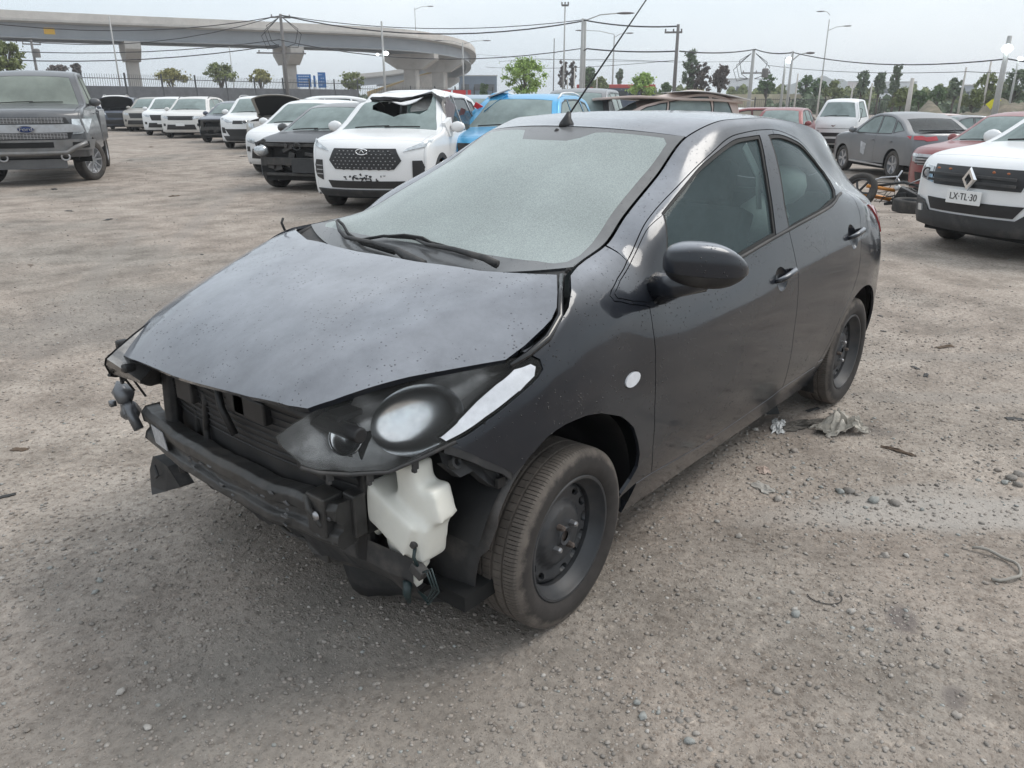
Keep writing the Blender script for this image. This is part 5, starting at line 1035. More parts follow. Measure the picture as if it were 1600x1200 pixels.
def car(name,label,cat,kind,P,u=None,v=None,d=None,yaw=0,group=None,z0=0,pos=None,W_=None,L_=None,hs=1.,glass=None,rim='five',front=(),rear=(),hood_open=None,front_off=False,deform=None,mirrors=True,clad=None,rails=None,steer=0,wheels=True,skip=(),plate=None,interior=True,grid=.09,roll=0,pitch=0,windscreen=None,arch=True,rear_detail=True,side_lamps=None,**kw):
    """front: list of (part name, [(y,z)...], material, offset) cut to the nose; pos = place of the middle of the car on the ground"""
    T=dict(TYPES[kind]); 
    if W_: T['W']=W_
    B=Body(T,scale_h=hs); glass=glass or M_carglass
    root=thing(name,label,cat,(pos[0],pos[1],z0),yaw,group)
    if roll or pitch: root.rotation_euler=(roll,pitch,yaw)
    ih,ic,it,ir,ib=(B.tk[T[k]] for k in ('ih','ic','it','ir','ib'))
    df=deform
    # strip
    V=.8; base=[(0,-V),(B.tm,-V),(B.tm,V),(0,V)]
    S=lambda Q:B.strip(np.stack([Q[:,0],Q[:,1]/V],1))
    hoodp=[(ih+.01,-.74),(ic-.05,-.76),(ic-.05,.76),(ih+.01,.74)]
    if kind=='light_truck': hoodp=None
    wsp=[(ic+.03,-.72),(it-.02,-.69),(it-.02,.69),(ic+.03,.72)]; rgp=[(ir+.10,-.66),(ib-.03,-.68),(ib-.03,.68),(ir+.10,.66)]
    reg=[]
    if windscreen: reg.append(('hole',windscreen(ic,it)))
    reg+= [('windscreen',wsp),('rear_window',rgp)]
    if hoodp: reg.append(('hood',hoodp))
    if front_off: reg.append(('void',[(-.01,-.81),(ih-.02,-.81),(ih-.02,.81),(-.01,.81)]))
    fr=panelize(base,reg,grid*1.2,grid*1.3,grid)
    out=lambda Q:np.stack([np.where(Q[:,0]>B.x0-.3,1.,0)-np.where(Q[:,0]<B.x0-B.L+.5,1.,0),0*Q[:,0],.25+1.2*(Q[:,2]>.9)],1)
    body=sheet('body',S,*fr['base'],P,root,inset=.003,flange=.012,outward=out,deform=df)
    if 'hood' in fr and 'hood' not in skip:
        if hood_open:
            cx=B.X(B.p[T['ic'],0]-.05);cz=B.p[T['ic'],1];M=Matrix.Translation((cx,0,cz))@Matrix.Rotation(R(-hood_open),4,'Y')@Matrix.Translation((-cx,0,-cz))
            h=sheet('hood',S,*fr['hood'],P,root,inset=.004,flange=.02,outward=out); h.data.transform(M)
            h2=sheet('hood_liner',S,*fr['hood'],kw.get('liner',M_void),h,inset=.10,off=-.022,flange=0,outward=out); h2.data.transform(M)
            h3=sheet('hood_inner',S,*fr['hood'],kw.get('inner',M_greyinside),h,inset=.004,off=-.015,flange=0,outward=out); h3.data.transform(M)
            b=MB(); x1=B.X(.25);x2=B.X(B.p[T['ic'],0]); rr=random.Random(len(label))
            b.box(((x1+x2)/2,0,.55),(x1-x2,B.W*.76,.5)); 
            for k in range(16): b.box((rr.uniform(x2+.1,x1-.1),rr.uniform(-.55,.55),.82+rr.uniform(-.05,.05)),(rr.uniform(.08,.3),rr.uniform(.08,.35),rr.uniform(.06,.16)),Matrix.Rotation(rr.uniform(-.3,.3),3,'Z'))
            b.build('engine',M_clad,root)
        else: sheet('hood',S,*fr['hood'],kw.get('hood_paint',P),root,inset=.004,flange=.02,outward=out,deform=df)
    if 'windscreen' in fr:
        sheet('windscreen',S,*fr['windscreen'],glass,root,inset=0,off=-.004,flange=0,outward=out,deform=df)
        b=MB(); 
        for s0,s1 in ((-.05,.60),(-.62,.02)):
            p=[Vector(q) for q in B.strip(np.array([(ic+.02,s0),(ic+.05,(s0+s1)/2),(ic+.07,s1)]))]; b.tube([(q.x+.01,q.y,q.z+.02) for q in p],.010,5)
        w=b.build('wiper',M_rubber,root)
    if 'rear_window' in fr: sheet('rear_window',S,*fr['rear_window'],kw.get('rear_glass',glass),root,inset=0,off=-.004,flange=0,outward=out,deform=df)
    # flanks
    ts=np.concatenate([np.linspace(0,B.tm,int(B.tm/.05))]);sl=B.inset(ts);poly=[tuple(q) for q in sl]
    fx=T['fo'];rx=T['fo']+T['wb'];ra=T['wr']+.055
    def archp(cx,r=ra): return [(cx-r,-.1)]+[(cx-r*math.cos(a),T['wr']+r*math.sin(a)) for a in np.linspace(0,math.pi,16)]+[(cx+r,-.1)]
    reg=[('window_pane',[(a,b_*hs) for a,b_ in w]) for w in T['win']]+[('seal',grow([(a,b_*hs) for a,b_ in w],.022)) for w in T['win']]
    if arch: reg+=[('void',archp(fx)),('void',archp(rx))]
    if front_off: reg.append(('void',[(-.3,-.1),(fx-ra-.08,-.1),(fx-ra+.02,.55),(.35,.92),(-.3,1.2)]))
    D=T['doors']; zb=.30*hs if kind not in('pickup_cab','light_truck') else .62
    if clad is not None:
        zc=T['wr']*1.45
        if arch: reg+=[('clad',archp(fx,ra+.07)),('clad',archp(rx,ra+.07))]
        reg.append(('clad',[(-.5,-.1),(6,-.1),(6,zb+.12),(-.5,zb+.12)]))
    top=B.H-.10
    reg+=[('front_door',[(D[0],zb),(D[0],B.belt-.02),(D[0]+.52,B.belt+.50*(B.H-B.belt)),(D[0]+.9,top-.0),(D[1],top),(D[1],zb)]),('rear_door',[(D[1],zb),(D[1],top),(D[2]-.25,top),(D[2]+.05,B.belt+.05),(D[2]-.06,.75*hs),(rx-ra-.03 if rx-ra<D[2] else D[2],zb)])] if kind!='light_truck' else [('front_door',[(D[0],zb),(D[0],B.belt),(D[0]+.35,top),(D[1],top),(D[1],zb)])]
    fl=panelize(poly,reg,grid,grid,grid*.8)
    for mir in (False,True):
        kk=dict(mirror=mir and df is None,deform=None,outward=lambda Q:np.tile([0,1.,.2],(len(Q),1)))
        SF=B.side
        if df is not None:
            if mir: SF=lambda Q:B.side(Q)*[1,-1,1]; kk=dict(deform=df,outward=lambda Q:np.tile([0,-1.,.2],(len(Q),1)))
            else: kk=dict(deform=df,outward=lambda Q:np.tile([0,1.,.2],(len(Q),1)))
        sheet('side_panel',SF,*fl['base'],P,root,inset=.0,flange=.012,**kk)
        fd=None
        for nm in ('front_door','rear_door'):
            if nm in fl and (nm,mir) not in skip: 
                o=sheet(nm,SF,*fl[nm],kw.get('door_paint',P),root,inset=.004,flange=.02,**kk)
                if nm=='front_door': fd=o
                b=MB(); hx=(D[1]-.14) if nm=='front_door' else (D[2]-.12); hz=B.belt-.14; y=float(B.half(np.array([hx]),np.array([hz]))[0]); s=-1 if mir else 1
                b.bar((B.X(hx-.09),s*(y+.025),hz),(B.X(hx+.09),s*(y+.02),hz+.01),.025,.022); b.build('door_handle',P if not kw.get('black_handles') else M_clad,o)
        if 'seal' in fl: sheet('window_frame',SF,*fl['seal'],M_grille,root,inset=0,off=.002,flange=0,**kk)
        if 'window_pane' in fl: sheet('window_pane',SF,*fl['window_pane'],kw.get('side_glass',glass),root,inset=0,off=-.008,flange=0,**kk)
        if 'clad' in fl: sheet('cladding',SF,*fl['clad'],clad,root,inset=0,off=.008,flange=.02,**kk)
        s=-1 if mir else 1
        if arch:
            for cx in (fx,rx):
                b=MB(); n=12
                for r_,y_ in (): pass
                Vv=[];Ff=[]
                for a in np.linspace(0,math.pi,n): 
                    x,z=B.X(cx)+ra*math.cos(a),T['wr']+ra*math.sin(a); Vv+=[(x,s*(B.W/2-.035),z),(x,s*(B.W/2-.35),z)]
                for i in range(n-1): Ff.append((2*i,2*i+1,2*i+3,2*i+2))
                Vv.append((B.X(cx),s*(B.W/2-.35),T['wr'])); 
                for i in range(n-1): Ff.append((2*i+1,len(Vv)-1,2*i+3))
                b.add(Vv,Ff); b.build('wheel_arch_liner',M_void,root)
        if mirrors:
            b=MB(); mx=D[0]+.20;mz=B.belt+.10; y=float(B.half(np.array([mx]),np.array([mz]))[0]); b.blob((B.X(mx)+.02,s*(y+.16),mz),(.06,.12,.085),3,.02,2); b.bar((B.X(mx),s*(y-.02),mz-.06),(B.X(mx),s*(y+.10),mz-.04),.05)
            if df is not None: b.V=[tuple(q) for q in df(np.array(b.V))]
            b.build('side_mirror',kw.get('mirror_paint',P),fd or root,smooth=True)
        # rounded edge between flank and top: a fillet strip
        n=5;Vv=[];Ff=[];tt=np.linspace(0,B.tm,int(B.tm/.07));A=B.side_line(tt);I=B.inset(tt);Y=B.half(I[:,0],I[:,1])
        ok=np.ones(len(tt),bool)
        if front_off: ok=tt>ih-.02
        idx=np.where(ok)[0]
        for i in idx:
            for k in range(n):
                a=math.pi/2*k/(n-1); q=I[i]+(A[i]-I[i])*math.cos(a); Vv.append((B.X(q[0]),s*(Y[i]-B.r+B.r*math.sin(a)),q[1]))
        for i in range(len(idx)-1):
            for k in range(n-1): f=(i*n+k,i*n+k+1,(i+1)*n+k+1,(i+1)*n+k); Ff.append(f if s>0 else f[::-1])
        Vv=np.array(Vv); 
        if df is not None: Vv=df(Vv)
        mesh_obj('body_edge',Vv,Ff,P,root,True)
    # floor and cabin
    b=MB(); b.box((B.X(B.L/2),0,.24*hs if kind not in('pickup_cab',) else .5),(B.L-.5,B.W-.5,.10)); b.build('underbody',M_void,root)
    if interior:
        b=MB(); cx=B.X(T['prof'][T['ic']][0]+.35); b.box((cx,0,B.belt-.14),(.35,B.W-.34,.22))
        for s in (1,-1):
            r_=Matrix.Rotation(R(-15),3,'Y'); xs=B.X(D[0]+ (1.02 if kind!='light_truck' else .8)); b.box((xs,.36*s,B.belt-.10),(.14,.46,.75),r_); b.box((xs-.09,.36*s,B.belt+.34),(.09,.24,.17),r_); b.box((xs+.25,.36*s,B.belt-.42),(.5,.46,.16))
        if kind!='light_truck': b.box((B.X(min(D[2]-.15,B.L-1.0)),0,B.belt-.12),(.14,B.W-.4,.70),Matrix.Rotation(R(-15),3,'Y'))
        b.build('seat',M_greyinside,root)
    # wheels
    if wheels:
        for cx,k in ((fx,0),(rx,1)):
            for s in (1,-1):
                if ('wheel',k,s) in skip: continue
                put_wheel(root,B.X(cx),s*(B.W/2-.125),T['wr'],T['wr'],rim,steer if k==0 else 0,flip=s<0,spin=.3+k+s)
    # nose pieces
    def fpiece(nm,pl,m,off,rr=False,parent=None,fl_=.02,g=.05):
        y0=max(abs(p[0]) for p in pl); d_=panelize(pl,[],g,g,g)
        if 'base' not in d_: return None
        sg=-1. if rr else 1.
        return sheet(nm,lambda Q:B.front(Q,rr),*d_['base'],m,parent or root,inset=0,off=off,flange=fl_,outward=lambda Q:np.tile([sg,0,.1],(len(Q),1)),deform=df)
    made={}
    for nm,pl,m,off,*rest in front:
        sym=rest and rest[0]=='both'
        for s in ((1,-1) if sym else (1,)):
            made[nm]=fpiece(nm,[(p[0]*s,p[1]) for p in pl],m,off,parent=None)
    for nm,pl,m,off,*rest in rear:
        sym=rest and rest[0]=='both'
        for s in ((1,-1) if sym else (1,)): fpiece(nm,[(p[0]*s,p[1]) for p in pl],m,off,True)
    if rails:
        for s in (1,-1):
            b=MB(); P_=[]
            for dd in np.linspace(B.p[T['it'],0]+.15,B.p[T['ir'],0]-.1,8): 
                zz=float(np.interp(dd,B.p[T['it']:T['ir']+1,0],B.p[T['it']:T['ir']+1,1]));P_.append((B.X(dd),s*(B.W/2-.28),zz+.035-.02))
            P_[0]=(P_[0][0],P_[0][1],P_[0][2]-.05);P_[-1]=(P_[-1][0],P_[-1][1],P_[-1][2]-.05); b.tube(P_,.018,6); b.build('roof_rail',rails,root,smooth=True)
    if front_off: # bare nose: beam, radiator, brackets
        rr=random.Random(len(label)); b=MB(); xf=B.X(.30)
        b.box((xf-.05,0,.55),(.04,B.W*.55,.40)); b.build('radiator',M_void,root)
        b=MB(); b.box((xf+.06,0,.52),(.08,B.W*.68,.13)); b.box((xf,0,.80),(.10,B.W*.72,.06)); b.box((xf,B.W*.36,.62),(.16,.12,.36)); b.box((xf,-B.W*.36,.62),(.16,.12,.36)); b.box((xf,0,.30),(.22,B.W*.66,.05))
        for k in range(14): b.box((xf+rr.uniform(-.02,.08),rr.uniform(-.6,.6),rr.uniform(.4,.8)),(.05,rr.uniform(.06,.22),rr.uniform(.04,.12)),Matrix.Rotation(rr.uniform(-.4,.4),3,'X'))
        b.build('bare_front',M_beam,root,bevel=.008)
    root['_b']=0; del root['_b']
    return root,B
def text(name,s,size,m,parent,loc,rot,extrude=.002,align='CENTER',sx=1):
    c=bpy.data.curves.new(name,'FONT'); c.body=s; c.size=size; c.extrude=extrude; c.align_x=align; c.align_y='CENTER'; c.fill_mode='BOTH'
    o=bpy.data.objects.new(name,c); dg=None; link(o); bpy.context.view_layer.update(); me=bpy.data.meshes.new_from_object(o); bpy.data.objects.remove(o); bpy.data.curves.remove(c)
    me.materials.clear(); me.materials.append(m); o=link(bpy.data.objects.new(name,me),parent); o.location=loc; o.rotation_euler=rot; o.scale=(sx,1,1); return o
FRONT_ROT=(R(90),0,R(90))   # text facing +x of its car
# ------------------------------------------------------------------ cars parked round the yard
def place(kind,u,v,yaw,lx,ly,z=0,W_=None):
    """middle of the car so that its local ground point (lx,ly) stands at the spot seen in (u,v)"""
    T=TYPES[kind];hw=(W_ or T['W'])/2-.05;x,y=G(u,v,z);a,b=lx*T['wb']/2,ly*hw;c,s=math.cos(yaw),math.sin(yaw);return (x-(a*c-b*s),y-(a*s+b*c))
def mid(kind,u,d,yaw,lx=1.4):
    T=TYPES[kind];p=W(u,155,d);return (p[0]-lx*T['wb']/2*math.cos(yaw),p[1]-lx*T['wb']/2*math.sin(yaw))
Rr=lambda y0,z0,y1,z1:[(y0,z0),(y1,z0),(y1,z1),(y0,z1)]
# --- pickup with its bed, on the low rise at the left
def pickup():
    yaw=R(63); x,y=-5.30,-15.30; c,s=math.cos(yaw),math.sin(yaw); lx,ly=3.7/2,.90; pos=(x-(lx*c-ly*s),y-(lx*s+ly*c))
    G_=M_chrome_d; o,B=car('pickup_truck','dusty dark grey pickup truck with chrome grille and flat front tyre','pickup truck','pickup_cab',P_pick,yaw=yaw,pos=pos,z0=0,rim='ten',hs=1.10,arch=True,glass=M_pickglass,steer=-.55,
      front=[('upper_grille',[(-.72,1.13),(.72,1.13),(.66,1.24),(-.66,1.24)],M_grille,.012),('grille_bar',[(-.92,.97),(.92,.97),(.90,1.08),(.72,1.115),(-.72,1.115),(-.90,1.08)],G_,.035),('lower_grille',[(-.70,.86),(.70,.86),(.74,.96),(-.74,.96)],M_grille,.012),
       ('headlight',[(.74,.93),(.98,.95),(1.06,1.20),(.76,1.21)],M_lampg,.02,'both'),('bumper',[(-1.0,.64),(1.0,.64),(1.04,.82),(.80,.84),(-.80,.84),(-1.04,.82)],M_bump,.06),('bumper_opening',Rr(-.55,.70,.40,.80),M_void,.075),('fog_recess',Rr(.70,.68,.93,.79),M_void,.075,'both')])
    xf=B.x0
    b=MB()
    for k in range(4): z=1.15+.026*k; b.box((xf+.015,0,z*1.0),(.03,1.28,.010))
    for k in range(23): b.box((xf+.01,-.62+.056*k,1.19),(.02,.008,.10))
    b.build('grille_mesh',G_,o); b=MB()
    for k in range(4): z=.875+.026*k; b.box((xf+.03,0,z),(.03,1.34,.010))
    for k in range(23): b.box((xf+.02,-.62+.056*k,.91),(.02,.008,.10))
    b.build('grille_mesh',G_,o)
    b=MB(); b.lathe([(0,.012),(.125,.010),(.14,0)],n=32); b.V=[(xf+.055+v[2],v[0],v[1]*.45+1.035) for v in b.V]; e=b.build('badge',mat('badge_blue',(.01,.03,.12),.25),o,smooth=True)
    b=MB(); b.tube([(xf+.066,.138*math.cos(a),1.035+.062*math.sin(a)) for a in np.linspace(0,2*math.pi,33)],.006,6,cap=False); b.build('badge_ring',G_,e)
    text('badge_lettering','Ford',.095,G_,e,(xf+.07,0,1.035),FRONT_ROT,.002,sx=1.25)
    # dented bumper corner, tow loops, lower air dam
    b=MB(); b.tube([(xf-.02,-.98,.60),(xf+.07,-.75,.605),(xf+.09,0,.60),(xf+.07,.62,.605),(xf+.04,.78,.70),(xf-.04,.98,.78)],.045,8); b.build('bumper_tube',M_bump,o,smooth=True)
    b=MB(); 
    for yy in (-.45,.58): b.tube([(xf+.08,yy+.07*math.cos(a),.53+.06*math.sin(a)) for a in np.linspace(0,2*math.pi,17)],.017,6,cap=False)
    b.build('tow_hook',M_metal,o,smooth=True); b=MB(); b.box((xf-.05,-.10,.40),(.05,1.35,.17)); b.build('air_dam',P_pick,o)
    # load bed
    b=MB(); x1,x2=B.X(3.95)-.05,B.X(5.75)
    b.box(((x1+x2)/2,.93,.98),(x1-x2,.12,.72)); b.box(((x1+x2)/2,-.93,.98),(x1-x2,.12,.72)); b.box((x2,0,.98),(.08,1.9,.72)); b.box(((x1+x2)/2,0,.70),(x1-x2,1.8,.10)); b.build('load_bed',P_pick,o,bevel=.03)
    return o
M_chrome_d=mat('dusty_chrome',(.42,.42,.43),.28,metal=.85,dirt=(.25,.23,.21),dirt_amt=.5,dscale=5)
M_bump=mat('dusty_bumper',(.20,.20,.20),.4,metal=.6,noise=.25,nscale=4,dirt=(.24,.22,.20),dirt_amt=.6,dscale=3)
M_pickglass=glass_mat('dust_covered_glass',(.03,.04,.04),.78,(.26,.29,.26),rough=.15,transp=.6,dscale=1.2)
pickup()
# --- row at the left, from far to near
lampH=lambda y0,z0,y1,z1:[(y0,z0),(y1,z0+.05),(y1+.02,z1),(y0,z1-.05)]
def suv_front(lz=.86,grille=M_grille,gz=(.66,.90),gw=.42,low=(.36,.56)):
    return [('headlight',[(.50,lz-.06),(.72,lz-.03),(.80,lz+.06),(.52,lz+.04)],M_lampg,.010,'both'),('grille',[(-gw,gz[0]),(gw,gz[0]),(gw+.08,gz[1]),(-gw-.08,gz[1])],grille,.010),('lower_grille',[(-.62,low[0]),(.62,low[0]),(.56,low[1]),(-.56,low[1])],M_grille,.012),('fog_lamp',Rr(.66,.50,.76,.60),M_grille,.012,'both')]
plate_piece=lambda z=.52,y=0:('number_plate',Rr(y-.18,z-.055,y+.18,z+.055),M_plate,.03)
GR='wrecked cars parked in the left row'
def row_left():
    y=R(58)
    car('hooded_suv','navy blue SUV with raised black hood, just behind the grey pickup','SUV','suv',P_navy,yaw=y,pos=place('suv',162,204,y,1,-1),hood_open=52,front=suv_front(),group=GR)
    car('rail_suv','white SUV with a roof bar behind the raised black hood at left','SUV','suv',P_dwhite,yaw=y,pos=mid('suv',172,56,y),hs=1.08,rails=M_chrome_d,group=GR)
    y=R(44); car('silver_suv','dusty silver SUV between the raised black hood and the white SUVs','SUV','suv',P_silver,yaw=y,pos=place('suv',203,205,y,1,-1),front=suv_front(),rails=M_grille,group=GR)
    car('rear_suv','white SUV parked side on behind the silver SUV','SUV','suv',P_dwhite,yaw=R(20),pos=mid('suv',262,50,R(20)),group=GR)
    y=R(50); car('white_suv','white SUV with pale grey plate, leftmost of the clean white fronts','SUV','suv',P_white,yaw=y,pos=place('suv',232,211,y,1,-1),front=suv_front()+[plate_piece(.56)],clad=M_clad,group=GR)
    y=R(43); car('crossover','white crossover with crumpled nose and plate, beside the dark blue wreck','SUV','suv',P_dwhite,yaw=y,pos=place('suv',264,215,y,1,-1),front=suv_front(.84,gz=(.74,.90),gw=.50)+[plate_piece(.56)],clad=M_clad,group=GR,rails=M_grille)
    car('raised_tailgate_car','dark hatchback with raised rear hatch behind the white crossover','hatchback','hatch',P_black,yaw=R(55),pos=mid('hatch',362,42,R(55)),hood_open=50,group=GR)
    y=R(36); car('front_less_hatchback','dark blue hatchback missing its front bumper between two white cars','hatchback','hatch',P_navy,yaw=y,pos=place('hatch',322,222,y,1,-1),front_off=True,group=GR,rim='steel')
    y=R(44); o,B=car('white_round_suv','white SUV with thin black grille and deep black lower bumper','SUV','suv',P_white,yaw=y,pos=place('suv',357,231,y,1,-1),clad=M_clad,group=GR,rails=M_chrome_d,
      front=[('headlight',[(.40,.86),(.62,.84),(.86,.97),(.80,.99)],M_lampg,.010,'both'),('grille',[(-.42,.80),(.42,.80),(.40,.90),(-.40,.90)],M_grille,.010),('lower_grille',[(-.55,.42),(.55,.42),(.70,.64),(-.70,.64)],M_grille,.012),('bumper_guard',[(-.7,.27),(.7,.27),(.78,.42),(-.78,.42)],M_clad,.02),('fog_lamp',[(.68,.50),(.84,.52),(.82,.70),(.72,.68)],M_grille,.012,'both')])
    b=MB(); b.tube([(B.x0+.01,.08*math.cos(a),.86+.055*math.sin(a)) for a in np.linspace(0,2*math.pi,21)],.008,5,cap=False); b.tube([(B.x0+.01,.05*math.cos(a),.875+.02*math.sin(a)) for a in np.linspace(0,2*math.pi,17)],.006,5,cap=False); b.build('badge',M_chrome,o)
    y=R(30); car('open_hood_car','beige silver car with its hood raised showing a black liner','hatchback','suv',P_silver,yaw=y,pos=place('suv',404,238,y,1,-1),hood_open=58,inner=P_silver,group=GR,hs=.93,
      front=[('headlight',[(.52,.74),(.72,.77),(.80,.88),(.56,.88)],M_lampg,.01,'both'),('lower_grille',Rr(-.6,.38,.6,.56),M_grille,.012)])
    y=R(28); car('white_hatchback','white hatchback squeezed between the raised hood and the black wreck','hatchback','hatch',P_white,yaw=y,pos=mid('hatch',440,18.6,y,1.2),front=suv_front(.72,gz=(.55,.7)),group=GR,hs=1.04)
    y=R(22); o,B=car('black_wreck','black car with torn off front bumper and loose headlamp, left of white broken SUV','hatchback','hatch',P_black,yaw=y,pos=place('hatch',432,292,y,1,-1),front_off=True,hood_paint=mat('charcoal_primer',(.055,.058,.065),.5,coat=.2),group=GR,rim='steel',hs=1.0,steer=-.2)
    b=MB(); b.blob((B.X(.22),-.66,.70),(.13,.14,.10),3,.12,2); b.build('loose_headlamp',M_lampg,o,smooth=True); b=MB(); b.blob((B.X(.35),-.68,.80),(.14,.12,.09),5,.25,1); b.build('torn_fender',M_void,o)
    b=MB(); b.tube([(B.X(.2),.10+.07*math.cos(a),.78+.06*math.sin(a)) for a in np.linspace(0,2*math.pi,15)],.012,5); b.box((B.X(.16),.25,.45),(.04,.5,.22)); b.build('radiator_bracket',M_clad,o)
    car('lifted_boot_car','dark car with raised purple grey hatch behind the black wreck','car','hatch',P_black,yaw=R(35),pos=mid('hatch',545,21,R(35)),hood_open=30,hs=1.03,group=GR)
    car('white_roofed_car','white SUV whose plain roof shows behind the broken white SUV','SUV','suv',P_white,yaw=R(-60),pos=W(618,155,23)[:2],hs=1.07,group=GR)
    car('white_roofed_car','white car whose roof shows behind the raised beige hood','SUV','suv',P_white,yaw=R(-30),pos=W(492,155,30)[:2],group=GR)
    car('dark_roofed_car','dark grey car showing only its roof behind broken white SUV','SUV','suv',P_grey,yaw=R(-55),pos=W(690,155,24)[:2],group=GR)
row_left()
# --- white SUV with the smashed windscreen
def broken_suv():
    yaw=R(30); rr=random.Random(3)
    def deform(Q):
        Q=np.array(Q,float); x,y,z=Q[:,0],Q[:,1],Q[:,2]; k=np.exp(-((x-.22)/.42)**2)*np.clip((z-1.35)/.25,0,1)
        z=z-k*(.10*np.exp(-((y+.1)/.45)**2)+.05*np.sin(y*9+1)*np.sin(x*8))+k*.10*np.exp(-((y-.55)/.16)**2)
        x=x-k*.10*np.sin(y*6)**2; return np.stack([x,y,z],1)
    def hole(ic,it):
        P=[(it-.20,-.50),(it-.34,-.44),(it-.44,-.22),(it-.56,.02),(it-.50,.12),(it-.46,.30),(it-.48,.44),(it-.36,.56),(it-.20,.62),(it-.04,.64),(it+.03,.5),(it+.02,.2),(it+.03,0),(it+.0,-.3),(it-.06,-.45)]
        return [(a,b) for a,b in P]
    # studded hexagonal grille, upright half ovals either side
    fr=[('grille',[(-.44,.62),(.44,.62),(.54,.74),(.46,.90),(-.46,.90),(-.54,.74)],M_grille,.012),('headlight',[(.56,.86),(.86,.93),(.90,1.02),(.60,.90)],M_lampg,.014,'both'),
        ('fog_recess',[(.68,.46),(.80,.50),(.84,.62),(.80,.74),(.68,.74)],M_grille,.014,'both'),('lower_grille',[(-.52,.36),(.52,.36),(.58,.46),(-.58,.46)],M_grille,.014),('bumper_guard',[(-.72,.24),(.72,.24),(.78,.34),(-.78,.34)],M_clad,.03)]
    o,B=car('broken_suv','white SUV with smashed windscreen, torn roof edge and studded black hexagonal grille','SUV','suv',P_white,yaw=yaw,pos=place('suv',521,320,yaw,1,-1),front=fr,deform=deform,windscreen=hole,clad=M_clad,rim='five',grid=.07,side_glass=M_darkglass,steer=0)
    xf=B.x0; b=MB()
    for j in range(6):
        for i in range(-7,8):
            y=(i+.5*(j%2))*.066; z=.645+.046*j
            if abs(y)>.50-abs(z-.755)*.9: continue
            p=B.front([(y,z)])[0]; b.box((p[0]+.018,y,z),(.014,.016,.012))
    q=b.build('grille_studs',M_metal,o); q['kind']='stuff'; b=MB()
    for j in range(9):
        z=.625+.033*j; w=.50-abs(z-.755)*.75; b.tube([tuple(B.front([(y,z)])[0]+[.014,0,.010*math.sin(y*47+j*3.1)]) for y in np.linspace(-w,w,24)],.004,4)
    b.build('grille_mesh',M_clad,o)
    b=MB(); b.tube([(xf+.03,.085*math.cos(a),.865+.040*math.sin(a)) for a in np.linspace(.25,2*math.pi-.25,29)],.008,6)
    b.tube([(xf+.032,-.035,.845),(xf+.034,0,.89),(xf+.032,.035,.845)],.008,6); b.build('badge',M_chrome,o,smooth=True)
    b=MB()
    for z in (.54,.60,.66): b.bar((B.front([(-.68,z)])[0]+[.02,0,0]),(B.front([(-.80,z)])[0]+[.02,0,0]),.012)
    b.build('fog_lamp',M_alloy,o)
    # ragged skin hanging over the hole, crumpled pillar lining, glass shards
    def flap(nm,pts,m,th=.004):
        V=[];F=[];n=len(pts)
        for i,(a,c_) in enumerate(pts):
            a,c_=np.array(a),np.array(c_)
            for k in range(5): t=k/4; q=a+(c_-a)*t; V.append((q[0]+rr.uniform(-.02,.02)*(0<k),q[1]+rr.uniform(-.02,.02),q[2]+.03*math.sin(t*5+i)))
        for i in range(n-1):
            for k in range(4): F.append((i*5+k,(i+1)*5+k,(i+1)*5+k+1,i*5+k+1))
        q=mesh_obj(nm,V,F,m,o,False); s=q.modifiers.new('s','SOLIDIFY'); s.thickness=th; return q
    flap('torn_roof_skin',[((.30,-.50,1.58),(.34,-.52,1.54)),((.28,-.3,1.58),(.34,-.30,1.56)),((.25,0,1.56),(.30,-.02,1.53)),((.22,.25,1.61),(.32,.22,1.58)),((.20,.5,1.68),(.34,.5,1.64)),((.15,.66,1.62),(.45,.70,1.52)),((.2,.74,1.5),(.62,.78,1.32))],M_grille)
    flap('crumpled_pillar',[((.15,.70,1.60),(.0,.80,1.52)),((.32,.72,1.50),(.2,.86,1.42)),((.48,.76,1.38),(.4,.88,1.28)),((.62,.80,1.24),(.55,.90,1.16)),((.72,.84,1.12),(.66,.92,1.04))],mat('mauve_grey_lining',(.10,.09,.10),.7))
    flap('headliner_sheet',[((.0,.12,1.52),(.22,.10,1.40)),((-.02,.35,1.54),(.24,.34,1.40)),((-.04,.52,1.52),(.2,.52,1.42))],mat('pale_lining',(.50,.49,.47),.9))
    b=MB(); xh=B.front([(0,.55)])[0][0]
    for k in range(34): 
        y=rr.gauss(.0,.16);z=.50+rr.uniform(-.045,.045); b.blob(tuple(B.front([(y,z)])[0]+[.006,0,0]),(.006,rr.uniform(.008,.03),rr.uniform(.006,.02)),k,.5,1)
    s=b.build('paint_chips',M_grille,o); s['kind']='stuff'
    b=MB(); b.add([(.86,.86,1.22),(.62,.90,1.30),(.60,.93,1.02),(.80,.93,1.02),(.86,.80,1.22),(.62,.84,1.30),(.60,.87,1.02),(.80,.87,1.02)],[(0,1,2,3),(7,6,5,4),(0,4,5,1),(1,5,6,2),(2,6,7,3),(3,7,4,0)]); b.build('bent_pillar_panel',P_white,o)
broken_suv()
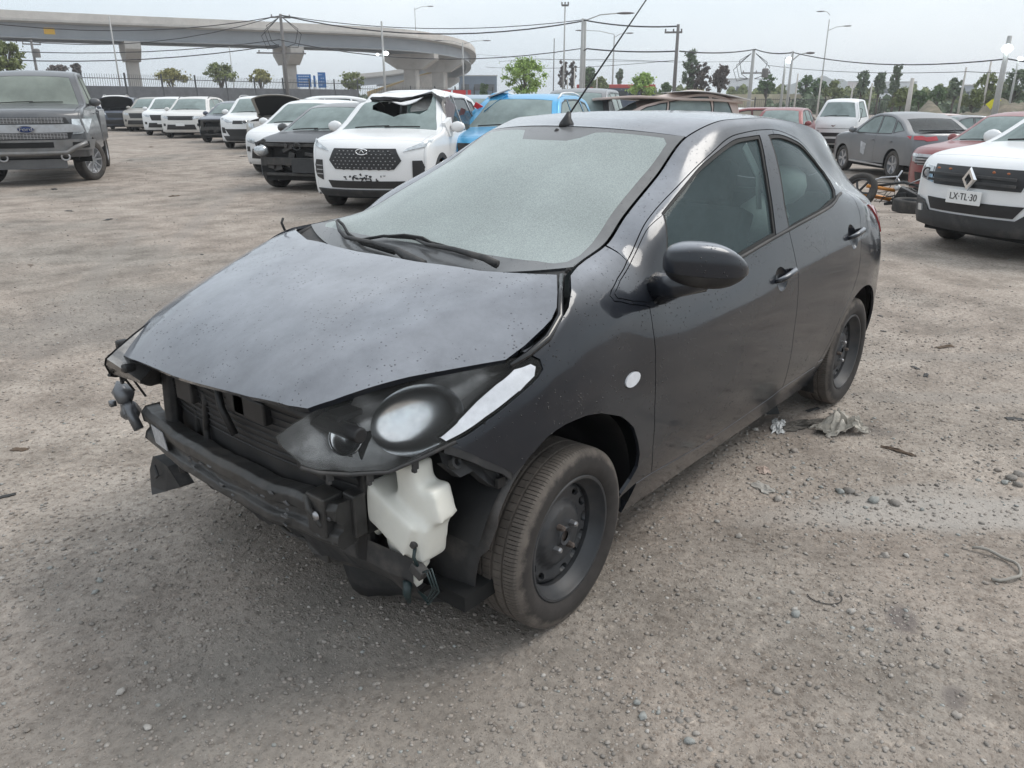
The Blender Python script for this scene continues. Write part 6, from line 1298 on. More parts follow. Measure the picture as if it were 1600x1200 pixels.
# --- blue car with its door frame torn outwards
def blue_car():
    yaw=R(22); o,B=car('blue_suv','bright blue SUV with bent blue body panel sticking up, right of smashed white SUV','SUV','suv',P_blue,yaw=yaw,pos=mid('suv',800,14.2,yaw,.6),hs=.985,rails=P_white,front=suv_front(),grid=.09,mirror_paint=P_blue)
    b=MB(); Q=[(.30,-.80,1.60),(.05,-.72,1.72),(.55,-1.0,1.22),(.9,-1.15,.95),(1.15,-1.25,.92),(.95,-1.0,1.20),(.75,-.9,1.36),(.55,-.82,1.52)]
    P_=[(0.0,-.35,1.70),(.05,-.62,1.66),(.42,-.95,1.30),(.80,-1.20,.92),(1.02,-1.12,.88),(.86,-.86,1.06),(.62,-.66,1.24),(.62,-.56,1.38),(.36,-.40,1.56),(.18,-.28,1.66)]
    n=len(P_); b.add(P_+[(x-.05,y-.02,z-.04) for x,y,z in P_],[tuple(range(n)),tuple(range(n,2*n))[::-1]]+[(i,(i+1)%n,n+(i+1)%n,n+i) for i in range(n)]); b.build('torn_panel',P_blue,o,bevel=.01)
    b=MB(); b.box((.16,-.45,1.665),(.12,.42,.02),Matrix.Rotation(.3,3,'X')); b.build('bare_edge',M_metal,o); b=MB(); b.box((.45,-.74,1.44),(.03,.17,.09),Matrix.Rotation(-.5,3,'X')); b.build('red_tag',mat('red_tag',(.6,.03,.04),.5),o)
    car('light_blue_suv','pale blue SUV with hazy windscreen behind the bent blue panel','SUV','suv',P_lblue,yaw=R(30),pos=mid('suv',732,19,R(30),.8),hs=.99)
    car('grey_van','grey van with tall hazy windscreen behind the bright blue SUV','van','van',P_grey,yaw=R(26),pos=mid('van',895,18.5,R(26),.8),hs=1.0,mirrors=False)
blue_car()
# --- squashed pale wreck
def squashed():
    yaw=R(-50)
    def deform(Q):
        Q=np.array(Q,float);x,y,z=Q.T; k=np.clip((z-.9)/.4,0,1); z=z-k*(.15+.08*np.sin(x*2.3+1)+.06*np.sin(y*5)); return np.stack([x+.05*np.sin(z*7),y,z],1)
    P=paint('pinkish_beige_paint',(.62,.50,.45),rough=.5,coat=.2,dust=.6,dcol=(.42,.34,.29)); c=W(1015,155,19)
    o,B=car('squashed_car','pinkish beige car with squashed roof and white sheet curling up beside it','car','suv',P,yaw=yaw,pos=c[:2],deform=deform,hs=1.06,mirrors=False,door_paint=P)
    for i,(dx,dy,m,r) in enumerate([(0.0,.0,P,0)]):
        b=MB(); V=[];F=[];n=14
        for k in range(n):
            t=k/(n-1); V+=[(-1.9+3.2*t,-.75,1.50+.10*math.sin(t*2.2)+.02*math.sin(t*17)),(-1.9+3.2*t,.8,1.52+.11*math.sin(t*2.2)+.015*math.sin(t*11))]
        for k in range(n-1): F.append((2*k,2*k+2,2*k+3,2*k+1))
        q=mesh_obj('loose_roof_skin',V,F,P,o,True); s=q.modifiers.new('s','SOLIDIFY'); s.thickness=.05
    V=[];F=[];n=14
    for k in range(n):
        a=k/(n-1); V+=[(-.4+1.6*a,-.9,1.62+.16*math.sin(a*1.8)),(-.5+1.6*a,.9,1.60+.2*math.sin(a*1.9)),]
    for k in range(n-1): F.append((2*k,2*k+2,2*k+3,2*k+1))
    q=mesh_obj('curled_sheet',V,F,P_white,o,True); q.location=(-1.6,0,-.06); s=q.modifiers.new('s','SOLIDIFY'); s.thickness=.012
squashed()
GB='damaged cars at the back of the yard'
car('red_car','small red car far back, leftmost of the red vehicles','hatchback','hatch',P_red,yaw=R(10),pos=mid('hatch',1112,44,R(10),0),z0=-.3,group=GB)
car('white_small_car','small white car between two red vehicles at the back','hatchback','hatch',P_white,yaw=R(0),pos=mid('hatch',1140,40,R(0),0),z0=-.3,group=GB)
car('red_truck','red pickup cab with beige boarded window in the back row','pickup truck','suv',P_red,yaw=R(-70),pos=W(1168,155,33)[:2],z0=-.4,glass=mat('beige_board',(.36,.32,.26),.9),hs=1.,group=GB)
car('red_suv','red SUV with misty windscreen beside the small white truck','SUV','suv',P_red,yaw=R(12),pos=mid('suv',1218,31,R(12),.8),z0=-.4,hs=1.,front=suv_front(),group=GB)
# --- small white truck
def small_truck():
    yaw=R(4); pos=place('light_truck',1300,238,yaw,1.2,0,z=-.38)
    o,B=car('small_white_truck','small white forward cab truck with upright windscreen behind the grey coupe SUV','truck','light_truck',P_white,yaw=yaw,pos=pos,z0=-.38,hs=1.0,rim='steel',clad=None,mirrors=False,interior=True,
        front=[('bumper',Rr(-.80,.36,.80,.52),M_clad,.03),('grille',[(-.46,.60),(.46,.60),(.46,.74),(-.46,.74)],M_grille,.012),('hood_seam',Rr(-.66,.885,.66,.90),M_grille,.006),('headlight',Rr(.56,.66,.78,.82),M_lampg,.012,'both')])
    xf=B.x0; b=MB()
    b.add([(xf+.01,-.10,1.02),(xf+.012,.02,1.00),(xf+.01,.10,1.04),(xf+.012,.03,.975),(xf+.01,-.02,.96)],[(0,1,4),(1,2,3),(1,3,4)]); b.build('rust_patch',mat('rust',(.12,.04,.02),.9),o)
    b=MB(); b.blob((B.X(.25),-.86,1.18),(.04,.06,.13),4,.03,2); b.bar((B.X(.22),-.74,1.2),(B.X(.25),-.84,1.2),.02); b.build('side_mirror',M_black,o,smooth=True)
    b=MB(); b.tube([(B.X(.42),.78,1.62),(B.X(.3),.90,1.6),(B.X(.2),.92,1.35),(B.X(.3),.85,1.15)],.012,6); b.build('mirror_arm',M_black,o)
    b=MB(); b.box((B.X(2.9),0,.78),(1.9,1.6,.28)); b.build('load_bed',P_white,o)
small_truck()
car('white_sedan','white car whose roof shows just right of the small white truck','sedan','sedan',P_white,yaw=R(-30),pos=W(1410,155,32)[:2],z0=-.4,hs=1.,group=GB)
car('pale_sedan','pale pink roofed car in the distance behind the grey coupe SUV','sedan','sedan',paint('pale_pink_paint',(.55,.42,.40),coat=.4,dust=.3),yaw=R(-40),pos=W(1462,155,40)[:2],z0=-.45,hs=1.,group=GB)
car('grey_sedan','light grey saloon seen over the grey coupe SUV','sedan','sedan',P_grey,yaw=R(-50),pos=W(1500,155,36)[:2],z0=-.45,hs=1.,group=GB)
car('white_rail_suv','white SUV with black roof rail at the right edge of the yard','SUV','suv',P_white,yaw=R(-75),pos=W(1590,155,27)[:2],z0=-.42,hs=.97,rails=M_grille,group=GB)
car('patrol_car','white car with dark blue and red roof strip behind the dark red hood','car','sedan',P_white,yaw=R(-25),pos=mid('sedan',1570,22,R(-25),.6),z0=-.4,hs=1.,front=[],group=GB)
# --- grey coupe SUV, rear three quarter view
def coupe():
    (xr,yr),(xf,yf)=G(1390,279,-.36),G(1312,265,-.36); yaw=math.atan2(yf-yr,xf-xr); T=TYPES['coupe_suv']; c,s=math.cos(yaw),math.sin(yaw); lx,ly=-T['wb']/2,T['W']/2-.05; pos=(xr-(lx*c-ly*s),yr-(lx*s+ly*c))
    o,B=car('coupe_suv','matt grey coupe SUV seen from behind with red tail lights, next to the motorcycle wreck','SUV','coupe_suv',P_grey,yaw=yaw,pos=pos,z0=-.36,clad=None,rim='five',grid=.07,glass=M_carglass,rear_glass=M_darkglass,
      rear=[('tail_light',[(.30,.98),(.55,.95),(.62,.98),(.86,.99),(.90,1.07),(.66,1.08),(.58,1.05),(.34,1.07)],M_tailc,.02,'both'),('rear_bumper',[(-.74,.42),(.74,.42),(.80,.74),(.5,.80),(-.5,.80),(-.80,.74)],M_clad,.012),('bumper_insert',[(.42,.46),(.72,.50),(.70,.68),(.46,.66)],M_alloy,.03,'both'),('reflector',Rr(.66,.48,.71,.66),M_tailc,.045,'both')])
    xb=B.X(B.L); b=MB(); b.box((B.X(4.16),0,1.20),(.16,1.22,.035),Matrix.Rotation(.12,3,'Y')); b.build('spoiler',M_gloss,o,bevel=.01)
    b=MB(); b.tube([(xb+.0,.045*math.cos(a),.99+.045*math.sin(a)) for a in np.linspace(0,2*math.pi,17)],.007,5); b.build('badge',M_chrome,o)
    b=MB(); b.add([(B.X(1.9),B.W/2+.002,.86),(B.X(2.2),B.W/2+.004,.80),(B.X(2.15),B.W/2+.004,.50),(B.X(1.95),B.W/2+.003,.56)],[(0,1,2,3)]); b.build('scuffed_patch',mat('bare_primer',(.45,.46,.48),.6,noise=.4,nscale=6),o)
    b=MB(); b.bar((B.X(1.4),B.W/2,.32),(B.X(3.2),B.W/2,.30),.03,.04); b.build('sill_strip',M_alloy,o)
    return o
M_tailc=mat('tail_lamp_clear_red',(.50,.035,.05),.2,coat=.6)
coupe()
# --- dark red SUV and white SUV at the right edge
def diamond(o,x,y,z,w,h,m):
    b=MB(); A=[(y,z+h),(y+w,z),(y,z-h),(y-w,z)]; Bq=[(y,z+h*.45),(y+w*.42,z),(y,z-h*.45),(y-w*.42,z)]
    V=[(x,p[0],p[1]) for p in A]+[(x,p[0],p[1]) for p in Bq]+[(x+.02,y+(p[0]-y)*.8,z+(p[1]-z)*.85) for p in A]+[(x+.02,y+(p[0]-y)*1.1,z+(p[1]-z)*1.1) for p in Bq]
    F=[]
    for i in range(4): j=(i+1)%4; F+=[(i,j,8+j,8+i),(8+i,8+j,12+j,12+i),(12+i,12+j,4+j,4+i)]
    return b.add(V,F).build('badge',m,o)
def right_pair():
    lamp=lambda z:[(.52,z-.09),(.80,z-.06),(.90,z+.08),(.58,z+.07)]
    yaw=R(-27); o,B=car('white_edge_suv','white SUV front with black lower bumper and number plate, at right edge','SUV','suv',P_white,yaw=yaw,pos=place('suv',1478,371,yaw,1,-1),clad=M_clad,rim='steel',grid=.07,steer=.25,hs=.985,
      front=[('grille',[(-.50,.70),(.50,.70),(.56,.90),(-.56,.90)],M_grille,.010),('headlight',lamp(.80),M_lampg,.014,'both'),('lower_bumper',[(-.80,.26),(.80,.26),(.86,.40),(.84,.54),(.62,.52),(.50,.42),(-.50,.42),(-.62,.52),(-.84,.54),(-.86,.40)],M_clad,.03),('lower_grille',[(-.48,.44),(.48,.44),(.56,.56),(-.56,.56)],M_grille,.012),('fog_lamp',Rr(.60,.40,.68,.47),M_lampg,.045,'both')])
    xf=B.x0; b=MB()
    for z in (.755,.82): b.bar((xf+.02,-.50,z),(xf+.02,.50,z),.02,.026)
    b.build('grille_bar',M_clad,o); diamond(o,xf+.035,0,.79,.085,.125,M_chrome)
    for y in (-.40,-.26,.24,.40): b=MB(); b.blob((xf+.012,y,.875),(.012,.022,.012),int(y*50)+60,.3,1); b.build('rusty_clip',mat('rusty_orange',(.35,.12,.05),.8),o)
    pl=MB(); pl.box((xf+.045,-.02,.605),(.012,.40,.14)); p=pl.build('number_plate',M_plate,o,bevel=.004); text('plate_lettering','LX·TL·30',.098,M_grille,p,(xf+.054,-.02,.608),FRONT_ROT,.001,sx=.86)
    b=MB()
    for s in (1,-1):
        c=B.front([(s*.68,.80)])[0]; b.tube([(c[0]+.02,c[1]+.05*math.cos(a),c[2]+.05*math.sin(a)) for a in np.linspace(0,2*math.pi,17)],.010,5)
    b.build('lamp_trim',M_grille,o)
    yaw=R(-27); o,B=car('dark_red_suv','dark red SUV nose with chrome grille, just behind the white SUV at right','SUV','suv',P_red,yaw=yaw,pos=mid('suv',1500,17.6,yaw,1.45),z0=-.34,rim='steel',grid=.08,hs=1.0,
      front=[('grille',[(-.52,.70),(.52,.70),(.58,.90),(-.58,.90)],M_chrome_d,.010),('headlight',lamp(.82),M_lampg,.014,'both'),('lower_grille',[(-.5,.40),(.5,.40),(.56,.56),(-.56,.56)],M_grille,.012)])
    b=MB()
    for z in (.735,.79,.845): b.bar((B.x0+.014,-.50,z),(B.x0+.014,.50,z),.014,.02)
    b.build('grille_bar',M_grille,o); diamond(o,B.x0+.03,0,.80,.07,.105,M_chrome)
right_pair()
# --- motorcycle wreck and a loose wheel
def motorcycle():
    x,y=G(1408,312); t=thing('motorcycle_wreck','wrecked black motorcycle with orange fork lying on the gravel by white SUV','motorcycle',(x,y,float(gh(x,y))),R(190)); t.scale=(1.1,1.1,1.1)
    def wheel(c,rx,rz,r=.29,w=.10):
        e=bpy.data.objects.new('wheel',None); link(e,t); e.matrix_local=Matrix.Translation(c)@Matrix.Rotation(rz,4,'Z')@Matrix.Rotation(rx,4,'X')
        b=MB(); b.lathe([(r*.72,w*.3),(r*.85,w*.5),(r,w*.2),(r,-w*.2),(r*.85,-w*.5),(r*.72,-w*.3)],axis='y',n=28,closed=True); b.build('tyre',M_tyre_far,e,smooth=True)
        b=MB(); b.lathe([(r*.74,.03),(r*.66,.03),(r*.66,-.03),(r*.74,-.03)],axis='y',n=28,closed=True)
        for k in range(6): a=k*math.pi/3; b.bar((0,0,0),(r*.7*math.cos(a),0,r*.7*math.sin(a)),.025)
        b.lathe([(0,.05),(.05,.05),(.05,-.05),(0,-.05)],axis='y',n=12); b.build('rim',M_black,e)
    wheel((.0,.62,.27),R(25),R(60),.31,.11); wheel((.05,-.62,.13),R(62),R(75),.29,.12)
    org=mat('orange_fork',(.55,.22,.04),.4,metal=.3); b=MB(); b.tube([(.05,.60,.25),(.1,.15,.18)],.03,8); b.build('fork_leg',org,t,smooth=True); b=MB(); b.tube([(-.08,.50,.38),(-.04,.10,.33)],.026,8); b.build('fork_leg',org,t,smooth=True)
    rr=random.Random(9); b=MB(); b.box((0,-.10,.20),(.30,.38,.26),Matrix.Rotation(.4,3,'X')); b.lathe([(0,.2),(.12,.18),(.13,0),(0,-.02)],c=(.05,-.2,.12),n=14); 
    for k in range(9): b.box((rr.uniform(-.2,.2),rr.uniform(-.35,.25),rr.uniform(.1,.36)),(rr.uniform(.05,.18),rr.uniform(.05,.2),rr.uniform(.04,.14)),Matrix.Rotation(rr.uniform(-1,1),3,'X'))
    b.build('engine',M_black,t,bevel=.01)
    b=MB(); b.tube([(0,.35,.38),(-.1,0,.46),(.02,-.4,.36),(.05,-.7,.25)],.022,7); b.tube([(.12,.3,.2),(.15,-.2,.15),(.1,-.6,.15)],.02,7); b.build('frame',M_clad,t,smooth=True)
    b=MB(); b.tube([(-.05,.05,.45),(.10,.12,.52),(.05,.32,.50),(-.05,.42,.46)],.012,6); b.tube([(-.1,-.05,.42),(-.12,-.3,.56),(0,-.5,.50)],.010,6); b.tube([(0,.15,.40),(.0,.05,.62)],.012,6); b.build('handlebar',M_alloy,t,smooth=True)
    b=MB()
    for k in range(9): a=[Vector((rr.uniform(-.25,.25),rr.uniform(-.6,.4),rr.uniform(.08,.45))) for _ in range(4)]; b.tube(a,.006,5)
    b.build('cable',M_rubber,t); b=MB(); b.box((.16,-.25,.14),(.06,.09,.04)); b.build('blue_cover',mat('bright_blue_plastic',(.03,.28,.6),.4),t,bevel=.01)
    b=MB(); b.blob((.02,-.45,.30),(.12,.22,.06),2,.12,2); b.build('saddle',M_rubber,t,smooth=True)
    x,y=G(1427,323,-.04); e=thing('loose_wheel','loose black tyre on its rim lying flat in front of the motorcycle','tyre',(x,y,.0)); e.matrix_world=Matrix.Translation((x,y,float(gh(x,y))+.115))@Matrix.Rotation(R(88),4,'X')
    for p in wheel_proto(.31,'steel',.2): link(p.copy(),e)
    x,y=G(1399,312); s=MB(); s.blob((x,y,.20),(.05,.05,.05),2,.12,2); o=s.build('plastic_cup',P_white,None,smooth=True); tag(o,'small white plastic cup resting on the loose tyre','cup')
motorcycle()
# ------------------------------------------------------------------ viaduct, fences, poles, trees behind the yard
M_conc=mat('concrete',(.43,.41,.385),.85,noise=.18,nscale=.8,dirt=(.24,.22,.20),dirt_amt=.4,dscale=.4)
M_conc_l=mat('pale_concrete',(.53,.50,.465),.85,noise=.15,nscale=.5,dirt=(.40,.30,.25),dirt_amt=.4,dscale=.15)
M_girder=mat('painted_girder',(.30,.32,.345),.6,noise=.1,nscale=.4)
M_yellow=mat('yellow_marking',(.75,.45,.03),.6)
M_post=mat('pale_post',(.40,.40,.39),.7,noise=.1)
M_dpost=mat('dark_post',(.16,.15,.145),.8,noise=.2)
M_fence=mat('dark_fence',(.045,.047,.05),.6,noise=.2,nscale=3)
M_slat=mat('grey_slats',(.10,.105,.115),.7,noise=.25,nscale=2)
M_wire=mat('cable_black',(.03,.03,.032),.7)
M_lampg_on=mat('lit_lamp',(.9,.95,.95),.3,emit=((.85,.97,1.),7))
def viaduct():
    pts=[(-420,122),(-200,123),(0,124),(200,125),(440,128),(592,134),(652,144),(686,156),(704,172),(707,188),(694,204),(668,216),(628,226),(575,236)]
    dec=[(W(u,155,d)[0],W(u,155,d)[1],9.0 if d<170 else 9.0-(d-170)*.055) for u,d in pts]
    t=np.linspace(0,1,len(dec));tt=np.linspace(0,1,90);C=pchip(t,np.array(dec),tt)
    o=thing('viaduct','curved concrete road viaduct with grey steel girders crossing behind the yard','viaduct',tuple(C[20][:2])+(0,))
    D=np.gradient(C,axis=0);D[:,2]=0;D/=np.linalg.norm(D,axis=1,keepdims=True);N=np.stack([-D[:,1],D[:,0],0*D[:,0]],1)
    if (N[20]@(CAMP-C[20]))<0: N=-N
    def ext(nm,sec,m,off=0,smooth=False):
        V=[];F=[];k=len(sec)
        for i in range(len(C)):
            for a,z in sec: q=C[i]+N[i]*a; V.append((q[0],q[1],C[i][2]+z))
        for i in range(len(C)-1):
            for j in range(k): F.append((i*k+j,i*k+(j+1)%k,(i+1)*k+(j+1)%k,(i+1)*k+j))
        F+= [tuple(range(k)),tuple((len(C)-1)*k+j for j in range(k))[::-1]]
        q=mesh_obj(nm,V,F,m,o); q.data.transform(Matrix.Translation((-o.location.x,-o.location.y,0))); return q
    ext('deck',[(-5.2,1.75),(5.2,1.75),(5.2,1.5),(4.2,1.35),(-4.2,1.35),(-5.2,1.5)],M_conc)
    for a in (3.6,-3.6): ext('girder',[(a-.5,-.35),(a+.5,-.35),(a+.5,-.22),(a+.08,-.15),(a+.08,1.28),(a+.4,1.35),(a-.4,1.35),(a-.08,1.28),(a-.08,-.15),(a-.5,-.22)],M_girder)
    for a in (4.95,-4.95): ext('parapet',[(a-.18,1.752),(a+.18,1.752),(a+.10,2.62),(a-.10,2.62)],M_conc_l)
    rails=[]
    vd=C[:,:2]-CAMP[None,:2]; UC=800+FPX*((vd@np.array([CR.x,CR.y]))/(vd@np.array([CF.x,CF.y])+(CAMP[2]-1.5)*_sp*0+0)); 
    for k,i in enumerate([int(np.argmin(np.abs(UC[:60]-uu))) for uu in PIERS]+[70,78]):
        q=C[i];d=D[i];n=N[i]; L=Vector((q[0]-o.location.x,q[1]-o.location.y,0))
        ang=math.atan2(n[1],n[0]); top=C[i][2]-.36
        b=MB(); M3=Matrix.Rotation(ang,3,'Z')
        cap=[(-4.6,0),(4.6,0),(4.6,-.9),(2.2,-2.3),(-2.2,-2.3),(-4.6,-.9)]
        V=[L+M3@Vector((a,s*.95,top+z)) for s in (-1,1) for a,z in cap]; n_=6
        b.add(V,[tuple(range(n_)),tuple(range(n_,2*n_))[::-1]]+[(j,(j+1)%n_,n_+(j+1)%n_,n_+j) for j in range(n_)]); cp=b.build('pier_cap',M_conc,o,bevel=.05)
        b=MB(); b.box(tuple(L+Vector((0,0,(top-2.3)/2))),(2.3,1.5,top-2.3),M3); b.build('pier',M_conc,o,bevel=.12)
    # small yellow plate on the girder
    p=W(76,48,108);b=MB(); i=int(np.argmin(np.hypot(C[:,0]-p[0],C[:,1]-p[1]))); q=C[i]+N[i]*3.75; ang=math.atan2(N[i][1],N[i][0]); b.box((q[0]-o.location.x,q[1]-o.location.y,C[i][2]+.55),(.04,1.2,.75),Matrix.Rotation(ang,3,'Z')); b.build('yellow_plate',M_yellow,o)
    return o
PIERS=(-30,205,456,645,688)
viaduct()
def ramp_wall():
    A=[W(u,155,d) for u,d in ((575,150),(650,162),(700,175))]; o=thing('ramp_wall','pale concrete ramp wall with yellow rim rising under the far end of viaduct','wall',tuple(A[0][:2])+(0,))
    hs=[2.2,5.6,7.4]; V=[];x0,y0=A[0][:2]
    for (x,y,z),h in zip(A,hs): V+=[(x-x0,y-y0,-.5),(x-x0,y-y0,h),(x-x0-3,y-y0-3,h),(x-x0-3,y-y0-3,-.5)]
    F=[(0,3,2,1),(8,9,10,11)]
    for i in (0,4): F+= [(i+j,i+(j+1)%4,i+4+(j+1)%4,i+4+j) for j in range(4)]
    mesh_obj('wall_face',V,F,M_conc_l,o); b=MB(); b.bar(tuple(Vector(V[1])+Vector((.05,.05,.25))),tuple(Vector(V[9])+Vector((.05,.05,.25))),.25,.8); b.build('painted_rim',mat('ochre_rim',(.50,.36,.16),.8,noise=.3),o)
ramp_wall()
# --- fences
def fence(name,label,pts,h,slat=True,pitch=.16,panel=2.5,rail_h=None,z0=0):
    o=thing(name,label,'fence',(pts[0][0],pts[0][1],z0)); ox,oy=pts[0][:2]; nx=0
    me_p=None; rr=random.Random(4); cnt=0
    for (x1,y1),(x2,y2) in zip(pts,pts[1:]):
        L=math.hypot(x2-x1,y2-y1);n=max(1,int(L/panel));ang=math.atan2(y2-y1,x2-x1)
        for i in range(n+ (1 if (x2,y2)==pts[-1] else 0)):
            cx,cy=x1-ox+(x2-x1)*i/n,y1-oy+(y2-y1)*i/n
            if 'fp' not in FP: FP['fp']=MB().box((0,0,.5),(.09,.09,1.)).build('post',M_fence,None).data; bpy.data.objects.remove(bpy.data.objects[FP['fp'].name]) if False else None
            p=bpy.data.objects.new('post',FP['fp']); link(p,o); p.location=(cx,cy,0); p.scale=(1,1,h+.15); p.rotation_euler=(0,0,ang)
            if i<n:
                w=L/n; b=MB(); M3=Matrix.Rotation(ang,3,'Z'); c=lambda t,z: tuple(Vector((cx,cy,0))+M3@Vector((t,0,z)))
                b.bar(c(0,h*.93),c(w,h*.93),.04,.05); b.bar(c(0,h*.12),c(w,h*.12),.04,.05)
                k=int(w/pitch)
                for j in range(k): t=(j+.5)*pitch; b.bar(c(t,h*.05),c(t,h*1.02+ (.0 if j%2 else .0)),.018,.018)
                q=b.build('picket_panel',M_fence,o); q['kind']='stuff'
                if slat and rr.random()<.95:
                    b=MB(); b.box(tuple(Vector((cx,cy,0))+M3@Vector((w/2,-.05,h*.46))),(w-.1,.02,h*.62),M3)
                    for j in range(int(w/.3)): b.box(tuple(Vector((cx,cy,0))+M3@Vector((.15+.3*j,-.035+.0*j,h*.46))),(.13,.03,h*.60+rr.uniform(-.05,.05)),M3)
                    q=b.build('slat_panel',M_slat,o); q['kind']='stuff'
    return o
FP={}
def w2(u,d): return W(u,155,d)[:2]
fo=fence('yard_fence','dark metal picket fence with grey slat screens along the left side of yard',[w2(-250,58),w2(60,62),w2(200,64),w2(400,72),w2(560,80)],3.15)
for q in list(scene.collection.objects):
    if q.parent is None and q.name.startswith('post') and q.type=='MESH': bpy.data.objects.remove(q)
fence('picket_fence','open black picket fence continuing below the viaduct towards the red boards',[w2(560,80.5),w2(680,86),w2(770,92)],2.7,slat=False,pitch=.2)
fence('far_picket_fence','low black picket fence before the pale wall at the middle right',[w2(1060,92),w2(1180,90),w2(1290,88),w2(1420,86)],1.65,slat=False,pitch=.2,z0=.0)
def long_wall(name,label,u1,d1,u2,d2,z,h,m,cat='wall',t=.3):
    a,b_=w2(u1,d1),w2(u2,d2);o=MB();L=math.hypot(b_[0]-a[0],b_[1]-a[1]);ang=math.atan2(b_[1]-a[1],b_[0]-a[0]);o.box((0,0,z+h/2),(L,t,h),Matrix.Rotation(ang,3,'Z'));q=o.build(name,m,None);q.location=((a[0]+b_[0])/2,(a[1]+b_[1])/2,0);return tag(q,label,cat)
long_wall('barrier_wall','long low pale yellow road barrier behind the picket fences',700,125,1300,112,-.3,2.5,mat('yellowish_barrier',(.46,.41,.30),.85,noise=.3,nscale=.3))
# red hoarding boards
for i,(u1,u2) in enumerate(((688,705),(708,728),(731,736))):
    o=MB();a,b_=w2(u1,84),w2(u2,84);L=math.hypot(a[0]-b_[0],a[1]-b_[1]);o.box((0,0,0),(L,.06,.5));q=o.build('red_board',mat('red_board',(.55,.03,.03),.5),None);q.location=((a[0]+b_[0])/2,(a[1]+b_[1])/2,W(700,145,84)[2]);q.rotation_euler=(0,0,math.atan2(b_[1]-a[1],b_[0]-a[0]));tag(q,('red board on fence, leftmost of the three below viaduct end','red board on fence, middle one below viaduct end','narrow red board on fence, rightmost below viaduct end')[i],'board','red boards on the picket fence')
# --- blue direction signs
def signs():
    M_sb=mat('sign_blue',(.01,.12,.36),.4); M_sw=mat('sign_white',(.75,.78,.8),.5)
    for i,(u1,u2,v1,v2,lab,rows) in enumerate(((463,487,116,136,'wide blue direction sign with white text, left of three','Autopista / Norte / Sur'),(489,494,118,136,'narrow blue sign between the two bigger blue signs',''),(496,510,113,137,'tall blue direction sign with white text, rightmost of three','Centro / Sur'))):
        d=100; a,b_=W(u1,v1,d),W(u2,v2,d); yaw=face_dir((u1+u2)/2); w=math.hypot(a[0]-b_[0],a[1]-b_[1]); h=a[2]-b_[2]
        o=thing('direction_sign',lab,'road sign',((a[0]+b_[0])/2,(a[1]+b_[1])/2,0),yaw,'blue road signs under the viaduct'); z=(a[2]+b_[2])/2
        b=MB(); b.box((0,0,z),(.08,w,h)); b.build('sign_board',M_sb,o); b=MB(); b.box((-.1,-w*.35,z/2),(.12,.12,z)); b.box((-.1,w*.35,z/2),(.12,.12,z)); b.build('sign_post',M_post,o)
        if rows:
            rr=random.Random(i)
            b=MB()
            for k in range(4):
                for j in range(5 if i==0 else 3):
                    if rr.random()<.25: continue
                    b.box((.045,-w*.38+j*w*.78/(5 if i==0 else 3)+w*.06,z+h*(.34-.22*k)),(.01,w*.10,h*.06))
            b.build('sign_lettering',M_sw,o)
signs()
# --- poles
def pole(name,label,cat,u,v_top,d,r=.13,m=None,group=None,extra=None,z0=0,lean=0):
    x,y,z=W(u,v_top,d); yaw=face_dir(u); o=thing(name,label,cat,(x,y,z0),yaw,group); b=MB(); b.tube([(0,0,-.3),(0,lean*.5,z/2),(0,lean,z-z0)],[r,r*.85,r*.65],10); b.build('pole_shaft',m or M_post,o,smooth=True)
    if extra: extra(o,z-z0,r)
    return o
def arms(spec):
    """spec: list of (dy, dz_from_top, length, kind)"""
    def f(o,h,r):
        for kind,y,dz,w in spec:
            b=MB()
            if kind=='cross': b.box((0,y,h-dz),(.10,w,.12)); [b.tube([(0,y+w*(-.45+.45*k),h-dz),(0,y+w*(-.45+.45*k),h-dz+.22)],.05,6) for k in range(3)]; b.build('crossarm',M_dpost,o)
            elif kind=='lamp': # arm out to y with a lamp head
                b.tube([(0,0,h-dz-.3),(0,y*.5,h-dz+.15),(0,y,h-dz+.25)],.045,6); b.build('lamp_arm',M_post,o,smooth=True); b=MB(); b.blob((0,y+math.copysign(w*.5,y),h-dz+.25),(.16,w*.6,.09),1,.03,2); b.build('lamp_head',M_dpost,o,smooth=True)
            elif kind=='lit': b.bar((0,0,h-dz),(.15,y,h-dz),.06); b.build('lamp_arm',M_post,o); b=MB(); b.blob((.25,y,h-dz),(.14,w,w*.8),2,.05,2); b.build('lamp_head',M_lampg_on,o,smooth=True)
            elif kind=='box': b.lathe([(0,0),(.28,0),(.30,.1),(.30,.7),(.2,.8),(0,.8)],c=(.1,y,h-dz),n=14); b.build('transformer',M_dpost,o)
            elif kind=='loops':
                for k in range(5): s=1 if k%2 else -1; b.tube([(0,s*.2,h-.3),(0,s*(1.2+.12*k),h-.9-.2*k),(0,s*(.9+.1*k),h-2.1-.15*k),(0,s*.3,h-2.5)],.03,5)
                b.build('cable_loop',M_wire,o)
    return f
GP='poles round the yard'
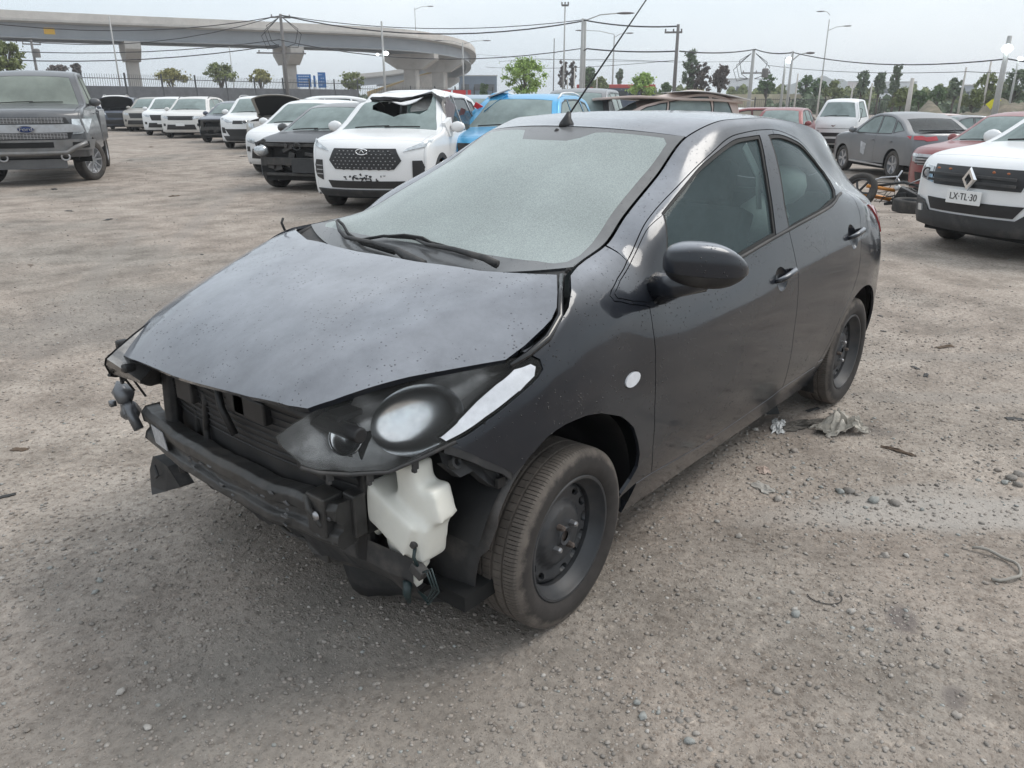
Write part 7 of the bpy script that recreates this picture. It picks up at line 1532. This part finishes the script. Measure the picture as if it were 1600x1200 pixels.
POLES=dict(
 P1=pole('utility_pole','dark wooden utility pole with cross arm and hanging cable loops before the viaduct','pole',438,22,74,.17,M_dpost,GP,arms([('cross',0,.25,1.6),('cross',-.2,3.0,4.0),('loops',0,0,0)])),
 P0=pole('utility_pole','short dark pole with a cross arm seen beneath the viaduct at far left','pole',48,62,95,.16,M_dpost,GP,arms([('cross',0,.4,1.6),('box',.3,1.6,1)])),
 P2=pole('mast','thin pale mast rising left of the first viaduct pier','mast',170,24,72,.07,None,GP),
 P3=pole('mast','thin mast in front of the second viaduct opening','mast',358,72,105,.07,None,GP),
 P4=pole('street_lamp','tall grey mast with two lit floodlights before the viaduct','street lamp',596,33,70,.11,None,GP,arms([('lit',-.45,2.5,.12),('lit',.25,2.4,.20)])),
 P5=pole('street_lamp','double armed pale street lamp right of the viaduct bend','street lamp',723,66,135,.14,None,GP,arms([('lamp',-3.2,0,1.2),('lamp',3.2,0,1.2)])),
 P6=pole('street_lamp','very faint street lamp standing high above the viaduct deck','street lamp',648,12,150,.09,None,GP,arms([('lamp',2.2,0,1.0)])),
 P7=pole('mast','tall thin mast left of the twin concrete posts','mast',883,6,62,.07,None,GP,arms([('cross',0,.1,.5)])),
 P8=pole('mast','short thin dark mast beside the bright green tree','mast',866,60,80,.06,M_dpost,GP),
 P9=pole('utility_pole','pale concrete utility pole carrying cables and curved lamp arm','pole',911,29,66,.17,None,GP,arms([('lamp',2.6,-.1,1.2)])),
 P10=pole('utility_pole','second slim post standing right against the pale concrete pole','pole',915,30,66.5,.12,None,GP),
 P11=pole('street_lamp','pale double street lamp behind the car aerial','street lamp',960,55,120,.13,None,GP,arms([('lamp',-4.2,-.4,1.2),('lamp',1.6,0,1.0)])),
 P12=pole('utility_pole','dark leaning wooden pole at the right end of the upper cables','pole',1060,38,60,.15,M_dpost,GP,arms([('cross',-.3,.5,1.2)]),lean=0),
 P13=pole('utility_pole','white concrete pole with transformer and looping cable','pole',1178,78,82,.20,M_post,GP,arms([('box',1.2,2.4,1),('cross',.4,2.0,2.6),('loops',0,0,0)])),
 P14=pole('street_lamp','short pale post with bright floodlight, left of a thin pole','street lamp',1228,90,74,.12,None,GP,arms([('lit',.3,.2,.30)])),
 P15=pole('utility_pole','thin grey pole just right of the bright floodlight','pole',1239,80,70,.12,M_post,GP,arms([('lamp',1.0,.4,.6)])),
 P16=pole('street_lamp','very tall faint street lamp in the sky above the white truck','street lamp',1296,30,130,.10,None,GP,arms([('lamp',2.0,1.2,1.0),('lamp',-.8,-.8,1.0)])),
 P17=pole('street_lamp','tall leaning grey pole with a big lit lamp at upper right','street lamp',1578,56,52,.17,None,GP,arms([('lit',.0,.62,.27)])),
 P18=pole('street_lamp','pale post with small lit lamp at the right edge','street lamp',1592,90,70,.09,None,GP,arms([('lit',.1,.1,.18)])),
 P19=pole('pale_post','white post standing among trees behind the grey coupe SUV','post',1426,122,60,.17,M_conc_l,GP),
)
PL=[(898,105,95,'left of the twin concrete posts'),(885+2,120,96,'just right of the tall thin mast'),(933,120,95,'behind the grey van roof'),(1080,110,88,'between the dark pole and the grey brown trees'),(1247,115,85,'left of the white truck'),(1284,118,85,'just above the white truck roof'),(1333,132,80,'right of the white truck cab'),(1363,130,80,'before the pair of trees behind the white truck'),(1510,105,70,'left of the leaning lamp pole'),(1549,95,72,'leaning between the two lamp poles')]
for u,v,d,w in PL: pole('fence_post','thin white post '+w,'post',u,v,d,.09,M_conc_l,'thin white posts along the road')
# --- cables
def cable(name,label,pts,r=.03,sag=.4,group='overhead cables'):
    P=[]
    for (a,b_) in zip(pts,pts[1:]):
        A,B_=Vector(W(*a)),Vector(W(*b_))
        for k in range(13): t=k/12; q=A.lerp(B_,t); q.z-=4*sag*t*(1-t); P.append(q)
    b=MB(); b.tube(P,r,5,cap=False); o=b.build(name,M_wire,None,smooth=True); return tag(o,label,'cable',group)
cable('cable','thick upper cable sagging from left edge to the cross arm pole',[(-250,-4,78),(436,25,74)],.035,1.6)
cable('cable','second upper cable just under the first at the left',[(-250,6,78),(428,26,74)],.03,2.4)
cable('cable','upper cable from the cross arm pole to the twin posts',[(440,24,74),(911,33,66)],.05,1.15)
cable('cable','thin upper cable running beside the thick one above the viaduct',[(441,24,74),(911,31,66)],.03,.8)
cable('cable','upper cable between twin posts and dark leaning pole',[(911,31,66),(1059,41,60)],.05,.2)
cable('cable','lower cable crossing beneath the viaduct at the left',[(-250,56,80),(436,62,74),(907,76,66)],.035,1.1)
cable('cable','lowest dark cable passing under the viaduct at the left',[(-250,70,80),(436,70,74)],.04,1.2)
cable('cable','lower thick cable between the twin posts and dark pole',[(907,76,66),(917,76,66),(1056,80,60)],.05,.12)
cable('cable','long cable from the dark pole across to the white truck side',[(1062,80,60),(1180,77,82),(1239,82,70)],.05,.2)
cable('cable','long cable crossing the sky at right past the leaning lamp',[(1239,82,70),(1575,92,52),(1900,70,50)],.035,.55)
cable('cable','faint lower cable above the tree line at right',[(1200,102,84),(1512,112,60),(1900,95,60)],.02,.3)
cable('cable','faint cable below the thick ones behind the car aerial',[(760,105,95),(1057,94,60)],.018,.3)
cable('cable','faint thin cable reaching the dark pole from the left',[(780,96,95),(1056,97,61)],.018,-.2)
cable('cable','faint thin cable over the green trees in the middle',[(736,84,120),(1178,96,82)],.015,.4)
# --- trees
def leafm(name,c): return mat(name,c,.85,noise=.45,nscale=.9,spec=.2)
LG=leafm('leaf_bright_green',(.30,.42,.12)); LD=leafm('leaf_dark_green',(.12,.18,.08)); LO=leafm('leaf_olive',(.20,.23,.10)); LP=leafm('leaf_purple_brown',(.15,.125,.115)); LY=leafm('leaf_yellowish',(.27,.26,.11)); LGr=leafm('leaf_grey_green',(.16,.20,.13))
M_bark=mat('bark',(.10,.08,.065),.9,noise=.3,nscale=5)
def tree(label,u,v_top,v_base,w_px,d,m,n=1500,name='tree',shape='round',group='trees beyond the yard',leaf=None,seed=0,dens=1.,z0=None):
    """crown of leaf faces in uneven clumps on a branching trunk"""
    rr=np.random.default_rng(seed+int(u));x,y,zt=W(u,v_top,d);zb=W(u,v_base,d)[2]; zb=min(zb,zt-1);wx=w_px*d*.91/1381/2;H=zt
    o=thing(name,label,'tree',(x,y,0),rr.uniform(0,6),group)
    b=MB(); tr=max(.06,.03*H); b.tube([(0,0,-.2),(rr.uniform(-.1,.1),rr.uniform(-.1,.1),H*.3),(rr.uniform(-.3,.3),rr.uniform(-.3,.3),H*.8)],[tr,tr*.75,tr*.25],7)
    cl=[];nc={'round':46,'tall':36,'bush':36,'open':38}[shape]
    for k in range(nc):
        a=rr.uniform(0,6.283);t=rr.uniform(0,1) if shape!='tall' else (k+.5)/nc; zz=max(zb,.2)+(H-max(zb,.2))*(.10+.82*t)
        prof={'round':math.sin(math.pi*min(1,.18+.72*t))**.7,'tall':(.55+.45*math.sin(math.pi*(t*.9+.05))),'bush':math.sqrt(max(.05,1-t*t)),'open':.5+.5*math.sin(math.pi*(t*.8+.15))}[shape]
        r=wx*prof*rr.uniform(.25,.92);cl.append((r*math.cos(a),r*math.sin(a),zz,wx*rr.uniform(.14,.36)))
        if k%2==0: b.tube([(0,0,H*min(.7,zz/H*.6)),(cl[-1][0]*.5,cl[-1][1]*.5,zz*.9),(cl[-1][0],cl[-1][1],zz)],[tr*.3,tr*.2,tr*.07],5)
    b.build('trunk',M_bark,o,smooth=True)
    s=leaf or max(.08,d*.00125);C=np.array(cl);i=rr.integers(0,nc,n);g=rr.normal(0,1,(n,3));g/=np.linalg.norm(g,axis=1,keepdims=True)+1e-9
    P=C[i,:3]+g*(C[i,3:4]*np.abs(rr.normal(0,.62,(n,1))))*[1,1,.75 if shape!='tall' else 1.2]
    P[:,2]=np.minimum(P[:,2],H+.1)
    A=rr.normal(0,1,(n,3));A/=np.linalg.norm(A,axis=1,keepdims=True);B_=np.cross(A,rr.normal(0,1,(n,3)));B_/=np.linalg.norm(B_,axis=1,keepdims=True);sz=(s*rr.uniform(.6,1.5,(n,1)))
    V=np.stack([P+A*sz,P+B_*sz*.7,P-A*sz,P-B_*sz*.7],1).reshape(-1,3)
    me=bpy.data.meshes.new('crown');me.vertices.add(4*n);me.vertices.foreach_set('co',V.ravel());me.loops.add(4*n);me.loops.foreach_set('vertex_index',np.arange(4*n,dtype=np.int32));me.polygons.add(n);me.polygons.foreach_set('loop_start',np.arange(0,4*n,4,dtype=np.int32));me.polygons.foreach_set('loop_total',np.full(n,4,np.int32));me.materials.append(m);me.update(calc_edges=True)
    q=link(bpy.data.objects.new('crown',me),o); return o
TR=[('tree at the left edge of the photo above the pickup roof',6,62,112,46,60,LO,1500,'open'),
('low purple brown treetops peeping over the pickup roof',88,103,112,40,110,LP,500,'round'),('small dark treetops just left of the first viaduct pier',118,99,112,16,110,LP,400,'round'),
('yellow green bush right of the first viaduct pier',266,109,128,56,90,LY,900,'bush'),('olive bush below the middle of the viaduct',342,99,130,52,92,LO,1000,'open'),('small yellowish bush left of the cross arm pole',405,110,130,44,92,LY,700,'bush'),
('thorny olive bush just right of the blue signs',550,114,140,44,88,LO,1000,'open'),('dark small conifer below the dark glass building',756,131,150,16,86,LD,500,'tall'),
('bright green tree with upright crown, left of thin masts',820,90,152,82,70,LG,2600,'round'),('bare dark purple tree behind the twin posts, left',881,92,138,20,110,LP,600,'tall'),('bare dark purple tree behind the twin posts, right',895,94,138,14,112,LP,500,'tall'),
('dark green tree behind the car aerial',920,104,138,34,110,LD,900,'round'),('olive hedge tree right of the car aerial',940,120,140,34,108,LO,800,'bush'),('slim grey green conifer far behind the aerial',969,107,134,12,120,LGr,400,'tall'),
('bright green round bush above the crumpled wreck',1005,114,150,52,78,LG,1500,'bush'),('dark bush between bright bush and dark pole',1040,128,146,24,100,LD,500,'bush'),
('tall eucalyptus just right of the dark pole',1082,76,142,32,85,LGr,1500,'tall'),('brown leaved tree right of tall eucalyptus',1100,94,148,32,84,LP,1100,'round'),('dark grey crowned tree left of white concrete pole',1127,99,142,34,86,LP,1300,'round'),('low dry bush under the brown leaved tree',1092,140,158,36,60,LY,500,'bush'),
('dark green tree right of the white concrete pole',1200,116,152,32,105,LD,900,'round'),('dark green tree left of the white truck cab',1262,115,152,28,110,LD,900,'round'),('second dark green tree over the white truck cab',1282,122,152,26,112,LD,700,'round'),('mid green tree above the white truck roof',1305,126,152,34,100,LO,900,'bush'),
('tall grey green tree behind the white truck, left one',1350,110,150,22,95,LGr,900,'tall'),('tall grey green tree behind the white truck, middle one',1378,112,150,20,96,LGr,800,'tall'),('tallest slim tree right of the white truck',1404,100,150,20,92,LGr,900,'tall'),
('green bush beside the white post, left',1412,136,168,36,70,LO,900,'bush'),('green bush behind grey coupe SUV roof',1440,140,166,34,80,LD,700,'bush'),('dark green tree above the grey coupe SUV',1468,134,160,26,88,LD,700,'round'),('round grey green tree left of the dirt mound top',1497,118,158,24,90,LGr,900,'round'),
('olive tree behind the leaning lamp pole',1548,112,164,40,78,LO,1300,'round'),('brownish tree at the right edge behind lamp posts',1592,104,160,48,74,LGr,1600,'open'),('low green bush left of the yellow sign',1522,140,168,44,72,LO,900,'bush')]
for i,(lab,u,vt,vb,w,d,m,n,sh) in enumerate(TR): tree(lab,u,vt,vb,w,d,m,int(n*2.6),shape=sh,seed=i)
# --- far buildings, bus, signs
def building(label,u1,u2,v,d,m,extra=None,name='far_building'):
    a,b_=W(u1,v,d),W(u2,v,d);w=math.hypot(a[0]-b_[0],a[1]-b_[1]);h=a[2];o=thing(name,label,'building',((a[0]+b_[0])/2,(a[1]+b_[1])/2,0),face_dir((u1+u2)/2),'buildings far behind the yard')
    b=MB(); b.box((0,0,h/2-.3),(w*.5,w,h+.6)); b.build('wall',m,o); b=MB(); b.box((0,0,h+.1),(w*.5+.4,w+.4,.25)); b.build('roof',M_post,o)
    n=max(3,int(w/4))
    for k in range(n): q=MB(); q.box((w*.25+.02,-w/2+(k+.5)*w/n,h*.62),(.05,w/n*.62,h*.20)); q.build('window',M_darkglass,o)
    return o
building('dark glass office block below the viaduct bend',717,776,119,240,mat('blue_grey_facade',(.08,.12,.17),.3,noise=.2,nscale=.2))
building('white warehouse right of the grey crowned tree',1138,1172,124,260,mat('white_cladding',(.62,.64,.66),.6))
building('pale warehouse behind the two slim trees',1325,1345,128,300,mat('pinkish_cladding',(.55,.50,.50),.6))
building('white warehouse roof between slim trees at right',1378,1432,129,280,mat('white_cladding',(.62,.64,.66),.6))
building('grey blue shed left of the olive tree at right',1503,1526,134,200,mat('grey_shed',(.35,.38,.42),.6))
def bus():
    a=W(962,141,115); o=thing('bus','red and dark blue bus passing far behind the van','bus',(a[0],a[1],0),face_dir(962)+R(90))
    b=MB(); b.box((0,0,1.75),(10.5,2.5,2.7)); b.build('body',mat('bus_blue',(.05,.07,.11),.4),o,bevel=.15); b=MB(); b.box((0,0,3.22),(10.6,2.52,.5)); b.build('roof_band',mat('bus_red',(.45,.05,.04),.4),o,bevel=.1)
    for k in range(6):
        b=MB(); b.box((-4.3+1.7*k,0,2.2),(1.4,2.56,.9)); b.build('window',M_darkglass,o)
    for x in (-3.6,3.4):
        for s in (1,-1): put_wheel(o,x,s*1.1,.5,.5,'steel')
bus()
for i,(u,v,lab) in enumerate(((1549,163,'yellow diamond sign on the dirt bank, left of the two'),(1557,158,'yellow diamond sign on the dirt bank, upper right one'))):
    x,y,z=W(u,v,58); o=thing('yellow_sign',lab,'road sign',(x,y,0),face_dir(u),'yellow diamond signs on the bank'); b=MB(); b.box((0,0,z),(.04,.42,.42),Matrix.Rotation(R(45),3,'X')); b.build('sign_board',mat('sign_yellow',(.80,.72,.02),.5),o); b=MB(); b.tube([(-.04,0,0),(-.04,0,z)],.03,6); b.build('sign_post',M_post,o)
# dirt bank
def bank():
    nx,ny=60,14;V=[];F=[];rr=random.Random(6)
    for i in range(nx):
        for j in range(ny):
            u=1395+(1760-1395)*i/(nx-1);d=48+26*j/(ny-1);x,y,_=W(u,155,d);k=math.sin(math.pi*j/(ny-1));e=min(1,i/9)
            V.append((x,y,-.9+(1.9+.5*math.sin(u*.045)+.25*math.sin(u*.13+j))*k*e+rr.uniform(-.07,.07)*k))
    for i in range(nx-1):
        for j in range(ny-1): F.append((i*ny+j,(i+1)*ny+j,(i+1)*ny+j+1,i*ny+j+1))
    o=mesh_obj('dirt_bank',V,F,mat('dirt_and_weeds',(.16,.135,.10),.95,noise=.5,nscale=1.5,dirt=(.09,.11,.05),dirt_amt=.6,dscale=.5),None,True); tag(o,kind='structure')
bank()
# distant hill and treeline
def ridge(name,u1,u2,d,hpx,m,seed,n=80):
    V=[];F=[];rr=random.Random(seed)
    for i in range(n):
        t=i/(n-1);u=u1+(u2-u1)*t;x,y,_=W(u,155,d);h=(155-(155-hpx*(math.sin(math.pi*t)**.7)*(.75+.25*math.sin(t*9+seed)+.06*math.sin(t*61))))*d/1381; V+=[(x,y,-3),(x,y,h+rr.uniform(-.1,.1)*d/300),(x*1.12,y*1.12,-3)]
    for i in range(n-1): F+=[(3*i,3*i+3,3*i+4,3*i+1),(3*i+1,3*i+4,3*i+5,3*i+2)]
    o=mesh_obj(name,V,F,m,None,True); tag(o,kind='structure')
ridge('hills',1120,1420,1500,34,mat('far_hill',(.20,.22,.20),1),3)
def treeline(label,u1,u2,d,h,m,n,seed,hv=.4):
    rr=np.random.default_rng(seed);N=n;us=rr.uniform(u1,u2,N);ds=d+rr.uniform(-6,6,N);c=np.array([W(u,155,dd)[:2] for u,dd in zip(us,ds)]);top=h*(1-hv+hv*np.sin(us*.07+seed)*np.sin(us*.023+1.3)+.12*np.sin(us*.31));z=np.abs(top)*rr.random(N)**.75
    P=np.column_stack([c,z]);s=d*.0022;A=rr.normal(0,1,(N,3));A/=np.linalg.norm(A,axis=1,keepdims=True);B_=np.cross(A,rr.normal(0,1,(N,3)));B_/=np.linalg.norm(B_,axis=1,keepdims=True);sz=s*rr.uniform(.5,1.4,(N,1))
    V=np.stack([P+A*sz,P+B_*sz,P-A*sz,P-B_*sz],1).reshape(-1,3);o=mesh_obj('distant_trees',V,np.arange(4*N).reshape(-1,4),m,None); tag(o,label,kind='stuff')
treeline('dim line of far trees behind the viaduct',-60,760,190,3.2,LGr,9000,1,.3)
treeline('dim line of far trees behind the right half of the yard',880,1720,150,4.3,LO,20000,2,.35)
treeline('grey green scrub behind the barrier at the right',1200,1720,105,2.1,LGr,9000,4,.3)
# --- thin humid air
hz=MB(); hz.box((CAMP[0],CAMP[1],12),(1400,1400,34)); ho=hz.build('haze',None,None); tag(ho,kind='stuff')
hm=bpy.data.materials.new('haze'); hm.use_nodes=True; nt=hm.node_tree; nt.nodes.clear(); out=nt.nodes.new('ShaderNodeOutputMaterial'); pv=nt.nodes.new('ShaderNodeVolumePrincipled'); pv.inputs['Density'].default_value=.0010; pv.inputs['Color'].default_value=(.93,.96,1,1); pv.inputs['Anisotropy'].default_value=.2; nt.links.new(pv.outputs[0],out.inputs['Volume']); ho.data.materials.append(hm)
# ------------------------------------------------------------------ litter on the gravel
M_rag=mat('dirty_rag',(.42,.39,.34),.9,noise=.35,nscale=25,dirt=(.2,.18,.16),dirt_amt=.4,dscale=12)
M_scrap=mat('black_scrap',(.03,.03,.03),.6,noise=.4,nscale=20,dirt=(.14,.12,.11),dirt_amt=.4,dscale=9)
def crumple(name,label,cat,u,v,sx,sy,sz,m,seed,rot=0,n=14,group=None):
    x,y=G(u,v);rr=np.random.default_rng(seed);V=[];F=[];ph=rr.uniform(0,6,8)
    for i in range(n):
        for j in range(n):
            a,b_=i/(n-1)*2-1,j/(n-1)*2-1;r=max(0,1-(a*a+b_*b_)*.55)
            z=sz*r*(.55+.45*math.sin(a*7+ph[0]+3*math.sin(b_*4+ph[1]))*math.sin(b_*6+ph[2]+a*3))+sz*.25*rr.random()*r
            V.append((sx*(a+.16*math.sin(b_*5+ph[3])+.06*rr.normal()),sy*(b_+.2*math.sin(a*6+ph[4])+.06*rr.normal()),max(.002,z)))
    for i in range(n-1):
        for j in range(n-1): F.append((i*n+j,(i+1)*n+j,(i+1)*n+j+1,i*n+j+1))
    o=mesh_obj(name,V,F,m,None,False);o.location=(x,y,float(gh(x,y))+.002);o.rotation_euler=(0,0,rot);s=o.modifiers.new('s','SOLIDIFY');s.thickness=.003
    return tag(o,label,cat,group)
crumple('rag','crumpled dirty grey rag on the gravel right of the rear wheel','rag',1312,674,.115,.055,.11,M_rag,1,R(140),20)
crumple('plastic_scrap','flat torn white plastic scrap between rear wheel and the rag','scrap',1216,667,.09,.03,.02,mat('white_scrap',(.55,.56,.56),.6,noise=.2),2,R(20))
crumple('dark_rag','strip of dark fibres and dirt leading to the grey rag','rag',1262,664,.16,.04,.025,mat('dark_fibre',(.075,.068,.06),.95,noise=.5,nscale=30),4,R(150))
crumple('leaf','pinkish tan dry leaf lying below the dark hatchback door sill','leaf',1193,735,.035,.025,.015,mat('dry_leaf',(.42,.33,.28),.8),6,R(40),8)
crumple('paper_scrap','grey torn paper scrap on gravel left of the big tan pebbles','scrap',1192,762,.05,.03,.012,mat('grey_paper',(.36,.34,.31),.9,noise=.2),7,R(70),8)
def slab(name,label,cat,u,v,w,l,h,m,rot,seed=0):
    x,y=G(u,v);b=MB();b.box((0,0,h/2),(w,l,h),Matrix.Rotation(.15,3,'X'),.8);o=b.build(name,m,None,bevel=.003);o.location=(x,y,float(gh(x,y)));o.rotation_euler=(0,0,rot);return tag(o,label,cat)
slab('plastic_block','dark flat plastic block lying by the sill in front of rear wheel','plastic piece',1200,641,.12,.10,.04,M_scrap,R(30))
x,y=G(1530,888);b=MB();b.tube([(.10*math.cos(a)*1.2,.10*math.sin(a),.008+.01*math.sin(a*3)**2) for a in np.linspace(R(-70),R(110),16)],.006,6);o=b.build('hose_piece',mat('dusty_hose',(.30,.28,.25),.8),None,smooth=True);o.location=(x-.03,y,float(gh(x,y)));o.rotation_euler=(0,0,R(95));tag(o,'curved dusty hose piece lying on the gravel at right','hose')
x,y=G(1288,933);b=MB();b.tube([(.055*math.cos(a),.045*math.sin(a),.004) for a in np.linspace(0,R(200),16)],.0018,5);o=b.build('wire_loop',M_scrap,None);o.location=(x,y,float(gh(x,y)));o.rotation_euler=(0,0,R(-60));tag(o,'thin dark wire loop on gravel right of the front wheel','wire')
D=[(272,306,.16,.05,'flat black scrap on gravel below the white SUV row'),(170,344,.13,.05,'dark crumpled scrap at left below the grey pickup wheel'),(85,297,.16,.07,'brown tan scrap just below the grey pickup air dam'),(48,414,.05,.02,'tiny dark chip on gravel at the left edge'),(205,250,.16,.06,'dark scrap right of the grey pickup wheel'),(380,245,.25,.08,'dark scrap under the nose of the beige open hood car'),(236,230,.2,.08,'thin dark scrap in front of the leftmost white SUV'),(315,396,.05,.02,'small grey chip left of the bonnet rear corner'),(108,330,.12,.04,'thin dark splinter near left edge of the yard'),(1476,545,.11,.03,'dark stick lying on gravel at right, above the pale silt'),(1447,586,.06,.02,'short dark splinter near the right middle of the yard'),(1430,575,.05,.02,'small dark splinter left of the stick at right'),(1403,705,.12,.02,'long dark splinter right of the crumpled grey rag'),(1585,655,.07,.03,'black chip at the right edge of the gravel'),(1270,640,.08,.02,'dark twig just behind the rear wheel contact'),(1405,905+0,.0,0,''),(1375,495,.03,.02,'small black pebble like chip behind the rear wheel'),(1380,520,.03,.02,'second small black chip right of the rear wheel'),(30,700,.06,.03,'brownish chip at left edge beside the bumperless nose'),(10,775,.05,.02,'dark chip on gravel at the lower left edge')]
for i,(u,v,a,b_,lab) in enumerate(D):
    if a: crumple('scrap',lab,'scrap',u,v,a*.6,b_*.6,a*.12,M_scrap if i%3 else mat('brown_scrap',(.12,.085,.06),.9,noise=.4),20+i,R(37*i),7,'small scraps littering the yard')
